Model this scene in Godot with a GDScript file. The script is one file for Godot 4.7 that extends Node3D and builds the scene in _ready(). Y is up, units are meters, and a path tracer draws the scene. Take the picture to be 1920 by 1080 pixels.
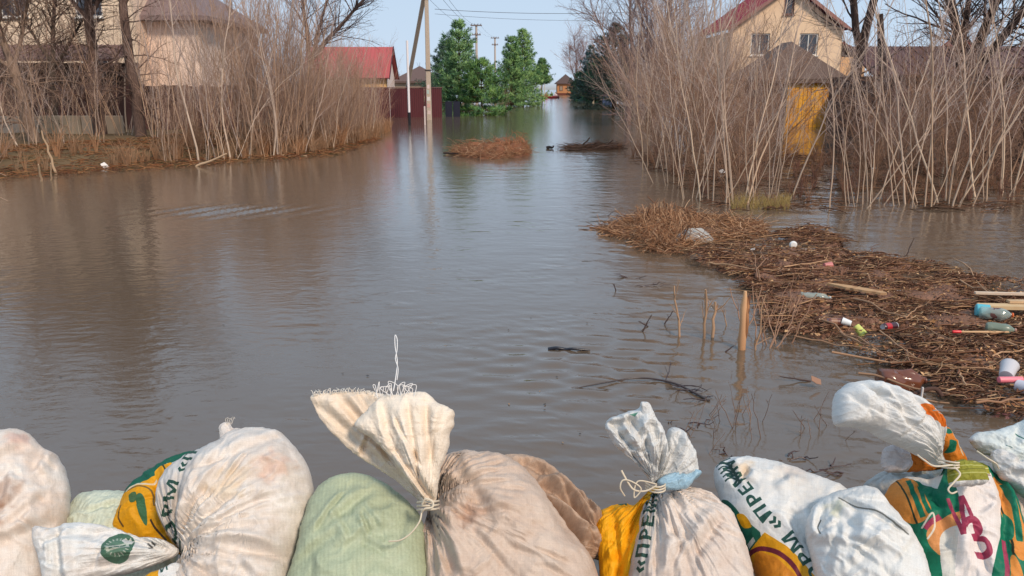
extends Node3D
# A flooded village street seen over a wall of sandbags.

const EYE := 1.9          # camera height above the flood water, metres
const PITCH := 14.0       # degrees the camera looks down
const FOCAL := 1507.0     # focal length for a frame 1920 wide

var rng := RandomNumberGenerator.new()
var used := {}
var smooth_noise := FastNoiseLite.new()
var ridge_noise := FastNoiseLite.new()
var grain_tex: ImageTexture
var weave_tex: ImageTexture
var crinkle_tex: NoiseTexture2D
var bark_tex: NoiseTexture2D
var mats := {}
var stem_pool: Array = []
var brush_pool: Array = []
var cane_pool: Array = []
var tangle_pool: Array = []


class Geo:
	var v := PackedVector3Array()
	var n := PackedVector3Array()
	var c := PackedColorArray()
	var i := PackedInt32Array()
	var uv := PackedVector2Array()

	func tube(p: PackedVector3Array, r: PackedFloat32Array, sides: int, col: Color, col2: Color, capped := false) -> void:
		var count := p.size()
		var base := v.size()
		var side := Vector3.ZERO
		for k in count:
			var d := (p[mini(k + 1, count - 1)] - p[maxi(k - 1, 0)]).normalized()
			if k == 0:
				side = d.cross(Vector3(0.31, 0.11, 0.94)).normalized()
				if side.length() < 0.5:
					side = Vector3(1, 0, 0)
			else:
				side = (side - d * side.dot(d)).normalized()
			var up := d.cross(side)
			var cc := col.lerp(col2, float(k) / (count - 1))
			for s in sides:
				var a := TAU * s / sides
				var o := side * cos(a) + up * sin(a)
				v.append(p[k] + o * r[k])
				n.append(o)
				c.append(cc)
		for k in count - 1:
			for s in sides:
				var a := base + k * sides + s
				var b := base + k * sides + (s + 1) % sides
				i.append_array([a, a + sides, b, b, a + sides, b + sides])
		if capped:
			for e in [0, count - 1]:
				var ring := PackedVector3Array()
				for s in sides:
					ring.append(v[base + e * sides + s])
				poly(ring, p[count - 1 - e], col if e == 0 else col2)

	func poly(p: PackedVector3Array, inside: Vector3, col: Color) -> void:
		var nn := Vector3.ZERO
		for k in range(1, p.size() - 1):
			nn += (p[k] - p[0]).cross(p[k + 1] - p[0])
		nn = nn.normalized()
		var flip := nn.dot(p[0] - inside) < 0.0
		if flip:
			nn = -nn
		var base := v.size()
		for q in p:
			v.append(q)
			n.append(nn)
			c.append(col)
		for k in range(1, p.size() - 1):
			if flip:
				i.append_array([base, base + k, base + k + 1])
			else:
				i.append_array([base, base + k + 1, base + k])

	func facing(p: PackedVector3Array, towards: Vector3, col: Color) -> void:
		poly(p, p[0] - towards, col)

	func box(xf: Transform3D, size: Vector3, b: float, col: Color) -> void:
		var h := size / 2.0
		var mid := xf.origin
		for ax in 3:
			var a1 := (ax + 1) % 3
			var a2 := (ax + 2) % 3
			for s in [-1.0, 1.0]:
				var q := PackedVector3Array()
				for e in [[-1.0, -1.0], [1.0, -1.0], [1.0, 1.0], [-1.0, 1.0]]:
					var w := Vector3.ZERO
					w[ax] = s * h[ax]
					w[a1] = e[0] * (h[a1] - b)
					w[a2] = e[1] * (h[a2] - b)
					q.append(xf * w)
				poly(q, mid, col)
			if b > 0.0:
				for s1 in [-1.0, 1.0]:
					for s2 in [-1.0, 1.0]:
						var q := PackedVector3Array()
						for e in [[-1.0, 0], [1.0, 0], [1.0, 1], [-1.0, 1]]:
							var w := Vector3.ZERO
							w[ax] = e[0] * (h[ax] - b)
							w[a1] = s1 * (h[a1] - (b if e[1] == 1 else 0.0))
							w[a2] = s2 * (h[a2] - (0.0 if e[1] == 1 else b))
							q.append(xf * w)
						poly(q, mid, col)
		if b > 0.0:
			for sx in [-1.0, 1.0]:
				for sy in [-1.0, 1.0]:
					for sz in [-1.0, 1.0]:
						poly(PackedVector3Array([xf * Vector3(sx * h.x, sy * (h.y - b), sz * (h.z - b)), xf * Vector3(sx * (h.x - b), sy * h.y, sz * (h.z - b)), xf * Vector3(sx * (h.x - b), sy * (h.y - b), sz * h.z)]), mid, col)

	func lathe(prof: Array, sides: int, xf: Transform3D, col: Color, squash := 1.0) -> void:
		var base := v.size()
		var m := prof.size()
		for k in m:
			var t: Vector2 = prof[mini(k + 1, m - 1)] - prof[maxi(k - 1, 0)]
			for s in sides + 1:
				var a := TAU * s / sides
				v.append(xf * Vector3(prof[k].x * cos(a), prof[k].y, prof[k].x * sin(a) * squash))
				n.append((xf.basis * Vector3(t.y * cos(a), -t.x, t.y * sin(a))).normalized())
				c.append(col)
		for k in m - 1:
			for s in sides:
				var a := base + k * (sides + 1) + s
				i.append_array([a, a + 1, a + sides + 1, a + 1, a + sides + 2, a + sides + 1])

	func commit() -> ArrayMesh:
		var arrays := []
		arrays.resize(Mesh.ARRAY_MAX)
		arrays[Mesh.ARRAY_VERTEX] = v
		arrays[Mesh.ARRAY_NORMAL] = n
		arrays[Mesh.ARRAY_COLOR] = c
		if uv.size() == v.size():
			arrays[Mesh.ARRAY_TEX_UV] = uv
		arrays[Mesh.ARRAY_INDEX] = i
		var m := ArrayMesh.new()
		m.add_surface_from_arrays(Mesh.PRIMITIVE_TRIANGLES, arrays)
		return m


# ---------------------------------------------------------------- helpers

func s8(r: float, g: float, b: float) -> Color:                  # a surface colour, as linear vertex colour
	return Color(r / 255.0, g / 255.0, b / 255.0).srgb_to_linear()


func look_along(px: float, py: float) -> Vector3:
	return Vector3((px - 960.0) / FOCAL, -(py - 540.0) / FOCAL, -1.0).rotated(Vector3.RIGHT, -deg_to_rad(PITCH))


func at(px: float, py: float, d: float) -> Vector3:              # the point d metres up the street seen at that pixel
	var r := look_along(px, py)
	return Vector3(0, EYE, 0) + r * (d / -r.z)


func level(px: float, py: float, y := 0.0) -> Vector3:           # where that line of sight meets the level y
	var r := look_along(px, py)
	return Vector3(0, EYE, 0) + r * ((y - EYE) / r.y)


func numbered(parent: Node, called: String) -> String:
	var key := str(parent.get_instance_id()) + called
	used[key] = used.get(key, -1) + 1
	return called if used[key] == 0 else "%s_%03d" % [called, used[key]]


func tag(o: Node3D, label: String, category: String, group := "") -> Node3D:
	o.set_meta("label", label)
	o.set_meta("category", category)
	if group:
		o.set_meta("group", group)
	return o


func thing(called: String, label: String, category: String, where := Vector3.ZERO, group := "") -> Node3D:
	var o := Node3D.new()
	o.name = numbered(self, called)
	add_child(o, true)
	o.position = where
	return tag(o, label, category, group)


func put(called: String, m: Mesh, material: Material, parent: Node3D = self) -> MeshInstance3D:
	var o := MeshInstance3D.new()
	o.mesh = m
	o.material_override = material
	o.name = numbered(parent, called)
	parent.add_child(o, true)
	return o


func structure(called: String, m: Mesh, material: Material) -> MeshInstance3D:
	var o := put(called, m, material)
	o.set_meta("kind", "structure")
	return o


func scatter(called: String, m: Mesh, material: Material, where: Array, tints: Array, parent: Node3D = self) -> MultiMeshInstance3D:
	var mm := MultiMesh.new()
	mm.transform_format = MultiMesh.TRANSFORM_3D
	mm.use_colors = true
	mm.mesh = m
	mm.instance_count = where.size()
	for k in where.size():
		mm.set_instance_transform(k, where[k])
		mm.set_instance_color(k, tints[k])
	var o := MultiMeshInstance3D.new()
	o.multimesh = mm
	o.material_override = material
	o.name = numbered(parent, called)
	parent.add_child(o, true)
	o.set_meta("kind", "stuff")
	return o


func plain(key: String, rough := 0.85, spec := 0.4) -> StandardMaterial3D:   # takes its colour from the vertices
	if not mats.has(key):
		var m := StandardMaterial3D.new()
		m.vertex_color_use_as_albedo = true
		m.roughness = rough
		m.metallic_specular = spec
		m.resource_name = key
		mats[key] = m
	return mats[key]


func rnd(a: float, b: float) -> float:
	return rng.randf_range(a, b)


func in_unit() -> Vector3:
	return Vector3(rnd(-1, 1), rnd(-1, 1), rnd(-1, 1))


func make_noise(kind: int, freq: float, octaves: int, seed_: int) -> FastNoiseLite:
	var f := FastNoiseLite.new()
	f.noise_type = FastNoiseLite.TYPE_SIMPLEX_SMOOTH
	f.fractal_type = kind
	f.fractal_octaves = octaves
	f.frequency = freq
	f.seed = seed_
	return f


func noise_texture(f: FastNoiseLite, side: int, normal := false, strength := 4.0) -> NoiseTexture2D:
	var t := NoiseTexture2D.new()
	t.noise = f
	t.width = side
	t.height = side
	t.seamless = true
	t.as_normal_map = normal
	t.bump_strength = strength
	return t


func line(a: Vector3, b: Vector3, steps: int, wobble: float) -> PackedVector3Array:
	var p := PackedVector3Array()
	for k in steps + 1:
		var t := float(k) / steps
		p.append(a.lerp(b, t) + in_unit() * wobble * (1.0 if k > 0 and k < steps else 0.0))
	return p


func taper(count: int, r0: float, r1: float) -> PackedFloat32Array:
	var r := PackedFloat32Array()
	for k in count:
		r.append(lerpf(r0, r1, float(k) / (count - 1)))
	return r


func curve3(p: Array, per := 6) -> PackedVector3Array:            # a smooth line through the points
	var out := PackedVector3Array()
	var m := p.size()
	for k in m - 1:
		for s in per:
			var t := float(s) / per
			var p0: Vector3 = p[maxi(k - 1, 0)]
			var p1: Vector3 = p[k]
			var p2: Vector3 = p[k + 1]
			var p3: Vector3 = p[mini(k + 2, m - 1)]
			out.append(p1.cubic_interpolate(p2, p0, p3, t))
	out.append(p[m - 1])
	return out


func upright(where: Vector3, turn := 0.0, size := 1.0) -> Transform3D:
	return Transform3D(Basis(Vector3.UP, turn).scaled(Vector3.ONE * size), where)


func along(from: Vector3, to: Vector3) -> Transform3D:            # y axis runs from one point to the other
	var y := (to - from).normalized()
	var x := y.cross(Vector3(0.2, 0.1, 0.97)).normalized()
	return Transform3D(Basis(x, y, x.cross(y)), from)


# ---------------------------------------------------------------- scene

func _ready() -> void:
	rng.seed = 20240411
	var cam := Camera3D.new()
	cam.name = "camera"
	cam.fov = 2.0 * rad_to_deg(atan(540.0 / FOCAL))
	cam.position = Vector3(0, EYE, 0)
	cam.rotation_degrees = Vector3(-PITCH, 0, 0)
	cam.near = 0.05
	cam.far = 1500.0
	add_child(cam)
	cam.current = true

	var sky := ProceduralSkyMaterial.new()
	sky.sky_top_color = Color8(166, 192, 218)
	sky.sky_horizon_color = Color8(190, 206, 223)
	sky.sky_curve = 0.12
	sky.ground_horizon_color = Color8(150, 140, 125)
	sky.ground_bottom_color = Color8(90, 80, 68)
	sky.sun_angle_max = 20.0
	var env := Environment.new()
	env.background_mode = Environment.BG_SKY
	env.sky = Sky.new()
	env.sky.sky_material = sky
	env.tonemap_mode = Environment.TONE_MAPPER_LINEAR
	env.tonemap_exposure = 1.22
	env.sdfgi_enabled = true
	env.ssao_enabled = true
	env.ssil_enabled = true
	var we := WorldEnvironment.new()
	we.name = "air"
	we.environment = env
	add_child(we)

	var sun := DirectionalLight3D.new()
	sun.name = "sun"
	sun.light_energy = 0.78
	sun.light_color = Color(1.0, 0.93, 0.85)
	sun.light_angular_distance = 9.0
	sun.shadow_enabled = true
	sun.rotation_degrees = Vector3(-40, 32, 0)    # from behind the camera, over its right shoulder, softened by thin haze
	add_child(sun)

	smooth_noise = make_noise(FastNoiseLite.FRACTAL_FBM, 1.0, 3, 11)
	ridge_noise = make_noise(FastNoiseLite.FRACTAL_RIDGED, 1.0, 3, 23)
	build_ground()
	build_water()
	build_far_end()
	build_houses()
	build_fences_and_poles()
	build_trees()
	build_thickets()
	build_floating_debris()
	build_litter()
	build_drift()
	build_sandbags()


# ---------------------------------------------------------------- ground and water

const BANK := [[-70.0, -14.0], [-11.6, -17.6], [-8.9, -20.2], [-5.9, -23.6], [-5.3, -35.0], [-8.0, -42.0], [-70.0, -42.0]]

func bank_depth(x: float, z: float) -> float:                      # how far inside the left bank, negative outside
	var p := PackedVector2Array()
	for b in BANK:
		p.append(Vector2(b[0], b[1]))
	var q := Vector2(x, z)
	var best := 1e9
	for k in p.size():
		best = minf(best, q.distance_to(Geometry2D.get_closest_point_to_segment(q, p[k], p[(k + 1) % p.size()])))
	return best if Geometry2D.is_point_in_polygon(q, p) else -best


func land(x: float, z: float) -> float:
	var y := -0.6 + 0.06 * smooth_noise.get_noise_2d(x * 0.3, z * 0.3)
	y += 0.9 * smoothstep(-1.0, 2.6, bank_depth(x, z) + 0.9 * smooth_noise.get_noise_2d(x * 0.35, z * 0.35))
	return y


func build_ground() -> void:
	var g := Geo.new()
	var xs := []
	var zs := []
	var x := -26.0
	while x <= 12.0:
		xs.append(x)
		x += 0.5
	for e in [14, 18, 24, 34, 60, 120, 260, 600]:
		xs.append(float(e))
	for e in [-30, -40, -60, -120, -260, -600]:
		xs.push_front(float(e))
	var z := -44.0
	while z <= -12.0:
		zs.append(z)
		z += 0.5
	for e in [-9, -6, -4.6]:
		zs.append(float(e))
	for e in [-50, -60, -80, -120, -200, -350, -700]:
		zs.push_front(float(e))
	for zz in zs:
		for xx in xs:
			g.v.append(Vector3(xx, land(xx, zz), zz))
			var e := 0.25
			g.n.append(Vector3(land(xx - e, zz) - land(xx + e, zz), 2 * e, land(xx, zz - e) - land(xx, zz + e)).normalized())
			var k := 0.5 + 0.5 * smooth_noise.get_noise_2d(xx * 1.7, zz * 1.7)
			g.c.append(s8(96, 74, 58).lerp(s8(122, 104, 76), k))
	var w := xs.size()
	for r in zs.size() - 1:
		for q in w - 1:
			var a := r * w + q
			g.i.append_array([a, a + 1, a + w, a + 1, a + w + 1, a + w])
	structure("ground", g.commit(), plain("soil", 0.95, 0.2))

	# the earth dyke that carries the sandbags and the photographer
	var d := Geo.new()
	var prof := [[6.0, 0.3], [1.0, 0.32], [-0.9, 0.36], [-1.4, 0.52], [-1.95, 0.52], [-2.2, 0.3], [-2.6, -0.2], [-3.4, -0.75], [-4.6, -0.9]]
	var cols := 90
	for p in prof:
		for q in cols + 1:
			var xx := -30.0 + 60.0 * q / cols
			d.v.append(Vector3(xx, p[1] + 0.04 * smooth_noise.get_noise_2d(xx * 2.0, p[0] * 3.0), p[0]))
			d.n.append(Vector3(0, 1, 0))
			d.c.append(s8(104, 84, 66).lerp(s8(80, 66, 52), 0.5 + 0.5 * smooth_noise.get_noise_2d(xx * 1.3, p[0] * 2.0)))
	for r in prof.size() - 1:
		for q in cols:
			var a := r * (cols + 1) + q
			d.i.append_array([a, a + cols + 1, a + 1, a + 1, a + cols + 1, a + cols + 2])
	structure("dyke_ground", d.commit(), plain("soil", 0.95, 0.2))


func wave(x: float, z: float) -> float:
	# calmer towards the left bank, livelier along the middle of the street
	var calm := smoothstep(-3.0, 0.8, x + 0.12 * (z + 6.0) + 1.2 * smooth_noise.get_noise_2d(x * 0.35 + 9.0, z * 0.25))
	var patchy := 0.08 + 1.3 * smoothstep(-0.32, 0.3, smooth_noise.get_noise_2d(x * 0.42 + 0.25 * z, z * 0.38 + 40.0))
	var fade := 1.0 / (1.0 + absf(z) * 0.02)
	var h := 0.0045 * smooth_noise.get_noise_2d(x * 0.55, z * 1.5) * (0.4 + calm)
	h += 0.0062 * smooth_noise.get_noise_2d(x * 1.5 + 3.0, z * 4.3 + 0.9 * x) * patchy * (0.12 + calm)
	h += 0.0034 * smooth_noise.get_noise_2d(x * 4.0, z * 9.0 - 1.7 * x) * patchy * (0.1 + calm)
	# seams where currents meet
	h += 0.005 * calm * pow(maxf(0.0, ridge_noise.get_noise_2d(x * 0.3 + z * 0.42, z * 0.75 - x * 0.22)), 4.0)
	# crossing wakes off the snags, middle distance
	var m := exp(-pow((x - 0.55) / 0.9, 2.0) - pow((z + 5.3) / 0.9, 2.0))
	h += 0.006 * m * (sin(TAU * (z * 4.6 + x * 1.5 + smooth_noise.get_noise_2d(x, z) * 0.6)) + sin(TAU * (z * 4.1 - x * 1.7)))
	# a short train of standing ripples in front of the bank
	var t := exp(-pow((x + 4.4) / 1.0, 2.0) - pow((z + 12.7) / 0.6, 2.0))
	h += 0.032 * t * sin(TAU * (x * 2.1 + (z + 12.7) * 1.0))
	return h * fade


func build_water() -> void:
	var g := Geo.new()
	var rows := []
	var d := 2.45
	while d < 700.0:
		rows.append(d)
		d *= 1.0085
	var cols := 360
	for dd in rows:
		var half: float = 4.5 + 0.95 * dd
		for q in cols + 1:
			var x := -half + 2.0 * half * q / cols
			var z: float = -dd
			var e: float = clampf(0.004 * dd, 0.012, 0.2)
			g.v.append(Vector3(x, wave(x, z) if dd < 60.0 else 0.0, z))
			if dd < 60.0:
				g.n.append(Vector3(wave(x - e, z) - wave(x + e, z), 2.0 * e, wave(x, z - e) - wave(x, z + e)).normalized())
			else:
				g.n.append(Vector3.UP)
			g.c.append(Color.WHITE)
	for r in rows.size() - 1:
		for q in cols:
			var a: int = r * (cols + 1) + q
			g.i.append_array([a, a + cols + 1, a + 1, a + 1, a + cols + 1, a + cols + 2])
	var m := StandardMaterial3D.new()
	m.resource_name = "muddy_water"
	m.albedo_color = Color(0.128, 0.088, 0.058).linear_to_srgb()
	m.roughness = 0.09
	m.metallic_specular = 0.6
	m.normal_enabled = true
	m.normal_texture = noise_texture(make_noise(FastNoiseLite.FRACTAL_FBM, 0.012, 4, 5), 1024, true, 6.0)
	m.normal_scale = 0.2
	m.uv1_triplanar = true
	m.uv1_world_triplanar = true
	m.uv1_scale = Vector3(0.28, 0.5, 0.62)
	structure("flood_water", g.commit(), m)


# ---------------------------------------------------------------- far end of the street

func ground_wood(g: Geo, from: Vector3, height: float, r: float, col: Color, col2: Color, spread: float, n: int) -> void:
	# a bare crown of upright limbs and fine twigs
	grow(g, from, Vector3(rnd(-0.08, 0.08), 1, rnd(-0.05, 0.05)), height, r, 0, {"levels": 3, "seg": [8, 5, 4, 3], "kids": [n, 6, 4], "angle": spread, "len": [0.42, 0.5, 0.5], "start": 0.22, "rise": 0.1, "sides": [6, 4, 3, 3]}, col, col2)


func build_far_end() -> void:
	# orange timber house that closes the street
	var h := thing("timber_house", "small orange timber house with dark hipped roof closing the far end of the street", "house", Vector3(14.3, 0, -222))
	var w := Geo.new()
	w.box(upright(Vector3(0, 1.1, 0)), Vector3(4.6, 3.8, 5), 0.0, s8(188, 130, 88))
	put("wall", w.commit(), plain("planks"), h)
	var b := Geo.new()
	b.box(upright(Vector3(0, -0.1, 0)), Vector3(4.8, 1.2, 5.2), 0.0, s8(105, 60, 48))
	put("plinth", b.commit(), plain("planks"), h)
	var r := Geo.new()
	hip_roof(r, 5.6, 6.0, 3.0, 2.4, 0.8, s8(88, 70, 66))
	put("roof", r.commit(), plain("roofing", 0.7), h)
	for sx in [-1.3, 0.75]:
		var f := Geo.new()
		f.box(upright(Vector3(sx, 1.7, 2.54)), Vector3(0.95, 1.3, 0.1), 0.02, s8(120, 84, 60))
		var win := put("window", f.commit(), plain("paint", 0.5), h)
		var pn := Geo.new()
		pn.box(upright(Vector3(sx, 1.7, 2.6)), Vector3(0.7, 1.05, 0.04), 0.0, s8(150, 130, 110))
		put("pane", pn.commit(), plain("glass", 0.15, 0.6), win)

	# rescue dinghy with three people
	var bp := level(1031, 184)
	var boat := thing("inflatable_boat", "red and black inflatable dinghy carrying people far up the flooded street", "boat", bp)
	for s in [-1.0, 1.0]:
		var t := Geo.new()
		var pts := curve3([Vector3(-1.75, 0.35, 0.12 * s), Vector3(-1.2, 0.24, 0.5 * s), Vector3(0.3, 0.2, 0.7 * s), Vector3(1.7, 0.22, 0.7 * s)], 6)
		t.tube(pts, taper(pts.size(), 0.24, 0.24), 10, s8(196, 40, 50), s8(30, 28, 32), true)
		put("float_tube", t.commit(), plain("rubber", 0.5), boat)
	var fl := Geo.new()
	fl.box(upright(Vector3(0.3, 0.08, 0)), Vector3(2.8, 0.08, 1.1), 0.02, s8(40, 38, 40))
	put("floor_board", fl.commit(), plain("rubber", 0.5), boat)
	var tr := Geo.new()
	tr.box(upright(Vector3(1.66, 0.3, 0)), Vector3(0.08, 0.4, 1.0), 0.02, s8(35, 35, 38))
	put("transom", tr.commit(), plain("rubber", 0.5), boat)
	seated_person(bp + Vector3(-0.65, 0.2, 0.1), s8(190, 80, 86), s8(70, 55, 50), "person in a reddish jacket sitting at the bow of the dinghy")
	seated_person(bp + Vector3(0.3, 0.25, -0.1), s8(28, 28, 36), s8(30, 26, 26), "person in black sitting in the middle of the dinghy")
	seated_person(bp + Vector3(1.05, 0.2, 0.2), s8(200, 180, 176), s8(60, 48, 44), "person in a pale jacket sitting at the stern of the dinghy")

	# a far-off wood on both sides, one mass
	var g := Geo.new()
	ground_wood(g, Vector3.ZERO, 9.0, 0.16, s8(120, 104, 98), s8(140, 112, 108), 0.5, 18)
	var where := []
	var tints := []
	for k in 190:
		var x := rnd(-190, 190)
		if absf(x - 8.0) < 26.0:
			x += 60.0 * signf(x - 8.0)
		where.append(upright(Vector3(x, -0.4, rnd(-330, -240)), rnd(0, TAU), rnd(0.7, 1.25)))
		tints.append(Color(rnd(0.7, 1.0), rnd(0.65, 0.9), rnd(0.65, 0.95)))
	var wood := scatter("distant_woods", g.commit(), plain("bark"), where, tints)
	tag(wood, "grey band of bare woodland on the horizon beyond the village", "woods")


func seated_person(where: Vector3, coat: Color, hair: Color, label: String) -> void:
	var p := thing("person", label, "person", where, "people in the dinghy")
	var g := Geo.new()
	var prof := [Vector2(0.0, 0.0), Vector2(0.2, 0.03), Vector2(0.23, 0.12), Vector2(0.2, 0.28), Vector2(0.22, 0.46), Vector2(0.19, 0.56), Vector2(0.09, 0.61), Vector2(0.06, 0.65), Vector2(0.065, 0.68), Vector2(0.095, 0.73), Vector2(0.105, 0.8), Vector2(0.09, 0.87), Vector2(0.05, 0.91), Vector2(0.0, 0.92)]
	g.lathe(prof, 12, Transform3D(), coat, 0.72)
	for s in [-1.0, 1.0]:
		var arm := curve3([Vector3(0.2 * s, 0.5, 0), Vector3(0.27 * s, 0.3, 0.05), Vector3(0.16 * s, 0.16, 0.25)], 4)
		g.tube(arm, taper(arm.size(), 0.065, 0.045), 7, coat, coat, true)
		var leg := curve3([Vector3(0.1 * s, 0.06, 0.05), Vector3(0.13 * s, 0.22, 0.4), Vector3(0.12 * s, -0.1, 0.5)], 4)
		g.tube(leg, taper(leg.size(), 0.085, 0.055), 7, s8(45, 44, 50), s8(45, 44, 50), true)
	for k in g.v.size():
		if g.v[k].y > 0.66 and absf(g.v[k].x) < 0.12:
			g.c[k] = hair if g.v[k].y > 0.82 or g.v[k].z < -0.02 else s8(196, 150, 128)
	put("body", g.commit(), plain("cloth"), p)


# ---------------------------------------------------------------- buildings

func hip_roof(g: Geo, w: float, l: float, base: float, rise: float, ridge: float, col: Color) -> void:
	var a := Vector3(-w / 2, base, l / 2)
	var b := Vector3(w / 2, base, l / 2)
	var c := Vector3(w / 2, base, -l / 2)
	var d := Vector3(-w / 2, base, -l / 2)
	var along_x := w > l
	var r0 := Vector3(-ridge / 2, base + rise, 0) if along_x else Vector3(0, base + rise, ridge / 2)
	var r1 := Vector3(ridge / 2, base + rise, 0) if along_x else Vector3(0, base + rise, -ridge / 2)
	var mid := Vector3(0, base + 0.1, 0)
	if along_x:
		g.poly(PackedVector3Array([a, b, r1, r0]), mid, col)
		g.poly(PackedVector3Array([d, c, r1, r0]), mid, col)
		g.poly(PackedVector3Array([b, c, r1]), mid, col)
		g.poly(PackedVector3Array([a, d, r0]), mid, col)
	else:
		g.poly(PackedVector3Array([a, b, r0]), mid, col)
		g.poly(PackedVector3Array([d, c, r1]), mid, col)
		g.poly(PackedVector3Array([b, c, r1, r0]), mid, col)
		g.poly(PackedVector3Array([a, d, r1, r0]), mid, col)
	g.box(upright(Vector3(0, base - 0.1, 0)), Vector3(w, 0.18, l), 0.0, col)


func slope_sheet(g: Geo, a: Vector3, b: Vector3, c: Vector3, d: Vector3, thick: float, ribs: int, col: Color) -> void:
	# a roof slope a-b (eave) c-d (ridge) of metal sheet with raised seams
	var nn := (b - a).cross(d - a).normalized()
	if nn.y < 0.0:
		nn = -nn
	var mid := (a + b + c + d) / 4.0 - nn * thick * 0.5
	var low := [a - nn * thick, b - nn * thick, c - nn * thick, d - nn * thick]
	g.poly(PackedVector3Array([a, b, c, d]), mid, col)
	g.poly(PackedVector3Array(low), mid, col)
	var top := [a, b, c, d]
	for k in 4:
		g.poly(PackedVector3Array([top[k], top[(k + 1) % 4], low[(k + 1) % 4], low[k]]), mid, col)
	for k in ribs:
		var t := (k + 0.5) / ribs
		var e := a.lerp(b, t) + nn * 0.015
		var f := d.lerp(c, t) + nn * 0.015
		g.box(Transform3D(Basis((f - e).normalized(), nn, (f - e).normalized().cross(nn)), (e + f) / 2.0), Vector3(e.distance_to(f), 0.03, 0.04), 0.0, col)


func holed_wall(g: Geo, w: float, h: float, holes: Array, thick: float, col: Color) -> void:
	# a wall in the plane z = 0, from x 0..w and y 0..h, with window openings [x, y, w, h] and their reveals
	var xs := [0.0, w]
	var ys := [0.0, h]
	for o in holes:
		for e in [o[0], o[0] + o[2]]:
			if not xs.has(e):
				xs.append(e)
		for e in [o[1], o[1] + o[3]]:
			if not ys.has(e):
				ys.append(e)
	xs.sort()
	ys.sort()
	for a in xs.size() - 1:
		for b in ys.size() - 1:
			var m := Vector2((xs[a] + xs[a + 1]) / 2.0, (ys[b] + ys[b + 1]) / 2.0)
			var open := false
			for o in holes:
				open = open or Rect2(o[0], o[1], o[2], o[3]).has_point(m)
			if open:
				continue
			for zz in [0.0, -thick]:
				g.facing(PackedVector3Array([Vector3(xs[a], ys[b], zz), Vector3(xs[a + 1], ys[b], zz), Vector3(xs[a + 1], ys[b + 1], zz), Vector3(xs[a], ys[b + 1], zz)]), Vector3(0, 0, 1 if zz == 0.0 else -1), col)
	for e in [0.0, w]:
		g.facing(PackedVector3Array([Vector3(e, 0, 0), Vector3(e, h, 0), Vector3(e, h, -thick), Vector3(e, 0, -thick)]), Vector3(-1 if e == 0.0 else 1, 0, 0), col)
	for o in holes:
		var x0: float = o[0]
		var y0: float = o[1]
		var x1: float = o[0] + o[2]
		var y1: float = o[1] + o[3]
		var q := [Vector3(x0, y0, 0), Vector3(x1, y0, 0), Vector3(x1, y1, 0), Vector3(x0, y1, 0)]
		var mid := Vector3((x0 + x1) / 2, (y0 + y1) / 2, -thick / 2)
		for k in 4:
			var e: Vector3 = q[k]
			var f: Vector3 = q[(k + 1) % 4]
			g.facing(PackedVector3Array([e, f, f + Vector3(0, 0, -thick), e + Vector3(0, 0, -thick)]), mid - (e + f) / 2.0, col)


func window_in(parent: Node3D, o: Array, origin: Vector3, frame: Color, cross := true) -> void:
	# frame, glazing bar and pane set back in the opening [x, y, w, h]
	var g := Geo.new()
	var t := 0.09
	var z := -0.12
	g.box(upright(origin + Vector3(o[0] + o[2] / 2, o[1] + t / 2, z)), Vector3(o[2], t, 0.07), 0.01, frame)
	g.box(upright(origin + Vector3(o[0] + o[2] / 2, o[1] + o[3] - t / 2, z)), Vector3(o[2], t, 0.07), 0.01, frame)
	for s in [t / 2, o[2] - t / 2]:
		g.box(upright(origin + Vector3(o[0] + s, o[1] + o[3] / 2, z)), Vector3(t, o[3] - 2 * t, 0.07), 0.01, frame)
	if cross:
		g.box(upright(origin + Vector3(o[0] + o[2] / 2, o[1] + o[3] / 2, z)), Vector3(0.06, o[3] - 2 * t, 0.06), 0.01, frame)
	var win := put("window", g.commit(), plain("paint", 0.5), parent)
	var p := Geo.new()
	p.box(upright(origin + Vector3(o[0] + o[2] / 2, o[1] + o[3] / 2, z - 0.02)), Vector3(o[2] - 2 * t, o[3] - 2 * t, 0.015), 0.0, s8(62, 66, 74))
	put("pane", p.commit(), plain("glass", 0.08, 0.6), win)
	var sl := Geo.new()
	sl.box(upright(origin + Vector3(o[0] + o[2] / 2, o[1] - 0.03, 0.05)), Vector3(o[2] + 0.14, 0.05, 0.14), 0.01, frame)
	put("sill", sl.commit(), plain("paint", 0.5), win)


func build_houses() -> void:
	gable_house()
	cream_house()
	red_roof_house()
	# a brown-roofed house between the fence and the pines
	var h := thing("small_house", "low house with brown roof showing above the metal fence", "house", Vector3(-10.6, 0, -96))
	var w := Geo.new()
	w.box(upright(Vector3(0, 0.8, 0)), Vector3(5.2, 3.6, 6), 0.0, s8(170, 150, 128))
	put("wall", w.commit(), plain("plaster"), h)
	var r := Geo.new()
	hip_roof(r, 6.0, 6.8, 2.6, 1.7, 1.0, s8(104, 84, 78))
	put("roof", r.commit(), plain("roofing", 0.7), h)
	# red roofs beyond the thicket
	for e in [[1796.0, 66.0, "faded red", s8(176, 76, 68), 74.0], [1905.0, 92.0, "dull maroon", s8(120, 44, 48), 58.0]]:
		var top := at(e[0], e[1], e[4])
		var hh := thing("outbuilding", "%s roofed house half hidden behind the bare willow stems" % e[2], "house", Vector3(top.x, 0, top.z))
		var ww := Geo.new()
		ww.box(upright(Vector3(0, 1.0, 0)), Vector3(5.5, 3.4, 6), 0.0, s8(120, 92, 80))
		put("wall", ww.commit(), plain("plaster"), hh)
		var rr := Geo.new()
		hip_roof(rr, 6.6, 7.0, 2.75, top.y - 2.75, 0.8, e[3])
		put("roof", rr.commit(), plain("roofing", 0.7), hh)


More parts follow.
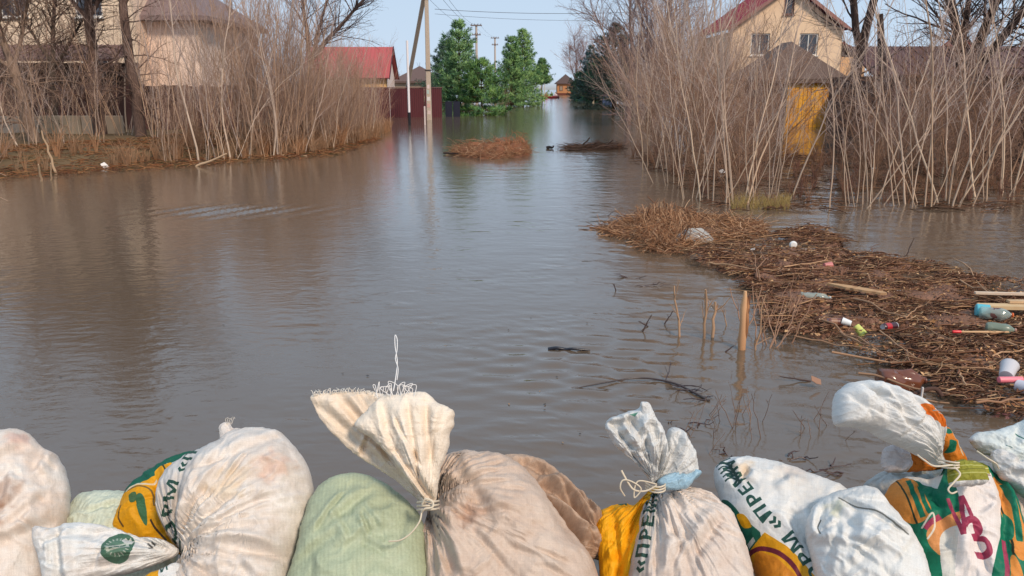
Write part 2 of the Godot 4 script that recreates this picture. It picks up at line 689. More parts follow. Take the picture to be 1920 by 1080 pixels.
func gable_house() -> void:
	var d := 53.0
	var a := at(1362, 50, d)
	var b := at(1592, 50, d)
	var apex := at(1476, -28, d)
	var o := Vector3(a.x + 0.35, -0.4, -d)
	var w := b.x - a.x - 0.7
	var eave := a.y + 0.4
	var top := apex.y + 0.4
	var h := thing("gabled_house", "pale yellow house with steep crimson metal roof and gable towards the water", "house", o)
	var yellow := s8(232, 200, 168)
	var c0 := 1.25
	var holes := [[c0, eave - 1.75, 1.2, 1.35], [w - c0 - 1.45, eave - 1.75, 1.2, 1.35]]
	var g := Geo.new()
	holed_wall(g, w, eave - 0.25, holes, 0.3, yellow)
	put("front_wall", g.commit(), plain("plaster"), h)
	for q in holes:
		window_in(h, q, Vector3.ZERO, s8(225, 222, 216))
	# gable triangle with an attic window opening
	var t := Geo.new()
	var y0 := eave - 0.25
	var mx := w / 2
	var aw := 0.32
	var ay0 := top - 1.75
	var ay1 := top - 0.75
	var lean := (top - y0) / mx
	for zz in [0.0, -0.3]:
		var n := Vector3(0, 0, 1 if zz == 0.0 else -1)
		t.facing(PackedVector3Array([Vector3(0, y0, zz), Vector3(mx - aw, y0, zz), Vector3(mx - aw, ay0, zz), Vector3((ay0 - y0) / lean, ay0, zz)]), n, yellow)
		t.facing(PackedVector3Array([Vector3(mx + aw, y0, zz), Vector3(w, y0, zz), Vector3(w - (ay0 - y0) / lean, ay0, zz), Vector3(mx + aw, ay0, zz)]), n, yellow)
		t.facing(PackedVector3Array([Vector3(mx - aw, y0, zz), Vector3(mx + aw, y0, zz), Vector3(mx + aw, ay0, zz), Vector3(mx - aw, ay0, zz)]), n, yellow)
		t.facing(PackedVector3Array([Vector3((ay0 - y0) / lean, ay0, zz), Vector3(mx - aw, ay0, zz), Vector3(mx - aw, ay1, zz), Vector3((ay1 - y0) / lean, ay1, zz)]), n, yellow)
		t.facing(PackedVector3Array([Vector3(mx + aw, ay0, zz), Vector3(w - (ay0 - y0) / lean, ay0, zz), Vector3(w - (ay1 - y0) / lean, ay1, zz), Vector3(mx + aw, ay1, zz)]), n, yellow)
		t.facing(PackedVector3Array([Vector3((ay1 - y0) / lean, ay1, zz), Vector3(w - (ay1 - y0) / lean, ay1, zz), Vector3(mx, top, zz)]), n, yellow)
	put("gable_wall", t.commit(), plain("plaster"), h)
	window_in(h, [mx - aw, ay0, 2 * aw, ay1 - ay0], Vector3.ZERO, s8(120, 84, 74), false)
	var s := Geo.new()
	for x in [0.0, w - 0.3]:
		var sw := Geo.new()
		sw.box(upright(Vector3(x + 0.15, (eave - 0.3) / 2, -4.85)), Vector3(0.3, eave - 0.3, 9.0), 0.0, yellow)
		put("side_wall", sw.commit(), plain("plaster"), h)
	s.box(upright(Vector3(w / 2, (eave - 0.3) / 2, -9.5)), Vector3(w, eave - 0.3, 0.3), 0.0, yellow)
	put("back_wall", s.commit(), plain("plaster"), h)
	var over := 0.45
	var crimson := s8(140, 46, 74)
	for side in [-1.0, 1.0]:
		var r := Geo.new()
		var e0 := Vector3(mx + side * (mx + 0.35), eave - 0.12, over)
		var e1 := Vector3(mx + side * (mx + 0.35), eave - 0.12, -10.0)
		slope_sheet(r, e0, e1, Vector3(mx, top + 0.14, -10.0), Vector3(mx, top + 0.14, over), 0.1, 26, crimson)
		put("roof_slope", r.commit(), plain("roofing", 0.55), h)
	var f := Geo.new()
	for side in [-1.0, 1.0]:
		var p0 := Vector3(mx + side * (mx + 0.34), eave - 0.25, over + 0.03)
		var p1 := Vector3(mx, top + 0.02, over + 0.03)
		f.box(Transform3D(Basis((p1 - p0).normalized(), Vector3(0, 0, 1).cross((p1 - p0).normalized()), Vector3(0, 0, 1)), (p0 + p1) / 2), Vector3(p0.distance_to(p1), 0.2, 0.04), 0.0, s8(150, 104, 96))
	put("barge_board", f.commit(), plain("paint", 0.5), h)
	var ch := Geo.new()
	ch.box(upright(Vector3(mx + 1.2, top + 0.3, -4)), Vector3(0.55, 1.6, 0.55), 0.02, s8(150, 90, 76))
	put("chimney", ch.commit(), plain("brickwork"), h)
	# lean-to on the sunny side
	var lt := Geo.new()
	lt.box(upright(Vector3(w + 0.85, 2.1, -2.5)), Vector3(1.7, 4.2, 4.5), 0.0, s8(222, 176, 132))
	put("annex_wall", lt.commit(), plain("plaster"), h)
	var lr := Geo.new()
	slope_sheet(lr, Vector3(w + 2.0, 4.15, 0.1), Vector3(w + 2.0, 4.15, -4.9), Vector3(w + 0.05, 5.1, -4.9), Vector3(w + 0.05, 5.1, 0.1), 0.08, 12, s8(124, 60, 64))
	put("annex_roof", lr.commit(), plain("roofing", 0.55), h)

	# garage with the orange door, in front of the house
	var gd := 41.0
	var ga := at(1470, 240, gd)
	var gb := at(1568, 152, gd)
	var gw := gb.x - ga.x
	var gg := thing("garage", "dark brown hip-roofed garage with weathered orange boarded doors in front of yellow house", "garage", Vector3((ga.x + gb.x) / 2, -0.4, -gd))
	var gh := gb.y + 0.4
	var wall := Geo.new()
	wall.box(upright(Vector3(-0.5, gh / 2, -2.6)), Vector3(gw + 1.6, gh - 0.02, 5.0), 0.0, s8(96, 74, 62))
	put("wall", wall.commit(), plain("planks"), gg)
	var gr := Geo.new()
	hip_roof(gr, gw + 2.3, 5.8, gh + 0.1, at(1490, 78, gd).y - gb.y, 1.6, s8(100, 80, 70))
	var roof := put("roof", gr.commit(), plain("roofing", 0.8), gg)
	roof.position = Vector3(-0.55, 0, -2.6)
	var boards := 12
	for k in boards:
		var bg := Geo.new()
		var bw := gw / boards
		var t2 := rnd(0, 1)
		var col := s8(248, 180, 54).lerp(s8(216, 148, 50), t2)
		bg.box(upright(Vector3(-gw / 2 + (k + 0.5) * bw, gh / 2 + rnd(-0.03, 0.03), 0.02 + rnd(0, 0.02))), Vector3(bw - 0.02, gh - 0.12, 0.08), 0.008, col)
		put("door_board", bg.commit(), plain("planks"), gg)
	# low yellowish sheds beside it
	var ya := at(1590, 205, 40)
	var sh := thing("shed", "low ochre plank shed beside the orange garage doors", "shed", Vector3(ya.x + 1.4, -0.3, -40))
	for k in 14:
		var bg := Geo.new()
		bg.box(upright(Vector3(-1.9 + k * 0.28, 0.75, 0.0)), Vector3(0.26, 1.5 + rnd(-0.05, 0.05), 0.05), 0.006, s8(178, 136, 66).lerp(s8(140, 110, 70), rnd(0, 1)))
		put("plank", bg.commit(), plain("planks"), sh)
	var sr := Geo.new()
	slope_sheet(sr, Vector3(-2.1, 1.5, 0.25), Vector3(2.1, 1.5, 0.25), Vector3(2.1, 2.0, -2.2), Vector3(-2.1, 2.0, -2.2), 0.06, 10, s8(120, 70, 66))
	put("roof", sr.commit(), plain("roofing", 0.7), sh)
	var sb := Geo.new()
	sb.box(upright(Vector3(0, 0.85, -1.1)), Vector3(3.8, 1.7, 2.1), 0.0, s8(90, 70, 58))
	put("wall", sb.commit(), plain("planks"), sh)
	# long brown barn that darkens the view between the willow stems
	var ba := at(1648, 150, 33)
	var barn := thing("barn", "long dark red-brown plank barn behind the willow stems, near the edge of the view", "barn", Vector3(ba.x, -0.3, -33))
	var bw := Geo.new()
	bw.box(upright(Vector3(5.0, 1.3, -2.6)), Vector3(10.0, 2.7, 5.0), 0.0, s8(86, 64, 58))
	put("wall", bw.commit(), plain("planks"), barn)
	for k in 34:
		var pg := Geo.new()
		pg.box(upright(Vector3(0.15 + k * 0.295, 1.32, -0.07)), Vector3(0.27, 2.7 + rnd(-0.03, 0.03), 0.04), 0.005, s8(98, 70, 62).lerp(s8(76, 58, 54), rnd(0, 1)))
		put("plank", pg.commit(), plain("planks"), barn)
	var br := Geo.new()
	slope_sheet(br, Vector3(-0.4, 2.7, 0.4), Vector3(10.4, 2.7, 0.4), Vector3(10.4, 3.9, -2.6), Vector3(-0.4, 3.9, -2.6), 0.08, 26, s8(88, 60, 58))
	put("roof_slope", br.commit(), plain("roofing", 0.8), barn)
	# dark timber fence running across the yards behind the thicket
	var df := thing("board_fence", "dark weathered board fence behind the willow thicket", "fence", Vector3(9.0, -0.4, -37.5))
	var meshes := []
	for k in 3:
		var bg := Geo.new()
		bg.box(upright(Vector3(0, 0.95, 0)), Vector3(0.17, 1.8 + 0.06 * k, 0.03), 0.004, s8(92 + 8 * k, 74 + 5 * k, 66 + 4 * k))
		meshes.append(bg.commit())
	for k in 90:
		if absf(9.0 + k * 0.2 - (ga.x + gb.x) / 2 * 37.5 / 41.0) < 2.0:
			continue
		var p := put("board", meshes[k % 3], plain("planks"), df)
		p.position = Vector3(k * 0.2, 0, rnd(-0.01, 0.01))


func cream_house() -> void:
	var d := 40.0
	var right := at(372, 60, d).x
	var h := thing("cream_house", "large cream rendered house with grey-brown roof behind the left-hand trees", "house", Vector3(0, -0.2, -d))
	var cream := s8(240, 214, 196)
	var g := Geo.new()
	var eave := at(372, 40, d).y + 0.2
	var w := 13.0
	var x0 := right - w
	var holes := [[1.2, 2.4, 1.3, 1.5], [4.2, 2.4, 1.3, 1.5], [7.4, 2.4, 1.3, 1.5]]
	holed_wall(g, w, eave, holes, 0.3, cream)
	var fw := put("front_wall", g.commit(), plain("plaster"), h)
	fw.position = Vector3(x0, 0, 0)
	for q in holes:
		window_in(h, q, Vector3(x0, 0, 0), s8(230, 226, 220))
	for x in [right - 0.15, x0 + 0.15]:
		var s := Geo.new()
		s.box(upright(Vector3(x, eave / 2 - 0.01, -4.3)), Vector3(0.3, eave - 0.02, 8.0), 0.0, cream)
		put("side_wall", s.commit(), plain("plaster"), h)
	var r := Geo.new()
	hip_roof(r, w + 1.4, 9.8, eave + 0.2, 3.6, 4.2, s8(128, 108, 106))
	var roof := put("roof", r.commit(), plain("roofing", 0.8), h)
	roof.position = Vector3((x0 + right) / 2, 0, -4.2)
	# taller wing, out to the left
	var t := Geo.new()
	var wx := at(250, 60, d - 1.5).x
	var th := 8.2
	var holes2 := [[7.4, 5.2, 1.3, 1.5], [4.0, 5.2, 1.3, 1.5], [7.4, 1.9, 1.3, 1.5]]
	holed_wall(t, 10.0, th, holes2, 0.3, s8(240, 214, 186))
	var tw := put("wing_wall", t.commit(), plain("plaster"), h)
	tw.position = Vector3(wx - 10.0, 0, 1.5)
	for q in holes2:
		window_in(h, q, Vector3(wx - 10.0, 0, 1.5), s8(230, 226, 220))
	var ts := Geo.new()
	ts.box(upright(Vector3(wx - 0.15, th / 2 - 0.01, -2.0)), Vector3(0.3, th - 0.02, 6.4), 0.0, s8(236, 206, 180))
	put("wing_side_wall", ts.commit(), plain("plaster"), h)
	var tr := Geo.new()
	hip_roof(tr, 11.2, 8.6, th + 0.2, 3.0, 3.0, s8(110, 90, 90))
	var troof := put("wing_roof", tr.commit(), plain("roofing", 0.8), h)
	troof.position = Vector3(wx - 5.0, 0, -2.3)

	# open shed roof on posts in front of the wing
	var pd := 35.0
	var pa := at(-60, 86, pd)
	var pb := at(236, 86, pd)
	var pr := thing("carport", "open carport with dark brown sloping roof in front of the cream house", "carport", Vector3(0, -0.2, -pd))
	var sl := Geo.new()
	var low := at(236, 112, pd).y + 0.2
	slope_sheet(sl, Vector3(pa.x, low, 1.4), Vector3(pb.x + 0.2, low, 1.4), Vector3(pb.x - 0.3, pa.y + 0.3, -1.2), Vector3(pa.x, pa.y + 0.3, -1.2), 0.1, 22, s8(112, 84, 78))
	put("roof", sl.commit(), plain("roofing", 0.75), pr)
	for k in 4:
		var pg := Geo.new()
		pg.box(upright(Vector3(pa.x + 0.4 + k * (pb.x - pa.x - 0.6) / 3.0, low / 2, 1.1)), Vector3(0.14, low - 0.14, 0.14), 0.01, s8(80, 62, 52))
		put("post", pg.commit(), plain("planks"), pr)
	var bk := Geo.new()
	bk.box(upright(Vector3((pa.x + pb.x) / 2, low / 2, -1.0)), Vector3(pb.x - pa.x, low - 0.2, 0.1), 0.0, s8(84, 66, 56))
	put("back_wall", bk.commit(), plain("planks"), pr)

	# pale concrete plinth wall along the foot of the yard
	var px0 := at(-80, 240, 29.5).x
	var px1 := at(262, 240, 29.5).x
	var cw := thing("concrete_wall", "low pale concrete wall at the foot of the dark plank fence", "wall", Vector3(px0, 0, -29.5))
	var n := int((px1 - px0) / 1.5)
	for k in n:
		var cg := Geo.new()
		cg.box(upright(Vector3(0.75 + k * 1.5, 0.42 + rnd(-0.02, 0.02), rnd(-0.02, 0.02))), Vector3(1.47, 1.0, 0.14), 0.02, s8(172, 158, 144).lerp(s8(150, 136, 118), rnd(0, 1)))
		put("slab", cg.commit(), plain("concrete_slab", 0.9, 0.3), cw)

	# dark board fence in front
	var fx0 := at(-60, 160, 32).x
	var fx1 := at(470, 160, 32).x
	var f := thing("plank_fence", "dark brown upright plank fence below the cream house", "fence", Vector3(fx0, -0.2, -32))
	var meshes := []
	for k in 4:
		var bg := Geo.new()
		bg.box(upright(Vector3(0, 1.1, 0)), Vector3(0.19, 2.1 + 0.04 * k, 0.03), 0.004, s8(84 + 7 * k, 60 + 4 * k, 54 + 4 * k))
		meshes.append(bg.commit())
	for k in int((fx1 - fx0) / 0.21):
		var p := put("plank", meshes[rng.randi() % 4], plain("planks"), f)
		p.position = Vector3(k * 0.21, rnd(-0.03, 0.03), rnd(-0.01, 0.01))


func red_roof_house() -> void:
	var d := 70.0
	var r0 := at(590, 88, d)
	var r1 := at(737, 88, d)
	var e1 := at(722, 146, d - 2.6)
	var h := thing("red_roof_house", "bungalow with bright red metal roof behind the bushes near the concrete pole", "house", Vector3(0, 0, -d))
	var g := Geo.new()
	slope_sheet(g, Vector3(r0.x - 0.6, e1.y, 2.8), Vector3(r1.x, e1.y, 2.8), Vector3(r1.x, r1.y, 0), Vector3(r0.x - 0.6, r1.y, 0), 0.1, 22, s8(180, 90, 90))
	put("roof_slope", g.commit(), plain("roofing", 0.5), h)
	var gb := Geo.new()
	slope_sheet(gb, Vector3(r0.x - 0.6, e1.y, -2.8), Vector3(r1.x, e1.y, -2.8), Vector3(r1.x, r1.y, -0.05), Vector3(r0.x - 0.6, r1.y, -0.05), 0.1, 22, s8(180, 90, 90))
	put("roof_slope", gb.commit(), plain("roofing", 0.5), h)
	var w := Geo.new()
	holed_wall(w, r1.x - r0.x - 0.3, e1.y + 0.3, [[1.0, 0.9, 1.1, 1.2], [3.6, 0.9, 1.1, 1.2]], 0.25, s8(222, 176, 120))
	var fw := put("front_wall", w.commit(), plain("plaster"), h)
	fw.position = Vector3(r0.x, -0.3, 2.3)
	for q in [[1.0, 0.9, 1.1, 1.2], [3.6, 0.9, 1.1, 1.2]]:
		window_in(h, q, Vector3(r0.x, -0.3, 2.3), s8(220, 214, 206))
	var s := Geo.new()
	s.poly(PackedVector3Array([Vector3(r1.x - 0.3, -0.3, 2.3), Vector3(r1.x - 0.3, -0.3, -2.3), Vector3(r1.x - 0.3, e1.y, -2.3), Vector3(r1.x - 0.3, r1.y - 0.2, 0), Vector3(r1.x - 0.3, e1.y, 2.3)]), Vector3(r1.x - 3, 1, 0), s8(226, 206, 196))
	put("gable_wall", s.commit(), plain("plaster"), h)
	var f := Geo.new()
	for z in [2.85, -2.85]:
		var p0 := Vector3(r1.x + 0.03, e1.y - 0.08, z)
		var p1 := Vector3(r1.x + 0.03, r1.y, 0)
		var ax := (p1 - p0).normalized()
		f.box(Transform3D(Basis(ax, Vector3(1, 0, 0).cross(ax), Vector3(1, 0, 0)), (p0 + p1) / 2), Vector3(p0.distance_to(p1), 0.2, 0.04), 0.0, s8(96, 40, 46))
	put("barge_board", f.commit(), plain("paint", 0.5), h)


# ---------------------------------------------------------------- fence, poles, wires

func build_fences_and_poles() -> void:
	# brown profiled-sheet fence
	var d := 54.0
	var x1 := at(828, 200, d).x
	var top := at(800, 165, d).y
	var fence := thing("metal_fence", "maroon-brown profiled metal sheet fence standing in the water beside the concrete pole", "fence", Vector3(x1, -0.4, -d))
	var sheet := Geo.new()
	var col := s8(96, 48, 50)
	var hh := top + 0.4
	var wdt := 1.1
	var rib := 8
	for k in rib:
		var xa := -wdt + k * wdt / rib
		var st := wdt / rib
		var pr := [[0.0, 0.0], [0.35, 0.0], [0.5, 0.035], [0.85, 0.035], [1.0, 0.0]]
		for e in 4:
			sheet.facing(PackedVector3Array([Vector3(xa + pr[e][0] * st, 0, pr[e][1]), Vector3(xa + pr[e + 1][0] * st, 0, pr[e + 1][1]), Vector3(xa + pr[e + 1][0] * st, hh, pr[e + 1][1]), Vector3(xa + pr[e][0] * st, hh, pr[e][1])]), Vector3(0, 0, 1), col)
	var sm := sheet.commit()
	for k in 14:
		var p := put("sheet_panel", sm, plain("painted_steel", 0.45, 0.5), fence)
		p.position = Vector3(-k * 1.13, rnd(-0.02, 0.02), rnd(-0.008, 0.008))
	for k in 7:
		var pg := Geo.new()
		pg.box(upright(Vector3(-k * 2.26 - 0.01, hh / 2, -0.06)), Vector3(0.08, hh, 0.08), 0.005, s8(60, 40, 40))
		put("post", pg.commit(), plain("painted_steel", 0.45, 0.5), fence)
	var cap := Geo.new()
	cap.box(upright(Vector3(-7.8, hh + 0.03, 0.01)), Vector3(15.8, 0.05, 0.1), 0.008, s8(120, 84, 80))
	put("top_rail", cap.commit(), plain("painted_steel", 0.45, 0.5), fence)
	# a dark green-blue return of the fence running up the street under the pines
	var ret := thing("side_fence", "short dark blue fence panel beneath the pine at the end of the metal fence", "fence", Vector3(x1 + 0.1, -0.4, -54.0))
	for k in 2:
		var rg := Geo.new()
		rg.box(upright(Vector3(0.3 + k * 0.5, 0.65, -0.9 - k * 0.3)), Vector3(0.46, 1.5, 0.06), 0.01, s8(30, 32, 48))
		put("panel", rg.commit(), plain("painted_steel", 0.45, 0.5), ret)

	var concrete := StandardMaterial3D.new()
	concrete.resource_name = "concrete"
	concrete.vertex_color_use_as_albedo = true
	concrete.roughness = 0.9
	concrete.heightmap_enabled = false
	var cm := make_noise(FastNoiseLite.FRACTAL_FBM, 0.03, 4, 77)
	concrete.normal_enabled = true
	concrete.normal_texture = noise_texture(cm, 256, true, 3.0)
	concrete.uv1_triplanar = true
	mats["concrete"] = concrete

	var pd := 50.0
	var base := level(805, 225)
	base = Vector3(base.x, 0, base.z)
	var ht := 7.3
	var pole := thing("concrete_pole", "grey concrete utility pole with raking strut rising from the water by the fence", "utility pole", base)
	var pg := Geo.new()
	pg.box(upright(Vector3(0, ht / 2 - 0.4, 0)), Vector3(0.26, ht + 0.8, 0.24), 0.03, s8(190, 172, 154))
	for k in pg.v.size():
		var f := 1.18 - 0.36 * (pg.v[k].y / ht)
		pg.v[k] = Vector3(pg.v[k].x * f, pg.v[k].y, pg.v[k].z * f)
	put("shaft", pg.commit(), concrete, pole)
	var strut := Geo.new()
	var sb := Vector3(at(752, 225, 57).x, -0.4, -57.0) - base
	var st := Vector3(-0.16, ht - 0.25, -0.2)
	strut.box(Transform3D(along(sb, st).basis, (sb + st) / 2), Vector3(0.24, sb.distance_to(st), 0.24), 0.03, s8(206, 190, 172))
	put("strut", strut.commit(), concrete, pole)
	var band := Geo.new()
	band.box(upright(Vector3(0, at(805, 132, pd).y, 0)), Vector3(0.37, 0.07, 0.34), 0.01, s8(74, 66, 62))
	put("band", band.commit(), plain("iron", 0.6), pole)
	var arm := Geo.new()
	arm.box(upright(Vector3(0, ht - 0.28, 0)), Vector3(0.5, 0.16, 0.42), 0.02, s8(70, 62, 58))
	arm.box(upright(Vector3(0.1, ht + 0.12, 0)), Vector3(1.5, 0.08, 0.08), 0.01, s8(70, 62, 58))
	put("crossarm", arm.commit(), plain("iron", 0.6), pole)
	for x in [-0.55, -0.1, 0.35, 0.75]:
		var ig := Geo.new()
		ig.lathe([Vector2(0.0, 0.0), Vector2(0.02, 0.0), Vector2(0.02, 0.08), Vector2(0.05, 0.1), Vector2(0.05, 0.16), Vector2(0.03, 0.2), Vector2(0.0, 0.21)], 8, upright(Vector3(x, ht + 0.16, 0)), s8(180, 176, 168))
		put("insulator", ig.commit(), plain("porcelain", 0.25, 0.6), pole)
	# pasted notices on the shaft: a few small torn bills
	var bill_at := [[0.45, s8(214, 190, 182)], [0.85, s8(205, 160, 150)], [1.25, s8(222, 214, 208)], [1.65, s8(180, 196, 188)], [1.95, s8(220, 200, 195)]]
	for e in bill_at:
		var bg := Geo.new()
		bg.box(upright(Vector3(rnd(-0.03, 0.03), e[0], 0.144 - 0.006 * e[0])), Vector3(rnd(0.12, 0.2), rnd(0.14, 0.26), 0.006), 0.0, e[1])
		put("pasted_bill", bg.commit(), plain("paper", 0.8), pole)

	# white marker pole with black foot
	var mb := level(768, 235)
	var mp := thing("marker_pole", "tall thin white pole with black foot standing in the water left of concrete pole", "marker pole", mb)
	var top_y := at(768, 76, -mb.z).y
	var join_y := at(768, 211, -mb.z).y
	var g1 := Geo.new()
	g1.lathe([Vector2(0.062, join_y), Vector2(0.058, top_y - 0.01), Vector2(0.05, top_y), Vector2(0, top_y)], 12, Transform3D(), s8(236, 228, 228))
	put("shaft", g1.commit(), plain("paint", 0.5), mp)
	var g2 := Geo.new()
	g2.lathe([Vector2(0.066, -0.6), Vector2(0.066, join_y + 0.01), Vector2(0.05, join_y + 0.012)], 12, Transform3D(), s8(36, 34, 40))
	put("foot", g2.commit(), plain("paint", 0.5), mp)
	var wb := level(797, 234)
	var wp := thing("short_post", "short pale wooden post in the water at the foot of the concrete pole", "post", wb)
	var g3 := Geo.new()
	g3.box(upright(Vector3(0, 0.2, 0)), Vector3(0.08, 1.5, 0.08), 0.01, s8(214, 196, 190))
	put("stake", g3.commit(), plain("planks"), wp)

	# poles farther up the street
	var tops := []
	for e in [[893.0, 46.0, 128.0, "first timber pole above the pines with two crossarms"], [928.0, 70.0, 175.0, "second smaller pole above the pines, farther up the street"]]:
		var tp := at(e[0], e[1], e[2])
		var far_pole := thing("line_pole", e[3], "utility pole", Vector3(tp.x, 0, tp.z), "line poles above the pines")
		var fg := Geo.new()
		fg.tube(PackedVector3Array([Vector3(0, -0.4, 0), Vector3(0, tp.y, 0)]), PackedFloat32Array([0.24, 0.17]), 10, s8(188, 172, 160), s8(188, 172, 160), true)
		put("shaft", fg.commit(), plain("concrete"), far_pole)
		for k in 2:
			var ag := Geo.new()
			ag.box(upright(Vector3(0, tp.y - 0.15 - 1.35 * k, 0.2)), Vector3(1.75 - 0.4 * k, 0.16, 0.14), 0.01, s8(120, 104, 100))
			for x in [-0.7, -0.25, 0.25, 0.7]:
				ag.box(upright(Vector3(x * (1.0 - 0.22 * k), tp.y + 0.02 - 1.35 * k, 0.2)), Vector3(0.1, 0.2, 0.1), 0.01, s8(110, 100, 100))
			put("crossarm", ag.commit(), plain("iron", 0.6), far_pole)
		tops.append(Vector3(tp.x, tp.y, tp.z + 0.2))
	# overhead wires
	var pt := base + Vector3(0, ht + 0.36, 0)
	for x in [-0.55, 0.35, 0.75]:
		wire(pt + Vector3(x, 0, 0), tops[0] + Vector3(x, 0.1, 0), 0.9, 0.012, "thin overhead wire sagging from concrete pole to the pole above the pines", "wires along the street")
	for x in [-0.5, 0.5]:
		wire(tops[0] + Vector3(x, 0.1, 0), tops[1] + Vector3(x, 0.1, 0), 0.6, 0.012, "thin far wire running between the two poles above the pines", "wires between the far poles")
	wire(at(815, 17, 50), at(1330, 12, 58), 0.35, 0.014, "upper thin wire crossing the sky above the street", "")
	wire(at(815, 26, 50), at(1330, 26, 58), 0.4, 0.009, "lower fainter wire crossing the sky above the street", "")

	# bollard lamp, blue box and thin posts along the far street
	var lb := level(1112, 199)
	var lamp := thing("bollard_lamp", "short pale post with rounded dark green head beside the hedge", "lamp post", lb)
	var lg := Geo.new()
	lg.lathe([Vector2(0.16, -0.4), Vector2(0.16, 0.05), Vector2(0.13, 0.08), Vector2(0.13, 1.3), Vector2(0.11, 1.32)], 12, Transform3D(), s8(196, 176, 146))
	put("post", lg.commit(), plain("concrete"), lamp)
	var lh := Geo.new()
	lh.lathe([Vector2(0.0, 1.32), Vector2(0.2, 1.34), Vector2(0.26, 1.5), Vector2(0.2, 1.68), Vector2(0.07, 1.74), Vector2(0.0, 1.75)], 14, Transform3D(), s8(44, 84, 74))
	put("head", lh.commit(), plain("paint", 0.5), lamp)
	var bb := level(1138, 205)
	var box := thing("blue_cabinet", "pale blue metal cabinet on legs at the edge of the thicket", "cabinet", bb)
	var cg := Geo.new()
	cg.box(upright(Vector3(0, 0.75, 0)), Vector3(0.8, 1.1, 0.4), 0.02, s8(104, 122, 160))
	put("case", cg.commit(), plain("painted_steel", 0.45, 0.5), box)
	for x in [-0.32, 0.32]:
		var l := Geo.new()
		l.box(upright(Vector3(x, -0.1, 0)), Vector3(0.06, 0.62, 0.06), 0.005, s8(84, 92, 112))
		put("leg", l.commit(), plain("painted_steel", 0.45, 0.5), box)
	var seam := Geo.new()
	seam.box(upright(Vector3(0, 0.75, 0.203)), Vector3(0.72, 0.98, 0.01), 0.004, s8(112, 130, 166))
	put("door", seam.commit(), plain("painted_steel", 0.45, 0.5), box)
	for e in [[1014.0, 181.0, 160.0, "thin pale post just left of the dinghy"], [1021.0, 182.0, 145.0, "taller thin pale post behind the dinghy bow"]]:
		var q := level(e[0], e[1])
		var pp := thing("street_post", e[3], "post", q, "thin posts near the dinghy")
		var g4 := Geo.new()
		g4.tube(PackedVector3Array([Vector3(0, -0.4, 0), Vector3(0, at(e[0], e[2], -q.z).y, 0)]), PackedFloat32Array([0.12, 0.1]), 8, s8(200, 196, 184), s8(200, 196, 184), true)
		put("shaft", g4.commit(), plain("paint", 0.5), pp)


func wire(a: Vector3, b: Vector3, sag: float, r: float, label: String, group: String) -> void:
	var p := PackedVector3Array()
	for k in 25:
		var t := k / 24.0
		p.append(a.lerp(b, t) - Vector3(0, sag * 4.0 * t * (1.0 - t), 0))
	var g := Geo.new()
	g.tube(p, taper(25, r, r), 4, s8(96, 100, 108), s8(96, 100, 108))
	tag(put("overhead_wire", g.commit(), plain("iron", 0.6)), label, "wire", group)


# ---------------------------------------------------------------- trees, shrubs, reeds

func grow(g: Geo, from: Vector3, dir: Vector3, length: float, r: float, lev: int, k: Dictionary, col: Color, col2: Color) -> void:
	var seg: int = k.seg[lev]
	var p := PackedVector3Array([from])
	var d := dir.normalized()
	var at_dirs := [d]
	var bend: float = k.get("bend", 0.14)
	for s in seg:
		d = (d + in_unit() * bend + Vector3(0, k.rise, 0)).normalized()
		p.append(p[s] + d * length / seg)
		at_dirs.append(d)
	var last: bool = lev == k.levels - 1
	var r1 := r * (0.3 if last else 0.35)
	var c1 := col if lev == 0 else col.lerp(col2, minf(1.0, lev / 2.0))
	g.tube(p, taper(seg + 1, r, r1), k.sides[lev], c1, col.lerp(col2, minf(1.0, (lev + 1) / 2.0)))
	if last:
		return
	var kids: int = k.kids[lev]
	var start: float = k.start if lev == 0 else 0.15
	for q in kids:
		var t := start + (0.98 - start) * (q + rnd(0.0, 1.0)) / kids
		var f := t * seg
		var s := mini(int(f), seg - 1)
		var pos := p[s].lerp(p[s + 1], f - s)
		var axis: Vector3 = at_dirs[s].cross(in_unit()).normalized()
		var nd: Vector3 = at_dirs[s].rotated(axis, k.angle * rnd(0.6, 1.35))
		var l: float = length * k.len[lev] * rnd(0.5, 1.15) * (1.1 - 0.6 * t)
		var rr := lerpf(r, r1, t) * rnd(0.4, 0.6)
		grow(g, pos, nd, l, maxf(rr, k.get("least", 0.0016)), lev + 1, k, col, col2)


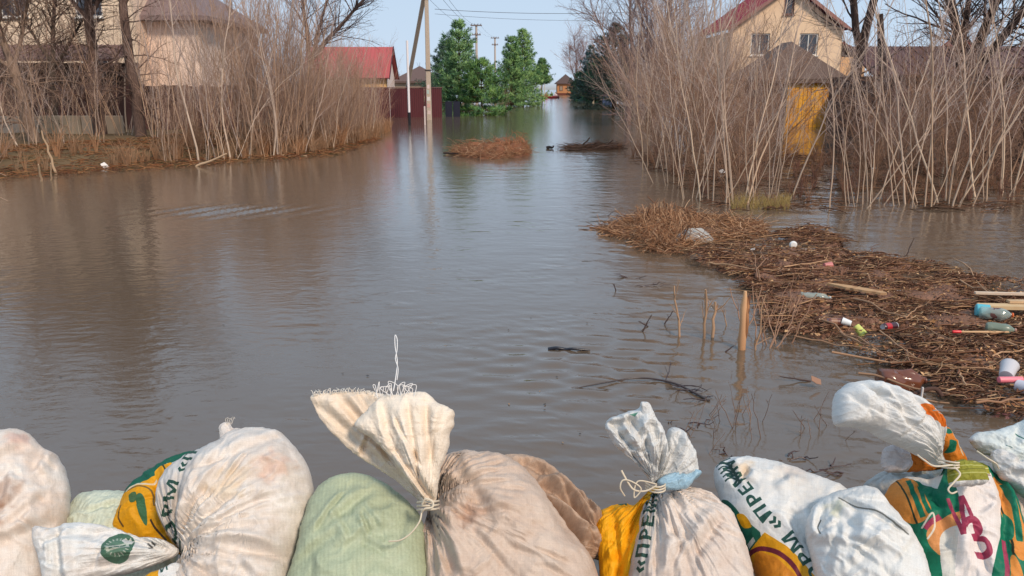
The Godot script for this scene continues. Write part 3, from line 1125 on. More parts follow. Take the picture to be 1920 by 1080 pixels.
func bare_tree(called: String, label: String, base: Vector3, height: float, r: float, limbs: Array, seed_: int, col: Color, col2: Color, group := "", fine := 1.0) -> Node3D:
	# limbs: [direction, share of height] for each big limb leaving the trunk; the fine branches are one crown
	rng.seed = seed_
	var t := thing(called, label, "tree", base, group)
	var trunk := Geo.new()
	var crown := Geo.new()
	var fork: float = limbs[0][2]
	var lean: Vector3 = limbs[0][0]
	var tp := line(Vector3(0, -0.5, 0), Vector3(lean.x * fork * height * 0.5, fork * height, lean.z * fork * height * 0.5), 9, r * 0.3)
	trunk.tube(tp, taper(10, r * 1.2, r * 0.78), 12, col, col, true)
	put("trunk", trunk.commit(), bark(), t)
	for e in limbs:
		var dir: Vector3 = e[0]
		var l: float = e[1] * height
		var from: Vector3 = tp[tp.size() - 1] - Vector3(0, rnd(0.0, 0.2), 0)
		var lg := Geo.new()
		var pts := PackedVector3Array([from])
		var d := dir.normalized()
		for s in 8:
			d = (d + in_unit() * 0.13 + Vector3(0, 0.05, 0)).normalized()
			pts.append(pts[s] + d * l / 8.0)
		lg.tube(pts, taper(9, r * e[3], r * e[3] * 0.22), 9, col, col.lerp(col2, 0.3), true)
		put("limb", lg.commit(), bark(), t)
		for q in int(32 * fine):
			var f := rnd(0.8, 7.9)
			var s := int(f)
			var pos := pts[s].lerp(pts[s + 1], f - s)
			var nd := (pts[s + 1] - pts[s]).normalized().rotated((pts[s + 1] - pts[s]).cross(in_unit()).normalized(), rnd(0.5, 1.1))
			grow(crown, pos, nd, l * rnd(0.22, 0.5), r * e[3] * rnd(0.16, 0.26), 0, {"levels": 3, "seg": [6, 4, 3], "kids": [8, 5], "angle": 0.6, "len": [0.5, 0.5], "start": 0.2, "rise": 0.03, "sides": [5, 3, 3], "bend": 0.2, "least": 0.004}, col, col2)
	# low twigs off the trunk
	for q in int(12 * fine):
		var s := rng.randi_range(3, 8)
		grow(crown, tp[s], Vector3(rnd(-1, 1), rnd(-0.1, 0.6), rnd(-1, 1)), height * rnd(0.1, 0.26), r * 0.14, 0, {"levels": 3, "seg": [6, 4, 3], "kids": [7, 4], "angle": 0.6, "len": [0.5, 0.5], "start": 0.25, "rise": -0.03, "sides": [5, 3, 3], "bend": 0.25, "least": 0.004}, col, col2)
	put("crown", crown.commit(), bark(), t)
	return t


func bark() -> StandardMaterial3D:
	if not mats.has("bark_wood"):
		var m := StandardMaterial3D.new()
		m.resource_name = "bark_wood"
		m.vertex_color_use_as_albedo = true
		m.roughness = 0.9
		m.metallic_specular = 0.3
		var f := make_noise(FastNoiseLite.FRACTAL_RIDGED, 0.02, 4, 31)
		var t := noise_texture(f, 256)
		var ramp := Gradient.new()
		ramp.set_color(0, Color(0.55, 0.53, 0.52))
		ramp.set_color(1, Color(1, 1, 1))
		t.color_ramp = ramp
		m.albedo_texture = t
		m.uv1_triplanar = true
		m.uv1_scale = Vector3(2.2, 0.5, 2.2)
		m.heightmap_enabled = true
		m.heightmap_texture = t
		m.heightmap_scale = 2.0
		mats["bark_wood"] = m
	return mats["bark_wood"]


func needle_tree(called: String, label: String, base: Vector3, height: float, width: float, seed_: int, dark: Color, light: Color, group := "", droop := 0.25, skirt := 0.03) -> Node3D:
	rng.seed = seed_
	var t := thing(called, label, "tree", base, group)
	var tg := Geo.new()
	tg.tube(line(Vector3(0, -0.5, 0), Vector3(0, height * 0.97, 0), 8, 0.04), taper(9, 0.022 * height, 0.006), 8, s8(104, 82, 66), s8(120, 90, 66))
	put("trunk", tg.commit(), bark(), t)
	var wood := Geo.new()
	var g := Geo.new()
	var whorls := int(height * 3.0)
	for w in whorls:
		var f := skirt + (0.985 - skirt) * (w + rnd(0, 0.6)) / whorls
		var y := f * height
		var reach := width * 0.5 * pow(1.0 - f, 0.85) * rnd(0.75, 1.15) + 0.12
		var n := 7 if f < 0.75 else 5
		var turn := rnd(0, TAU)
		for b in n:
			var a := turn + TAU * b / n + rnd(-0.3, 0.3)
			var l := reach * rnd(0.65, 1.2)
			var out := Vector3(cos(a), 0, sin(a))
			var lift := lerpf(-0.22, 0.55 + droop, pow(f, 0.8))
			var pts := PackedVector3Array()
			for s in 5:
				var u := s / 4.0
				pts.append(Vector3(0, y, 0) + out * l * u + Vector3(0, l * (lift * u - 0.35 * u * (1 - u)), 0) + in_unit() * 0.03)
			wood.tube(pts, taper(5, 0.018 + 0.012 * l, 0.006), 4, s8(98, 76, 58), s8(96, 84, 58))
			var tufts := int(6 + l * 15.0)
			for q in tufts:
				var u := 0.35 + 0.7 * q / float(tufts)
				var s := mini(int(u * 4.0), 3)
				u = minf(u, 1.02)
				var pos := pts[s].lerp(pts[s + 1], u * 4.0 - s) + Vector3(rnd(-1, 1), rnd(-0.4, 0.6), rnd(-1, 1)) * 0.13 * (0.4 + l)
				var tone := dark.lerp(light, clampf(rnd(0, 1) * 0.75 + 0.3 * smooth_noise.get_noise_2d(pos.x * 0.9 + base.x, pos.y * 0.9), 0, 1))
				tuft(g, pos, (out * 0.75 + Vector3(0, 0.55, 0) + in_unit() * 0.35).normalized(), rnd(0.2, 0.36), tone)
	# leader
	for q in 14:
		tuft(g, Vector3(rnd(-0.08, 0.08), height * rnd(0.93, 1.0), rnd(-0.08, 0.08)), Vector3(rnd(-0.4, 0.4), 1, rnd(-0.4, 0.4)).normalized(), 0.22, light)
	put("branches", wood.commit(), plain("bark"), t)
	put("crown", g.commit(), needles(), t)
	return t


func needles() -> StandardMaterial3D:
	var m := plain("needles", 0.6, 0.35)
	m.backlight_enabled = true
	m.backlight = Color(0.5, 0.5, 0.5)
	return m


func tuft(g: Geo, pos: Vector3, dir: Vector3, l: float, col: Color) -> void:
	# a bottle-brush of narrow needle bundles
	for k in 9:
		var d := (dir * 0.85 + in_unit() * 0.7).normalized()
		var side := d.cross(in_unit()).normalized() * l * 0.055
		var tip := pos + d * l
		var mid := pos + d * l * 0.45
		var nn := (d.cross(side).normalized() * 0.35 + dir).normalized()
		var base := g.v.size()
		var c := col * rnd(0.8, 1.2)
		for q in [pos, mid - side, tip, mid + side]:
			g.v.append(q)
			g.n.append(nn)
			g.c.append(c)
		var front := (mid + side - pos).cross(mid - side - pos)     # the side that faces outward
		if front.dot(nn) >= 0.0:
			g.i.append_array([base, base + 1, base + 2, base, base + 2, base + 3])
		else:
			g.i.append_array([base, base + 2, base + 1, base, base + 3, base + 2])


func build_trees() -> void:
	var bk := s8(140, 118, 104)
	var bk2 := s8(136, 108, 98)
	# left bank
	var b := level(72, 285)
	bare_tree("bare_tree", "pale-barked leafless tree with leaning trunk standing at the water's edge by the litter bank", Vector3(b.x, 0, b.z), 8.5, 0.17, [[Vector3(-0.25, 1, 0.1), 0.62, 0.30, 0.62], [Vector3(0.35, 0.8, -0.1), 0.5, 0.3, 0.4], [Vector3(-0.9, 0.6, 0.2), 0.45, 0.3, 0.38]], 101, s8(168, 142, 122), bk2, "", 2.0)
	b = level(170, 262)
	bare_tree("bare_tree", "straight dark-trunked leafless tree in front of the carport end", Vector3(at(172, 130, 29).x, 0, -29.0), 9.5, 0.2, [[Vector3(0.05, 1, 0), 0.55, 0.45, 0.7], [Vector3(0.7, 0.8, 0), 0.4, 0.45, 0.4], [Vector3(-0.7, 0.7, 0.2), 0.4, 0.45, 0.4]], 102, s8(130, 104, 92), bk2, "", 1.8)
	bare_tree("bare_tree", "slender grey leafless tree beside the light gap in the plank fence", Vector3(at(254, 150, 27).x, 0, -27.0), 9.0, 0.165, [[Vector3(-0.06, 1, 0), 0.55, 0.5, 0.7], [Vector3(0.6, 0.8, 0.1), 0.42, 0.5, 0.4], [Vector3(-0.6, 0.9, -0.1), 0.4, 0.5, 0.36]], 103, s8(128, 106, 96), bk2, "", 1.8)
	bare_tree("bare_tree", "thin leafless tree with crooked fork before the cream house wing", Vector3(at(88, 150, 30).x, 0, -30.0), 8.0, 0.13, [[Vector3(0.2, 1, 0), 0.5, 0.35, 0.7], [Vector3(0.9, 0.8, 0), 0.4, 0.35, 0.5], [Vector3(-0.6, 0.8, 0), 0.4, 0.35, 0.5]], 104, s8(120, 106, 94), bk2, "", 2.0)
	bare_tree("bare_tree", "big spreading leafless tree whose boughs arch over the thicket towards the street", Vector3(at(540, 150, 44).x, -0.2, -44.0), 11.5, 0.22, [[Vector3(0.75, 0.8, 0.1), 0.55, 0.3, 0.6], [Vector3(-0.2, 1, 0.1), 0.55, 0.3, 0.6], [Vector3(0.25, 1, -0.2), 0.5, 0.3, 0.5]], 105, s8(112, 96, 92), s8(120, 98, 96))
	# right-hand side, dark trunks against the sky
	bare_tree("bare_tree", "dark forked leafless tree in front of the yellow gable", Vector3(at(1582, 200, 26).x, -0.3, -26.0), 9.5, 0.2, [[Vector3(0.22, 1, 0), 0.6, 0.36, 0.74], [Vector3(-0.3, 1, 0.1), 0.6, 0.36, 0.62]], 106, s8(98, 82, 76), s8(112, 90, 84))
	var st := thing("broken_tree", "dark snapped-off tree trunk leaning beside the yellow house", "tree", Vector3(at(1662, 200, 28).x, -0.3, -28.0))
	var sg := Geo.new()
	sg.tube(line(Vector3(0.1, 0, 0), Vector3(-0.55, at(1625, 26, 28).y + 0.3, 0), 8, 0.05), taper(9, 0.17, 0.1), 10, s8(94, 80, 76), s8(86, 74, 72), true)
	put("trunk", sg.commit(), bark(), st)
	bare_tree("bare_tree", "stout dark leafless tree with several splayed limbs standing highest over the willow stems", Vector3(at(1838, 200, 23).x, -0.3, -23.0), 9.0, 0.25, [[Vector3(-0.45, 1, 0), 0.6, 0.26, 0.6], [Vector3(0.2, 1, 0.1), 0.6, 0.26, 0.62], [Vector3(0.75, 1, 0), 0.6, 0.26, 0.56], [Vector3(-0.15, 1, -0.2), 0.55, 0.26, 0.4]], 107, s8(84, 70, 66), s8(104, 84, 80))
	bare_tree("bare_tree", "dark leafless tree leaning outward at the edge of the view behind willow stems", Vector3(at(1915, 200, 21).x, -0.3, -21.0), 8.5, 0.2, [[Vector3(0.4, 1, 0), 0.6, 0.25, 0.7], [Vector3(-0.3, 1, 0), 0.55, 0.25, 0.55]], 108, s8(84, 70, 66), s8(104, 84, 80))
	# birches up the street
	var bw := s8(206, 178, 168)
	var q := level(1072, 180)
	bare_tree("birch_tree", "pinkish bare birch rising behind the orange timber house", Vector3(14.6, 0, -190.0), 13.5, 0.24, [[Vector3(0.0, 1, 0), 0.75, 0.25, 0.8], [Vector3(0.3, 1, 0.1), 0.6, 0.25, 0.55], [Vector3(-0.35, 1, 0), 0.6, 0.25, 0.5]], 110, bw, s8(196, 150, 146), "", 2.4)
	bare_tree("birch_tree", "bare pale birch with crooked lower boughs overhanging the street before the dark conifers", Vector3(at(1180, 150, 48).x, -0.3, -48.0), 10.0, 0.17, [[Vector3(0.02, 1, 0), 0.7, 0.22, 0.8], [Vector3(-0.45, 0.9, 0.2), 0.5, 0.22, 0.5], [Vector3(0.4, 1, 0), 0.55, 0.22, 0.5]], 111, s8(176, 150, 142), s8(160, 130, 128), "", 1.6)
	bare_tree("birch_tree", "second bare birch rising tall behind the first crooked one", Vector3(at(1225, 150, 40).x, -0.3, -40.0), 10.0, 0.15, [[Vector3(0.02, 1, 0), 0.7, 0.22, 0.8], [Vector3(-0.3, 1, 0.2), 0.55, 0.22, 0.5], [Vector3(0.4, 1, 0), 0.55, 0.22, 0.5]], 112, s8(160, 136, 130), s8(152, 124, 122), "", 1.6)
	# pines in the middle
	var dk := s8(80, 124, 84)
	var lt := s8(188, 220, 134)
	needle_tree("pine_tree", "tall full pine closest to the concrete pole, blue-green top", Vector3(at(862, 200, 60).x, 0, -60.0), at(858, 40, 60).y, 5.0, 201, s8(78, 122, 86), s8(172, 206, 134), "", 0.35)
	needle_tree("pine_tree", "lower bushy yellow-green pine leaning out over the water in front of the tall one", Vector3(at(903, 200, 58).x, 0, -58.0), at(903, 112, 58).y, 4.4, 202, dk, s8(142, 176, 86), "", 0.35)
	needle_tree("pine_tree", "narrow dark pine left of the twin-topped group", Vector3(at(958, 190, 84).x, 0, -84.0), at(946, 70, 84).y, 4.4, 203, s8(76, 118, 80), s8(164, 198, 120), "", 0.5, 0.05)
	needle_tree("pine_tree", "highest pointed pine of the group standing nearest the street centre", Vector3(at(980, 190, 88).x, 0, -88.0), at(985, 54, 88).y, 5.4, 204, dk, lt, "", 0.4, 0.05)
	needle_tree("pine_tree", "rounded pine at the street end of the group", Vector3(at(1016, 186, 104).x, 0, -104.0), at(1014, 110, 104).y, 3.6, 205, dk, s8(146, 170, 92), "", 0.5, 0.4)
	needle_tree("pine_tree", "small far pine showing behind the tall full pine", Vector3(at(838, 190, 76).x, 0, -76.0), at(838, 80, 76).y, 5.4, 206, s8(70, 98, 84), s8(136, 160, 126), "", 0.5)
	# dark conifers on the other side
	needle_tree("fir_tree", "slim blue-green fir spire rising over the clipped dark hedge", Vector3(at(1106, 190, 120).x, 0, -120.0), at(1106, 84, 120).y, 4.6, 211, s8(44, 78, 80), s8(88, 124, 122), "", 0.2)
	needle_tree("fir_tree", "dark broad fir half covered by bare birch twigs", Vector3(at(1150, 190, 75).x, 0, -75.0), at(1150, 44, 75).y, 7.5, 212, s8(52, 66, 60), s8(96, 108, 94), "", 0.15)
	for k in 4:
		var hp := at(1086 + k * 13, 182, 128 - k * 8)
		needle_tree("thuja", ["round-topped thuja at the end of the dark hedge nearest the orange house", "second thuja of the dark hedge", "third thuja of the dark hedge, behind the bollard lamp", "tallest thuja where the dark hedge meets the fir"][k], Vector3(hp.x, 0, hp.z), 4.0 + 0.45 * k, 4.2, 221 + k, s8(44, 82, 62), s8(84, 126, 88), "hedge thujas", 0.9)


# ---------------------------------------------------------------- thickets of bare stems

func build_thickets() -> void:
	rng.seed = 777
	var tints := [[s8(206, 182, 160), s8(186, 164, 152)], [s8(192, 168, 150), s8(182, 158, 148)], [s8(180, 158, 144), s8(176, 156, 150)], [s8(208, 168, 134), s8(184, 154, 142)]]
	for k in 26:
		var g := Geo.new()
		var t: Array = tints[k % 4]
		var h := rnd(3.2, 4.8)
		grow(g, Vector3.ZERO, Vector3(rnd(-0.08, 0.08), 1, rnd(-0.08, 0.08)), h, lerpf(0.007, 0.024, pow(rnd(0, 1), 2.0)), 0, {"levels": 3, "seg": [10, 5, 3], "kids": [14, 6], "angle": 0.55, "len": [0.26, 0.5], "start": 0.24, "rise": 0.025, "sides": [6, 3, 3], "bend": 0.15, "least": 0.0022}, t[0], t[1])
		stem_pool.append(g.commit())
	for k in 12:                                                  # stout pale canes
		var g := Geo.new()
		var c := s8(220, 194, 166).lerp(s8(212, 164, 120), rnd(0, 1) * rnd(0, 1)).lerp(s8(172, 148, 130), rnd(0, 0.8))
		grow(g, Vector3.ZERO, Vector3(rnd(-0.06, 0.06), 1, rnd(-0.06, 0.06)), rnd(4.0, 5.2), lerpf(0.008, 0.021, rnd(0, 1)), 0, {"levels": 3, "seg": [11, 5, 3], "kids": [9, 5], "angle": 0.5, "len": [0.26, 0.5], "start": 0.3, "rise": 0.03, "sides": [7, 4, 3], "bend": 0.12, "least": 0.0026}, c, s8(190, 166, 154))
		cane_pool.append(g.commit())
	for k in 10:                                                  # low tangled brush, browner
		var g := Geo.new()
		grow(g, Vector3.ZERO, Vector3(rnd(-0.3, 0.3), 1, rnd(-0.3, 0.3)), rnd(1.6, 3.0), rnd(0.007, 0.013), 0, {"levels": 3, "seg": [7, 5, 4], "kids": [15, 7], "angle": 0.85, "len": [0.42, 0.5], "start": 0.06, "rise": -0.01, "sides": [5, 3, 3], "bend": 0.26, "least": 0.0028}, s8(152, 118, 92), s8(146, 112, 92))
		tangle_pool.append(g.commit())
	for k in 10:                                                  # brushier, reddish stems
		var g := Geo.new()
		grow(g, Vector3.ZERO, Vector3(rnd(-0.1, 0.1), 1, rnd(-0.1, 0.1)), rnd(2.6, 4.2), rnd(0.009, 0.016), 0, {"levels": 3, "seg": [8, 5, 3], "kids": [17, 6], "angle": 0.55, "len": [0.34, 0.5], "start": 0.08, "rise": 0.04, "sides": [5, 3, 3], "bend": 0.12, "least": 0.0026}, s8(184, 152, 126), s8(170, 138, 118))
		brush_pool.append(g.commit())

	# left bank thicket, ragged rows from the near corner to the fence
	var left_edge := [Vector3(-11.4, 0, -17.8), Vector3(-8.9, 0, -20.3), Vector3(-6.2, 0, -23.4), Vector3(-5.3, 0, -29), Vector3(-5.4, 0, -36.5)]
	for k in 150:
		var f := rnd(0.0, 3.999)
		if k < 24:
			f = 4.0 * k / 24.0
		var s := int(f)
		var p: Vector3 = left_edge[s].lerp(left_edge[s + 1], f - s)
		var back := rnd(0.2, 0.6) if k < 24 else rnd(0.5, 5.0)
		p += Vector3(-0.8 * back, 0, -0.7 * back if s < 2 else -0.1 * back)
		var sparse := p.x < -8.3                                   # thinner where the litter bank shows
		if sparse and k % 7 != 0:
			continue
		var sz := (rnd(1.05, 1.5) if f < 2.4 else rnd(0.7, 1.05)) if not sparse else rnd(0.6, 0.95)
		shrub(p + Vector3(0, maxf(land(p.x, p.z), -0.2), 0), rng.randi_range(4, 6) if sparse else rng.randi_range(6, 9), sz, 0.15, 0.62, "leafless brown shrub in the dense thicket on the bank before the red roof", "shrubs of the thicket before the red roof")
	for k in 26:                                                   # taller brush along the plank fence
		var p := Vector3(-21.5 + 0.52 * k + rnd(-0.3, 0.3), 0, rnd(-31.2, -26.0))
		shrub(p + Vector3(0, land(p.x, p.z), 0), rng.randi_range(3, 5), rnd(1.05, 1.5), 0.28, 0.4, "thin leafless sapling shrub on the littered yard before the dark plank fence", "sapling shrubs before the plank fence")
	# front row of tall pale stems in the water to the right, then the thicket behind and along the street
	var front := [[1262.0, 345.0, 8, 0.9], [1300.0, 372.0, 8, 1.0], [1328.0, 376.0, 6, 1.0], [1380.0, 384.0, 9, 1.05], [1418.0, 380.0, 7, 1.0], [1452.0, 372.0, 5, 0.95], [1584.0, 388.0, 4, 1.0], [1612.0, 384.0, 9, 1.05], [1638.0, 376.0, 5, 1.0], [1712.0, 386.0, 9, 1.15], [1745.0, 388.0, 6, 1.2], [1782.0, 384.0, 9, 1.15], [1850.0, 372.0, 6, 1.0], [1900.0, 360.0, 8, 1.0], [1226.0, 318.0, 7, 0.9]]
	var front_names := ["in the water nearest the open street, leaning over it", "second from the open street", "third from the open street, close beside the second", "before the crimson roof slope, with yellow sedge at its foot", "just past the sedge", "before the dark garage roof", "before the right edge of the orange garage doors", "before the forked dark tree", "small and thin, next to the forked dark tree", "before the broken dark trunk", "tight and straight, left of the thickest clump", "thickest and palest, with canes splaying low over the water", "sparse, in front of the stout splayed tree", "at the edge of the view", "set farther back along the street edge"]
	for n in front.size():
		var e: Array = front[n]
		var p := level(e[0], e[1])
		shrub(p + Vector3(0, -0.25, 0), e[2] - 2, e[3] * rnd(0.75, 1.08), 0.2, -1.0, "pale leafless willow clump " + front_names[n], "front row of willow clumps")
	var right_edge := [Vector3(4.0, 0, -16.5), Vector3(4.5, 0, -22), Vector3(5.2, 0, -30), Vector3(6.4, 0, -42), Vector3(8.6, 0, -62), Vector3(11.0, 0, -85)]
	for k in 46:
		var f := 0.7 + 4.3 * k / 46.0
		var s := int(f)
		var p: Vector3 = right_edge[s].lerp(right_edge[s + 1], f - s) + Vector3(rnd(0.0, 1.0) + (0.9 if k % 2 else 0.0), 0, rnd(-0.6, 0.6))
		shrub(p + Vector3(0, -0.25, 0), rng.randi_range(5, 8), rnd(0.9, 1.4) + 0.12 * s, 0.3, 0.5, "leafless grey-brown shrub overhanging the street on the yellow house side", "shrubs along the street on the yellow house side")
	for k in 30:
		var p := Vector3(rnd(4.5, 13.5), -0.25, rnd(-27, -15.5))
		if p.x > -p.z * 0.66 + 1.0 or (p.x / -p.z > 0.29 and p.x / -p.z < 0.43):
			continue
		shrub(p, rng.randi_range(5, 8), rnd(0.75, 1.1), 0.26, 0.4, "leafless shrub deep in the flooded thicket before the yellow house", "shrubs inside the flooded thicket")
	for k in 9:                                                    # brown brush at the foot of the pines
		var p := at(868 + k * 15.0, 190, 66.0 + 3.0 * k)
		shrub(Vector3(p.x, -0.3, p.z), 8, rnd(0.55, 0.8), 0.35, 1.0, "low reddish-brown bare shrub at the foot of the pines", "shrubs at the foot of the pines")
	for k in 46:                                                   # brown tangle behind the canes
		var px := 1236.0 + 15.2 * k + rnd(-8, 8)
		var p := at(px, 300, rnd(15.2, 24.0))
		if px > 1440 and px < 1585:
			continue
		shrub(Vector3(p.x, -0.2, p.z), rng.randi_range(5, 7), rnd(0.95, 1.6), 0.32, 2.0, "low tangled red-brown brush behind the pale willow canes", "tangled brush in the flooded thicket")
	for k in 9:                                                    # thin screen before the garage
		var px := 1390.0 + 21.0 * k + rnd(-8, 8)
		var p := at(px, 300, rnd(17.0, 30.0))
		if px > 1462 and px < 1566 and k % 2 > 0:
			continue
		shrub(Vector3(p.x, -0.25, p.z), rng.randi_range(2, 3), rnd(0.85, 1.15), 0.2, 0.1, "thin leafless saplings in the water before the brown garage roof", "saplings before the garage")
	for k in 16:
		var f := 3.99 * k / 16.0
		var s := int(f)
		var p: Vector3 = left_edge[s].lerp(left_edge[s + 1], f - s) + Vector3(-rnd(0.6, 2.6), 0, -rnd(0.2, 1.4))
		if p.x < -9.0:
			continue
		shrub(p + Vector3(0, maxf(land(p.x, p.z), -0.2), 0), rng.randi_range(4, 6), rnd(0.8, 1.2), 0.3, 2.0, "low tangled red-brown brush at the foot of the bank thicket", "tangled brush on the bank")
	# low drooping twigs that reach into the view at the near left
	var dr := thing("overhanging_twig", "thin pale twigs drooping into view over the water at the near left", "branch", at(-60, 330, 6.5))
	var limb := Geo.new()
	limb.tube(curve3([Vector3(-0.75, -2.2, -0.1), Vector3(-0.6, -1.2, 0.0), Vector3(-0.3, -0.4, 0.02), Vector3(-0.04, 0.08, 0)], 5), taper(16, 0.022, 0.005), 7, s8(150, 126, 108), s8(180, 150, 130))
	put("limb", limb.commit(), plain("bark"), dr)
	for k in 4:
		var g := Geo.new()
		var from := Vector3(-0.05 - 0.08 * k, 0.06 - 0.16 * k, 0)
		var pts := curve3([from, from + Vector3(0.2, 0.02, 0.05), from + Vector3(0.36 + 0.06 * (k % 2), -0.06 - 0.04 * (k % 3), 0)], 5)
		g.tube(pts, taper(pts.size(), 0.004, 0.0015), 4, s8(190, 166, 140), s8(180, 150, 130))
		put("twig", g.commit(), plain("bark"), dr)


func shrub(where: Vector3, n: int, size: float, splay: float, brush: float, label: String, group: String) -> void:
	var t := thing("bare_shrub", label, "shrub", where, group)
	for k in n:
		var a := TAU * k / n + rnd(-0.5, 0.5)
		var m: Mesh = tangle_pool[rng.randi() % tangle_pool.size()] if brush > 1.5 else cane_pool[rng.randi() % cane_pool.size()] if brush < 0.0 else brush_pool[rng.randi() % brush_pool.size()] if rnd(0, 1) < brush else stem_pool[rng.randi() % stem_pool.size()]
		var o := put("stem", m, plain("bark", 0.85, 0.3), t)
		var lean := absf(rng.randfn(0.0, splay))
		var b := Basis(Vector3(cos(a), 0, sin(a)).cross(Vector3.UP).normalized(), -lean) * Basis(Vector3.UP, rnd(0, TAU))
		o.transform = Transform3D(b.scaled(Vector3.ONE * size * rnd(0.7, 1.1)), Vector3(cos(a), 0, sin(a)) * rnd(0.02, 0.3))


# ---------------------------------------------------------------- floating debris

func mat_patch(outline: Array, thick: float, col: Color, col2: Color, seed_: int, wet := 0.0) -> Geo:
	# a raft of matted reed and mud: an uneven sheet, thin at its rim
	var g := Geo.new()
	var pts := PackedVector3Array()
	var mid := Vector3.ZERO
	for e in outline:
		pts.append(level(e[0], e[1]))
	var ring: Array = []
	for q in pts:
		ring.append(q)
	ring.append(pts[0])
	var loop := curve3(ring, 8)
	loop.remove_at(loop.size() - 1)
	for q in loop:
		mid += q / loop.size()
	var rings := 34
	var n := loop.size()
	for j in rings + 1:
		var f := float(j) / rings
		for k in n:
			var q := mid.lerp(loop[k], f)
			var edge := smoothstep(1.0, 0.72, f)
			q += Vector3(smooth_noise.get_noise_2d(q.x * 2.0 + seed_, q.z * 2.0), 0, smooth_noise.get_noise_2d(q.z * 2.0, q.x * 2.0 + seed_)) * 0.16 * f
			var h := 0.012 * edge + thick * edge * maxf(0.04, 0.45 + 0.9 * smooth_noise.get_noise_2d(q.x * 1.6 + seed_, q.z * 1.6)) + 0.012 * edge * ridge_noise.get_noise_2d(q.x * 5.0, q.z * 9.0)
			h -= wet * 0.11 * smoothstep(0.02, -0.22, smooth_noise.get_noise_2d(q.x * 0.85 + 17.0, q.z * 1.3)) + 0.0
			g.v.append(Vector3(q.x, h - 0.015 * (1.0 - edge), q.z))
			g.n.append(Vector3.UP)
			var t := 0.5 + 0.5 * smooth_noise.get_noise_2d(q.x * 3.0, q.z * 4.0 + seed_)
			g.c.append(col.lerp(col2, t))
	for j in rings:
		for k in n:
			var a := j * n + k
			var b := j * n + (k + 1) % n
			g.i.append_array([a, b, a + n, b, b + n, a + n])
	var f0 := (g.v[g.i[3 * n * 40 + 2]] - g.v[g.i[3 * n * 40]]).cross(g.v[g.i[3 * n * 40 + 1]] - g.v[g.i[3 * n * 40]])
	if f0.y < 0.0:
		for q in range(0, g.i.size(), 3):
			var keep := g.i[q + 1]
			g.i[q + 1] = g.i[q + 2]
			g.i[q + 2] = keep
	recompute_normals(g, true)
	return g


func recompute_normals(g: Geo, up := false) -> void:
	var nn := PackedVector3Array()
	nn.resize(g.v.size())
	for t in range(0, g.i.size(), 3):
		var a := g.i[t]
		var b := g.i[t + 1]
		var c := g.i[t + 2]
		var f := (g.v[c] - g.v[a]).cross(g.v[b] - g.v[a])
		nn[a] += f
		nn[b] += f
		nn[c] += f
	for k in nn.size():
		var f := nn[k].normalized()
		if up and f.y < 0.0:
			f = -f
		g.n[k] = f if f.length() > 0.5 else Vector3.UP


func straw_mesh() -> ArrayMesh:
	var g := Geo.new()
	g.tube(curve3([Vector3(-0.5, 0, 0), Vector3(-0.1, 0.02, 0.02), Vector3(0.2, 0.01, -0.02), Vector3(0.5, 0.0, 0.03)], 2), taper(7, 0.0075, 0.005), 3, Color.WHITE, Color.WHITE)
	return g.commit()


func inside(outline: Array, p: Vector3) -> bool:
	var q := PackedVector2Array()
	for e in outline:
		var w := level(e[0], e[1])
		q.append(Vector2(w.x, w.z))
	return Geometry2D.is_point_in_polygon(Vector2(p.x, p.z), q)


func straw_over(called: String, label: String, category: String, outline: Array, n: int, thick: float, long: float, lie: float, spread: float, cols: Array, bristle := 0.1, up := 0.0) -> void:
	var lo := Vector3(1e9, 0, 1e9)
	var hi := Vector3(-1e9, 0, -1e9)
	for e in outline:
		var w := level(e[0], e[1])
		lo = lo.min(w)
		hi = hi.max(w)
	var where := []
	var tints := []
	var tries := 0
	while where.size() < n and tries < n * 12:
		tries += 1
		var p := Vector3(rnd(lo.x, hi.x), 0, rnd(lo.z, hi.z))
		if not inside(outline, p):
			continue
		if outline == RAFT and smooth_noise.get_noise_2d(p.x * 0.85 + 17.0, p.z * 1.3) < -0.07 and rnd(0, 1) < 0.85:
			continue
		var h := thick * clampf(0.4 + 0.9 * smooth_noise.get_noise_2d(p.x * 1.6, p.z * 1.6), 0.05, 1.0)
		p.y = (rnd(0.0, 1.0) * h if bristle > 0.2 else h * rnd(0.8, 1.12) + 0.012) + 0.004 + up * rnd(0, 1)
		var l := long * (0.25 + 0.9 * pow(rnd(0, 1), 2.0))
		var b := Basis(Vector3.UP, lie + rng.randfn(0.0, spread)) * Basis(Vector3(0, 0, 1), rng.randfn(0.0, bristle))
		var th := 0.25 + 0.9 * pow(rnd(0, 1), 1.8)
		where.append(Transform3D(b * Basis.from_scale(Vector3(l, th, th)), p))
		tints.append((cols[rng.randi() % cols.size()] as Color) * rnd(0.7, 1.2))
	var o := scatter(called, straw_mesh(), plain("straw", 0.9, 0.25), where, tints)
	tag(o, label, category)


func stick(a: Vector3, b: Vector3, r: float, col: Color, label: String, group := "", forks := 0, called := "stick") -> Node3D:
	var t := thing(called, label, "stick", a, group)
	var g := Geo.new()
	var p := line(Vector3.ZERO, b - a, 6, a.distance_to(b) * 0.025)
	g.tube(p, taper(7, r, r * 0.55), 7, col, col * 0.95, true)
	put("shaft", g.commit(), plain("bark", 0.85, 0.3), t)
	for k in forks:
		var f := Geo.new()
		var s := rng.randi_range(2, 5)
		grow(f, p[s], ((b - a).normalized() + in_unit() * 0.7).normalized(), a.distance_to(b) * rnd(0.15, 0.4), r * 0.45, 0, {"levels": 2, "seg": [5, 3], "kids": [3], "angle": 0.6, "len": [0.45], "start": 0.3, "rise": 0.02, "sides": [4, 3], "bend": 0.22, "least": 0.0018}, col, col)
		put("twig", f.commit(), plain("bark", 0.85, 0.3), t)
	return t


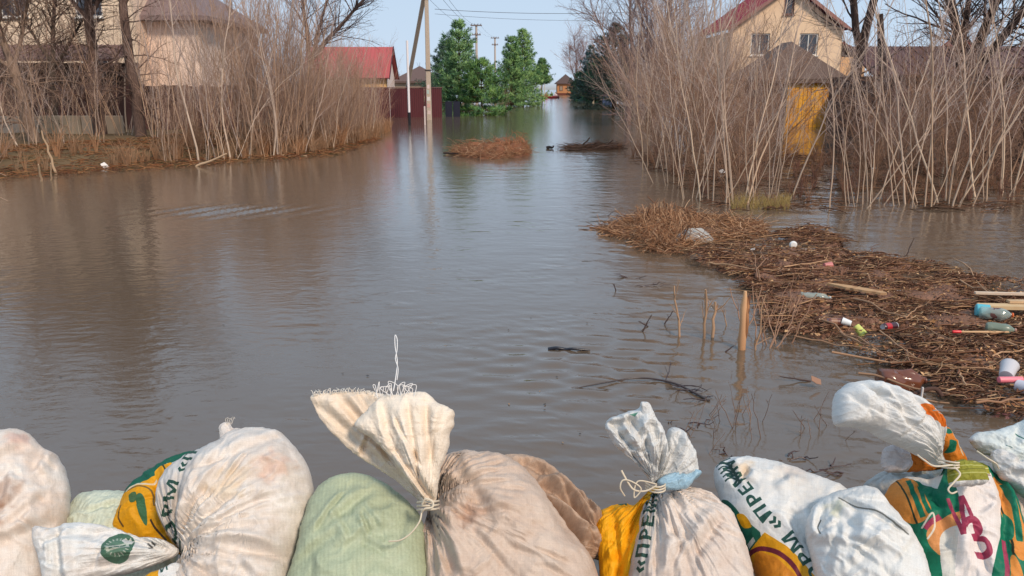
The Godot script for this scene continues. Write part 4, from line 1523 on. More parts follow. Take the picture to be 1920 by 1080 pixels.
const RAFT := [[1286, 482], [1340, 470], [1440, 452], [1500, 428], [1556, 434], [1600, 478], [1680, 482], [1750, 500], [1830, 518], [1960, 545], [2120, 590], [2150, 780], [1960, 792], [1860, 786], [1790, 760], [1740, 726], [1690, 700], [1600, 664], [1520, 652], [1462, 640], [1432, 606], [1420, 562], [1380, 520], [1310, 500]]
const REED := [[1112, 428], [1150, 424], [1185, 412], [1230, 404], [1300, 404], [1370, 412], [1432, 420], [1440, 440], [1400, 452], [1330, 458], [1270, 478], [1210, 474], [1186, 452], [1140, 444]]

func build_floating_debris() -> void:
	rng.seed = 4242
	var brown := [s8(134, 98, 78), s8(110, 78, 62), s8(150, 112, 88), s8(96, 70, 58), s8(190, 154, 120), s8(120, 84, 66)]
	var orange := [s8(184, 140, 106), s8(158, 114, 84), s8(204, 164, 130), s8(134, 98, 76)]
	var raft := put("debris_raft", mat_patch(RAFT, 0.075, s8(116, 82, 66), s8(152, 114, 94), 3, 1.0).commit(), mud())
	tag(raft, "wide brown raft of matted reeds, mud and rubbish drifting against the sandbags", "debris raft")
	raft.set_meta("kind", "stuff")
	straw_over("raft_straw", "short broken straw and twigs strewn all over the brown debris raft", "straw", RAFT, 11000, 0.08, 0.2, 0.12, 0.7, brown, 0.14)
	straw_over("raft_stalks", "longer pale reed stalks lying on the brown debris raft", "reed stalks", RAFT, 520, 0.09, 0.6, -0.1, 0.5, [s8(176, 138, 104), s8(150, 112, 84), s8(130, 92, 70)], 0.06, 0.03)
	# flat leaves and scraps of bark
	var leaf := Geo.new()
	leaf.facing(PackedVector3Array([Vector3(-0.5, 0, -0.1), Vector3(-0.1, 0.1, -0.32), Vector3(0.5, 0, 0.02), Vector3(0.05, 0.12, 0.3)]), Vector3.UP, Color.WHITE)
	var spots := []
	var tones := []
	while spots.size() < 5200:
		var p := level(rnd(1290, 2100), rnd(436, 784))
		if not inside(RAFT, p):
			continue
		p.y = 0.075 * clampf(0.45 + 0.9 * smooth_noise.get_noise_2d(p.x * 1.6 + 3.0, p.z * 1.6), 0.02, 1.0) + rnd(0.012, 0.03)
		spots.append(Transform3D(Basis.from_euler(Vector3(rng.randfn(0, 0.35), rnd(0, TAU), rng.randfn(0, 0.35))).scaled(Vector3.ONE * rnd(0.015, 0.055)), p))
		tones.append([s8(120, 84, 64), s8(164, 118, 78), s8(96, 70, 60), s8(190, 150, 110), s8(140, 96, 70)][spots.size() % 5] * rnd(0.75, 1.2))
	tag(scatter("raft_leaves", leaf.commit(), plain("straw", 0.9, 0.25), spots, tones), "dead leaves and bark scraps matted into the brown debris raft", "dead leaves")
	var reed := put("reed_raft", mat_patch(REED, 0.06, s8(112, 82, 64), s8(146, 110, 84), 9, 1.0).commit(), mud())
	tag(reed, "narrow tongue of orange-brown dead reeds floating ahead of the brown raft", "reed raft")
	reed.set_meta("kind", "stuff")
	straw_over("reed_straw", "tangled orange-brown reed stems heaped on the floating tongue of reeds", "reeds", REED, 3000, 0.1, 0.5, 0.1, 0.7, orange, 0.4)
	var knot := [[1190, 430], [1230, 406], [1290, 410], [1310, 440], [1280, 470], [1215, 472], [1188, 450]]
	straw_over("reed_bundle", "springy heap of arching orange reeds at the wide end of the reed tongue", "reeds", knot, 1800, 0.3, 0.5, 0.6, 0.9, orange, 0.8)
	# island of dead reeds in mid-stream
	var isle := [[845, 288], [880, 281], [905, 280], [935, 279], [975, 280], [992, 284], [994, 291], [960, 297], [900, 298], [862, 294]]
	var im := put("reed_island", mat_patch(isle, 0.3, s8(120, 80, 60), s8(150, 100, 72), 5).commit(), mud())
	tag(im, "small floating island of dead reeds in the middle of the street", "reed island")
	im.set_meta("kind", "stuff")
	straw_over("island_reeds", "orange-brown reeds piled on the small island in mid-street", "reeds", isle, 2600, 0.42, 0.7, 0.1, 0.8, orange, 0.45)
	var hump := [[922, 284], [940, 279], [985, 279], [992, 288], [960, 293], [930, 291]]
	straw_over("island_crest", "upright tuft of bright orange reeds on the high end of the small island", "reeds", hump, 900, 0.6, 0.55, 0.8, 1.2, [s8(206, 142, 104), s8(186, 124, 90), s8(164, 110, 82)], 1.0)
	stick(level(832, 290) + Vector3(0, 0.05, 0), level(880, 293) + Vector3(0, 0.08, 0), 0.03, s8(70, 56, 50), "dark stick poking out of the thin end of the reed island")
	# branch pile by the thicket on the far side
	var pile := [[1052, 279], [1080, 275], [1120, 272], [1165, 274], [1170, 280], [1120, 283], [1070, 283]]
	straw_over("branch_litter", "low line of dark twigs and litter drifting from the thicket into the street", "twigs", pile, 700, 0.16, 0.9, 0.1, 0.4, [s8(96, 76, 66), s8(74, 60, 54), s8(120, 92, 78)], 0.25)
	for e in [[1062, 280, 1125, 266], [1085, 280, 1106, 258], [1100, 281, 1160, 268], [1128, 280, 1150, 262], [1050, 282, 1100, 279]]:
		var a := level(e[0], e[1])
		stick(a, at(e[2], e[3], -a.z - 0.3), 0.03, s8(92, 72, 62), "grey-brown branch sticking out of the twig line in mid-distance", "branches of the twig line", 1)
	var chunk := thing("driftwood", "small dark lump of driftwood floating beside the twig line", "driftwood", level(1031, 279))
	var cg := Geo.new()
	cg.tube(curve3([Vector3(-0.11, 0.02, 0), Vector3(-0.02, 0.05, 0), Vector3(0.08, 0.04, 0.02), Vector3(0.12, 0.1, 0)], 4), taper(13, 0.06, 0.02), 8, s8(40, 36, 36), s8(34, 32, 32), true)
	put("log", cg.commit(), plain("bark"), chunk)
	var d2 := thing("sunken_branch", "dark waterlogged branch barely breaking the surface in midstream", "branch", level(1066, 656))
	var dg := Geo.new()
	dg.tube(curve3([Vector3(-0.15, 0.0, -0.01), Vector3(-0.09, 0.014, 0), Vector3(-0.02, 0.004, 0), Vector3(0.03, 0.012, 0.01), Vector3(0.16, -0.004, 0)], 4), taper(17, 0.016, 0.008), 7, s8(38, 38, 44), s8(38, 38, 44), true)
	put("branch", dg.commit(), plain("wet_wood", 0.3, 0.5), d2)
	# long thin branch floating just behind the sandbags
	var lb := thing("floating_branch", "long thin dark branch with twiggy end floating behind the white tied sack", "branch", level(1180, 722))
	var o := level(1180, 722)
	var main := curve3([level(1075, 729) - o, level(1140, 720) - o + Vector3(0, 0.015, 0), level(1200, 714) - o + Vector3(0, 0.02, 0), level(1258, 720) - o + Vector3(0, 0.012, 0), level(1300, 738) - o + Vector3(0, 0.01, 0), level(1330, 752) - o], 5)
	var lg := Geo.new()
	lg.tube(main, taper(main.size(), 0.004, 0.009), 6, s8(66, 54, 52), s8(70, 56, 52), true)
	put("shaft", lg.commit(), plain("wet_wood", 0.3, 0.5), lb)
	for k in 9:
		var f := Geo.new()
		grow(f, main[main.size() - 1 - rng.randi_range(0, 11)], Vector3(rnd(-1, 1), rnd(-0.05, 0.25), rnd(-0.4, 0.8)), rnd(0.07, 0.2), 0.005, 0, {"levels": 2, "seg": [5, 3], "kids": [4], "angle": 0.7, "len": [0.5], "start": 0.2, "rise": -0.02, "sides": [4, 3], "bend": 0.3, "least": 0.0018}, s8(64, 52, 50), s8(64, 52, 50))
		put("twig", f.commit(), plain("wet_wood", 0.3, 0.5), lb)

	# snags standing in the water
	var stake := thing("broken_stake", "freshly split thick orange-wood stake standing in the water", "stake", level(1391, 655))
	var sg := Geo.new()
	var hs := at(1390, 546, -stake.position.z).y
	sg.tube(line(Vector3(0.0, -0.4, 0), Vector3(-0.005, hs, 0), 7, 0.006), PackedFloat32Array([0.03, 0.03, 0.033, 0.028, 0.03, 0.026, 0.027, 0.012]), 7, s8(150, 98, 64), s8(222, 174, 130), true)
	sg.tube(line(Vector3(0.018, hs * 0.2, 0.01), Vector3(0.012, hs * 0.9, 0.012), 5, 0.004), PackedFloat32Array([0.012, 0.02, 0.018, 0.02, 0.014, 0.004]), 6, s8(120, 78, 52), s8(196, 140, 96), true)
	put("stake", sg.commit(), plain("split_wood", 0.7), stake)
	var sp := Geo.new()
	sp.tube(line(Vector3(0.02, hs * 0.4, 0.02), Vector3(0.024, hs * 0.93, 0.012), 4, 0.002), taper(5, 0.006, 0.011), 6, s8(120, 82, 60), s8(110, 74, 56), true)
	put("bark_strip", sp.commit(), plain("bark"), stake)
	for e in [[1278, 632, 1264, 536, 0.011, "thin leaning pale snag standing alone between the open water and the stakes"], [1324, 634, 1323, 543, 0.013, "straight pale snag, one of a close pair left of the orange stake"], [1337, 634, 1341, 566, 0.016, "shorter brown snag touching the straight pale one"], [1412, 656, 1436, 552, 0.008, "slim grey twig rising just beyond the orange stake"], [1372, 612, 1352, 574, 0.006, "thin bent twig leaning left of the orange stake"]]:
		var a := level(e[0], e[1])
		stick(a + Vector3(0, -0.15, 0), at(e[2], e[3], -a.z + rnd(-0.1, 0.1)), e[4], s8(176, 140, 110), e[5], "", 3, "snag")
	for k in 26:                                                  # whippy stems round the stake
		var px := rnd(1395, 1480)
		var a := level(px, rnd(600, 655))
		var b := a + Vector3(rnd(-0.15, 0.2), rnd(0.12, 0.42), rnd(-0.1, 0.1))
		stick(a + Vector3(0, -0.05, 0), b, rnd(0.003, 0.006), s8(160, 118, 92).lerp(s8(190, 150, 124), rnd(0, 1)), "fine upright reddish twig in the clump beside the orange stake", "twigs beside the orange stake", 2, "snag")
	for k in 30:                                                  # dead weeds nearer the sacks
		var c: Array = [[1540.0, 800.0], [1420.0, 800.0], [1310.0, 845.0], [1340.0, 800.0]][k % 4]
		var a := level(c[0] + rnd(-40, 40), c[1] + rnd(-30, 30))
		var b := a + Vector3(rnd(-0.12, 0.12), rnd(0.06, 0.26), rnd(-0.06, 0.06))
		stick(a + Vector3(0, -0.03, 0), b, rnd(0.0018, 0.0032), s8(112, 92, 84).lerp(s8(150, 124, 108), rnd(0, 1)), "thin dead weed stalk standing in shallow water behind the sacks", "weed stalks behind the sacks", 1, "weed_stalk")
	for e in [[1205, 622, 1222, 590], [1215, 612, 1197, 602], [1155, 545, 1150, 532], [1246, 608, 1262, 583], [1140, 405, 1150, 396], [1700, 478, 1714, 446], [1360, 660, 1376, 648], [1520, 715, 1462, 706]]:
		var a := level(e[0], e[1])
		stick(a, at(e[2], e[3], -a.z), 0.006, s8(74, 58, 54), "short dark twig poking out of the open water near the raft", "twigs in the open water", 1)
	for e in [[1185, 520], [1215, 535], [1290, 800], [1320, 850], [1250, 870], [1480, 862], [1560, 880]]:
		var c := level(e[0], e[1])
		var t := thing("twig_scrap", "small dark scrap of twigs drifting on the water near the sacks", "twigs", c, "twig scraps on the water")
		for k in 5:
			var g := Geo.new()
			var a := in_unit() * Vector3(0.12, 0.01, 0.05)
			g.tube(line(a, a + Vector3(rnd(-0.2, 0.2), rnd(0, 0.05), rnd(-0.08, 0.08)), 4, 0.012), taper(5, 0.005, 0.002), 5, s8(70, 52, 50), s8(84, 62, 56))
			put("twig", g.commit(), plain("wet_wood", 0.3, 0.5), t)
	# long poles and sticks across the raft
	for e in [[1536, 598, 1690, 680, 0.011], [1560, 660, 1900, 700, 0.012], [1490, 630, 1660, 664, 0.009], [1610, 700, 1780, 738, 0.012], [1575, 622, 1640, 654, 0.011], [1650, 620, 1720, 672, 0.008], [1725, 610, 1790, 640, 0.008], [1680, 600, 1730, 572, 0.008], [1650, 540, 1620, 512, 0.008], [1790, 486, 1860, 548, 0.01], [1800, 525, 1880, 560, 0.012], [1700, 655, 1710, 690, 0.01], [1880, 640, 1960, 660, 0.011], [1795, 690, 1812, 722, 0.012], [1470, 500, 1560, 490, 0.012], [1430, 505, 1560, 500, 0.01], [1600, 560, 1700, 596, 0.014], [1330, 492, 1420, 505, 0.012], [1660, 740, 1780, 756, 0.014], [1830, 755, 1960, 742, 0.012], [1420, 520, 1432, 462, 0.009], [1425, 525, 1400, 452, 0.007], [1860, 668, 1960, 640, 0.009]]:
		var a := level(e[0], e[1], 0.09)
		var b := level(e[2], e[3], 0.11)
		stick(a, b, e[4] * 0.72, s8(150, 112, 86).lerp(s8(186, 146, 112), rnd(0, 1)), "long brown stick lying across the debris raft", "sticks on the debris raft", 1)
	rubbish()


func mud() -> StandardMaterial3D:
	if not mats.has("mud"):
		var m := plain("mud", 0.9, 0.3)
		m.heightmap_enabled = true
		m.heightmap_texture = noise_texture(make_noise(FastNoiseLite.FRACTAL_RIDGED, 0.03, 4, 8), 512)
		m.heightmap_scale = 3.0
		m.uv1_triplanar = true
		m.uv1_world_triplanar = true
		m.uv1_scale = Vector3(1.2, 1.2, 1.2)
	return mats["mud"]


func lying(px: float, py: float, y: float, turn: float, roll := 0.0, dip := 0.0) -> Transform3D:
	# a thing whose own axis is y, laid on its side on the raft
	return Transform3D(Basis(Vector3.UP, turn) * Basis(Vector3(0, 0, 1), -PI / 2 + dip) * Basis(Vector3.UP, roll), level(px, py, y))


func bottle(label: String, xf: Transform3D, r: float, l: float, body: Material, tint: Color, cap: Color, label_col = null, crumple := 0.0) -> void:
	var t := thing("plastic_bottle", label, "bottle")
	t.transform = xf
	var prof := [Vector2(0.0, 0.0), Vector2(r * 0.8, 0.0), Vector2(r, 0.012), Vector2(r * 0.97, l * 0.2), Vector2(r, l * 0.25), Vector2(r * 0.94, l * 0.42), Vector2(r, l * 0.5), Vector2(r, l * 0.66), Vector2(r * 0.8, l * 0.8), Vector2(r * 0.45, l * 0.9), Vector2(r * 0.33, l * 0.93), Vector2(r * 0.33, l * 0.97)]
	var g := Geo.new()
	g.lathe(prof, 24, Transform3D(), tint)
	for k in g.v.size():
		var q := g.v[k]
		var c := crumple * r * ridge_noise.get_noise_3d(q.x * 14.0 + xf.origin.x, q.y * 9.0, q.z * 14.0)
		g.v[k] = q + Vector3(q.x, 0, q.z) / maxf(r, 0.001) * c
	recompute_normals(g)
	put("body", g.commit(), body, t)
	var c := Geo.new()
	c.lathe([Vector2(0.0, l * 0.955), Vector2(r * 0.42, l * 0.955), Vector2(r * 0.42, l * 1.01), Vector2(r * 0.38, l * 1.02), Vector2(0.0, l * 1.02)], 16, Transform3D(), cap)
	put("cap", c.commit(), plain("plastic", 0.35, 0.5), t)
	if label_col != null:
		var lg := Geo.new()
		lg.lathe([Vector2(r * 1.02, l * 0.3), Vector2(r * 1.025, l * 0.45), Vector2(r * 1.02, l * 0.62)], 24, Transform3D(), label_col)
		put("wrapper", lg.commit(), plain("paper", 0.6), t)


func can(label: String, xf: Transform3D, r: float, l: float, col: Color, band: Color, print_text := "") -> void:
	var t := thing("drink_can", label, "can")
	t.transform = xf
	var g := Geo.new()
	g.lathe([Vector2(r * 0.82, 0.004), Vector2(r * 0.98, 0.012), Vector2(r, 0.02), Vector2(r, l * 0.9), Vector2(r * 0.88, l * 0.97)], 24, Transform3D(), col)
	put("body", g.commit(), plain("can_paint", 0.3, 0.6), t)
	var e := Geo.new()
	e.lathe([Vector2(r * 0.88, l * 0.97), Vector2(r * 0.9, l), Vector2(r * 0.84, l * 0.985), Vector2(0.0, l * 0.98)], 24, Transform3D(), s8(200, 200, 204))
	e.lathe([Vector2(0.0, 0.012), Vector2(r * 0.7, 0.006), Vector2(r * 0.82, 0.004)], 24, Transform3D(), s8(190, 190, 194))
	put("rim", e.commit(), plain("tin", 0.3, 0.7), t)
	var b := Geo.new()
	b.lathe([Vector2(r * 1.012, l * 0.2), Vector2(r * 1.012, l * 0.55)], 24, Transform3D(), band)
	put("band", b.commit(), plain("can_paint", 0.3, 0.6), t)


func cup(label: String, xf: Transform3D, r: float, l: float, col: Color) -> void:
	var t := thing("plastic_cup", label, "cup")
	t.transform = xf
	var g := Geo.new()
	g.lathe([Vector2(0.0, 0.0), Vector2(r * 0.72, 0.0), Vector2(r * 0.75, 0.004), Vector2(r * 0.97, l - 0.004), Vector2(r * 1.04, l), Vector2(r * 0.95, l - 0.001), Vector2(r * 0.71, 0.006), Vector2(0.0, 0.006)], 22, Transform3D(), col)
	put("cup", g.commit(), plain("plastic", 0.35, 0.5), t)


func board(label: String, a: Vector3, b: Vector3, w: float, thick: float, col: Color, col2: Color, ragged := 0.0) -> void:
	var t := thing("plank", label, "plank", (a + b) / 2)
	var g := Geo.new()
	var n := 14
	var ax := (b - a).normalized()
	var sd := ax.cross(Vector3.UP).normalized()
	for k in n:
		var f0 := float(k) / n
		var f1 := float(k + 1) / n
		var e0 := ragged * smooth_noise.get_noise_2d(k * 1.7, 2.0) + 1.0 - (1.6 * ragged * pow(absf(f0 - 0.5) * 2.0, 3.0))
		var e1 := ragged * smooth_noise.get_noise_2d((k + 1) * 1.7, 2.0) + 1.0 - (1.6 * ragged * pow(absf(f1 - 0.5) * 2.0, 3.0))
		var p0 := a.lerp(b, f0) - t.position
		var p1 := a.lerp(b, f1) - t.position
		var h := Vector3(0, thick / 2, 0)
		var mid := (p0 + p1) / 2
		var c := col.lerp(col2, 0.5 + 0.5 * smooth_noise.get_noise_2d(k * 2.3, a.x * 9.0))
		g.facing(PackedVector3Array([p0 - sd * w * e0 / 2 + h, p0 + sd * w * e0 / 2 + h, p1 + sd * w * e1 / 2 + h, p1 - sd * w * e1 / 2 + h]), Vector3.UP, c)
		for s in [-1.0, 1.0]:
			g.facing(PackedVector3Array([p0 + sd * s * w * e0 / 2 + h, p0 + sd * s * w * e0 / 2 - h, p1 + sd * s * w * e1 / 2 - h, p1 + sd * s * w * e1 / 2 + h]), sd * s, c)
		if k == 0 or k == n - 1:
			var pe := p0 if k == 0 else p1
			var ee := e0 if k == 0 else e1
			g.facing(PackedVector3Array([pe - sd * w * ee / 2 + h, pe + sd * w * ee / 2 + h, pe + sd * w * ee / 2 - h, pe - sd * w * ee / 2 - h]), ax * (-1.0 if k == 0 else 1.0), c)
	put("board", g.commit(), plain("raw_wood", 0.8, 0.3), t)


func rubbish() -> void:
	var clear := StandardMaterial3D.new()
	clear.resource_name = "clear_plastic"
	clear.albedo_color = Color(0.72, 0.78, 0.74, 0.42)
	clear.transparency = BaseMaterial3D.TRANSPARENCY_ALPHA
	clear.roughness = 0.12
	var green := plain("dull_plastic", 0.3, 0.5)
	var y := 0.1
	board("split tan bark slab with ragged edge lying in the middle of the raft", level(1552, 532, 0.11), level(1662, 551, 0.11), 0.1, 0.02, s8(198, 160, 120), s8(168, 126, 90), 0.4)
	board("long thin white batten lying at the far edge of the raft above the cream board", level(1828, 549, 0.13), level(1990, 553, 0.13), 0.035, 0.02, s8(222, 200, 176), s8(210, 184, 160))
	board("broad cream sawn board beside the blue and clear bottle", level(1836, 574, 0.12), level(2000, 577, 0.12), 0.1, 0.03, s8(216, 186, 144), s8(200, 166, 126))
	board("second cream board, shorter, overlapping the broad one", level(1890, 565, 0.15), level(1990, 566, 0.15), 0.06, 0.02, s8(210, 180, 144), s8(190, 156, 120))
	bottle("clear flattened bottle lying above the brown can", lying(1500, 556, 0.072, -0.2), 0.035, 0.26, clear, Color.WHITE, s8(210, 210, 205), null, 0.5)
	bottle("clear bottle with blue end, brown label and orange cap beside the cream board", lying(1836, 586, 0.108, -0.35), 0.048, 0.24, clear, Color.WHITE, s8(236, 110, 50), s8(96, 62, 60), 0.2)
	var band := thing("blue_sleeve", "torn sky-blue plastic sleeve round the base of the orange-capped bottle", "plastic sleeve")
	band.transform = lying(1829, 581, 0.114, -0.35)
	var bg := Geo.new()
	bg.lathe([Vector2(0.0, -0.002), Vector2(0.046, 0.0), Vector2(0.053, 0.012), Vector2(0.052, 0.08), Vector2(0.053, 0.1)], 20, Transform3D(), s8(96, 182, 196))
	put("sleeve", bg.commit(), plain("plastic", 0.35, 0.5), band)
	bottle("grey-green bottle with rounded base lying below the orange-capped one", lying(1848, 614, 0.102, -0.4), 0.04, 0.2, green, s8(118, 128, 112), s8(200, 150, 130), null, 0.25)
	bottle("large crushed brown plastic bottle at the edge of the raft nearest the white tied sack", lying(1648, 714, 0.066, 0.02), 0.052, 0.3, plain("brown_plastic", 0.2, 0.6), s8(112, 64, 44), s8(100, 58, 44), null, 0.9)
	can("brown can lying next to the white cup", lying(1551, 603, 0.084, -0.12), 0.032, 0.13, s8(110, 66, 52), s8(150, 106, 78))
	can("dark red and black can with pale lettering lying right of the yellow cup", lying(1654, 614, 0.084, 0.35), 0.03, 0.14, s8(64, 30, 34), s8(180, 40, 44))
	cup("small white cup tipped on its side against the brown can", lying(1596, 607, 0.084, 2.6, 0.0, 0.2), 0.03, 0.07, s8(232, 232, 230))
	cup("yellow-green cup lying tilted beside the white cup", lying(1605, 611, 0.084, -0.9, 0.0, -0.7), 0.036, 0.09, s8(206, 208, 110))
	cup("white jar lid standing on edge at the top of the raft", lying(1488, 460, 0.084, 1.4), 0.045, 0.03, s8(232, 226, 218))
	cup("pink and red bottle neck half sunk in the upper raft", lying(1545, 498, 0.078, 0.3), 0.035, 0.09, s8(196, 120, 112))
	cup("crumpled grey-white cup behind the pink tube", lying(1886, 706, 0.108, 0.9, 0.0, 0.3), 0.055, 0.13, s8(198, 194, 196))
	cup("white cup lying on its side at the edge of view below the pink tube", lying(1906, 722, 0.084, -1.0), 0.05, 0.12, s8(206, 202, 208))
	var tube := thing("pink_tube", "bright pink plastic tube lying in front of the crumpled cup", "tube")
	tube.transform = lying(1872, 712, 0.114, 0.02)
	var tg := Geo.new()
	tg.lathe([Vector2(0.0, 0.0), Vector2(0.018, 0.0), Vector2(0.02, 0.006), Vector2(0.02, 0.15), Vector2(0.012, 0.155), Vector2(0.0, 0.156)], 16, Transform3D(), s8(236, 128, 140))
	put("tube", tg.commit(), plain("plastic", 0.35, 0.5), tube)
	var rt := thing("red_tipped_rod", "pale rod with bright red tip lying left of the grey-green bottle", "rod")
	rt.transform = lying(1786, 622, 0.102, -0.03)
	var r1 := Geo.new()
	r1.lathe([Vector2(0.0, 0.0), Vector2(0.012, 0.001), Vector2(0.012, 0.06), Vector2(0.007, 0.065)], 12, Transform3D(), s8(224, 54, 60))
	put("tip", r1.commit(), plain("plastic", 0.35, 0.5), rt)
	var r2 := Geo.new()
	r2.lathe([Vector2(0.007, 0.06), Vector2(0.011, 0.3), Vector2(0.006, 0.42), Vector2(0.0, 0.421)], 10, Transform3D(), s8(204, 164, 124))
	put("rod", r2.commit(), plain("raw_wood"), rt)
	for e in [[1688, 548, 0.045, "white foam chip leaning on a twig above the red can"], [1542, 529, 0.03, "little white stick end beside the bark slab"], [1510, 470, 0.03, "tiny pale plastic scrap under the white jar lid"], [1575, 568, 0.024, "pale scrap just past the clear flattened bottle"], [1455, 567, 0.04, "pinkish crumpled wrapper at the inner edge of the raft"], [1530, 714, 0.04, "pale split wood chip floating in the shade behind the sacks"], [1412, 468, 0.03, "small white scrap on the near fringe of the reed tongue"], [196, 311, 0.12, "white scrap of plastic on the litter at the foot of the leaning tree"], [1640, 315, 0.06, "white scrap floating inside the willow thicket"], [1354, 322, 0.1, "pale scrap of rubbish caught among the willow stems"]]:
		var t := thing("plastic_scrap", e[3], "scrap", level(e[0], e[1], 0.05))
		var g := Geo.new()
		var b := Basis.from_euler(Vector3(rnd(0.2, 0.9), rnd(-1, 1), rnd(-0.6, 0.6)))
		var w: float = e[2]
		var loop := PackedVector3Array([Vector3(-w, 0, -w * 0.5), Vector3(w * 0.8, 0.0, -w * 0.6), Vector3(w, 0, w * 0.3), Vector3(0.1 * w, 0, w * 0.55), Vector3(-w * 0.9, 0, w * 0.4)])
		for q in loop.size():
			loop[q] = b * loop[q]
		var top := loop.duplicate()
		for q in top.size():
			top[q] += b * Vector3(0, w * 0.12, 0) * rnd(0.6, 1.2)
		var tone := s8(152, 112, 88) if "wood" in e[3] else s8(200, 160, 150) if "pink" in e[3] else s8(228, 216, 206)
		g.facing(top, b * Vector3.UP, tone)
		for q in loop.size():
			var z := (q + 1) % loop.size()
			g.poly(PackedVector3Array([loop[q], loop[z], top[z], top[q]]), Vector3.ZERO, tone * 0.9)
		put("scrap", g.commit(), plain("plastic", 0.35, 0.5), t)
	# a grey film bag snagged on the reed tongue
	var bagt := thing("plastic_bag", "grey see-through plastic bag snagged on the reed tongue", "plastic bag", level(1300, 440, 0.1))
	var pg := Geo.new()
	pg.lathe([Vector2(0.0, 0.1), Vector2(0.1, 0.085), Vector2(0.2, 0.03), Vector2(0.26, -0.05), Vector2(0.24, -0.09)], 26, Transform3D(), s8(168, 164, 158), 0.6)
	for k in pg.v.size():
		pg.v[k] += pg.n[k] * 0.05 * ridge_noise.get_noise_3d(pg.v[k].x * 7.0, pg.v[k].y * 7.0, pg.v[k].z * 7.0)
	recompute_normals(pg)
	put("film", pg.commit(), plain("plastic", 0.35, 0.5), bagt)
	var br := thing("forked_branch", "dark forked branch with a white stake behind the white tied sack", "branch", level(1700, 752, 0.05))
	var fg := Geo.new()
	fg.tube(curve3([Vector3(-0.03, 0, 0), Vector3(0.07, 0.06, 0), Vector3(0.16, 0.08, 0), Vector3(0.2, 0.04, 0.02)], 5), taper(16, 0.012, 0.014), 8, s8(84, 60, 50), s8(84, 60, 50), true)
	put("branch", fg.commit(), plain("bark"), br)
	var wg := Geo.new()
	wg.tube(PackedVector3Array([Vector3(0.07, -0.1, 0.03), Vector3(0.072, 0.1, 0.03)]), PackedFloat32Array([0.006, 0.006]), 8, s8(220, 210, 204), s8(220, 210, 204), true)
	put("stake", wg.commit(), plain("raw_wood"), br)


# ---------------------------------------------------------------- dry grass and leaf litter

func blade_mesh() -> ArrayMesh:
	var g := Geo.new()
	for k in 9:
		var a := TAU * k / 9.0 + rnd(-0.3, 0.3)
		var o := Vector3(cos(a), 0, sin(a))
		var l := rnd(0.5, 1.0)
		var p := PackedVector3Array([o * 0.03, o * 0.08 * l + Vector3(0, 0.4 * l, 0), o * 0.2 * l + Vector3(0, 0.75 * l, 0), o * 0.42 * l + Vector3(0, 0.9 * l, 0)])
		g.tube(p, PackedFloat32Array([0.011, 0.009, 0.006, 0.002]), 3, Color.WHITE, Color.WHITE)
	return g.commit()


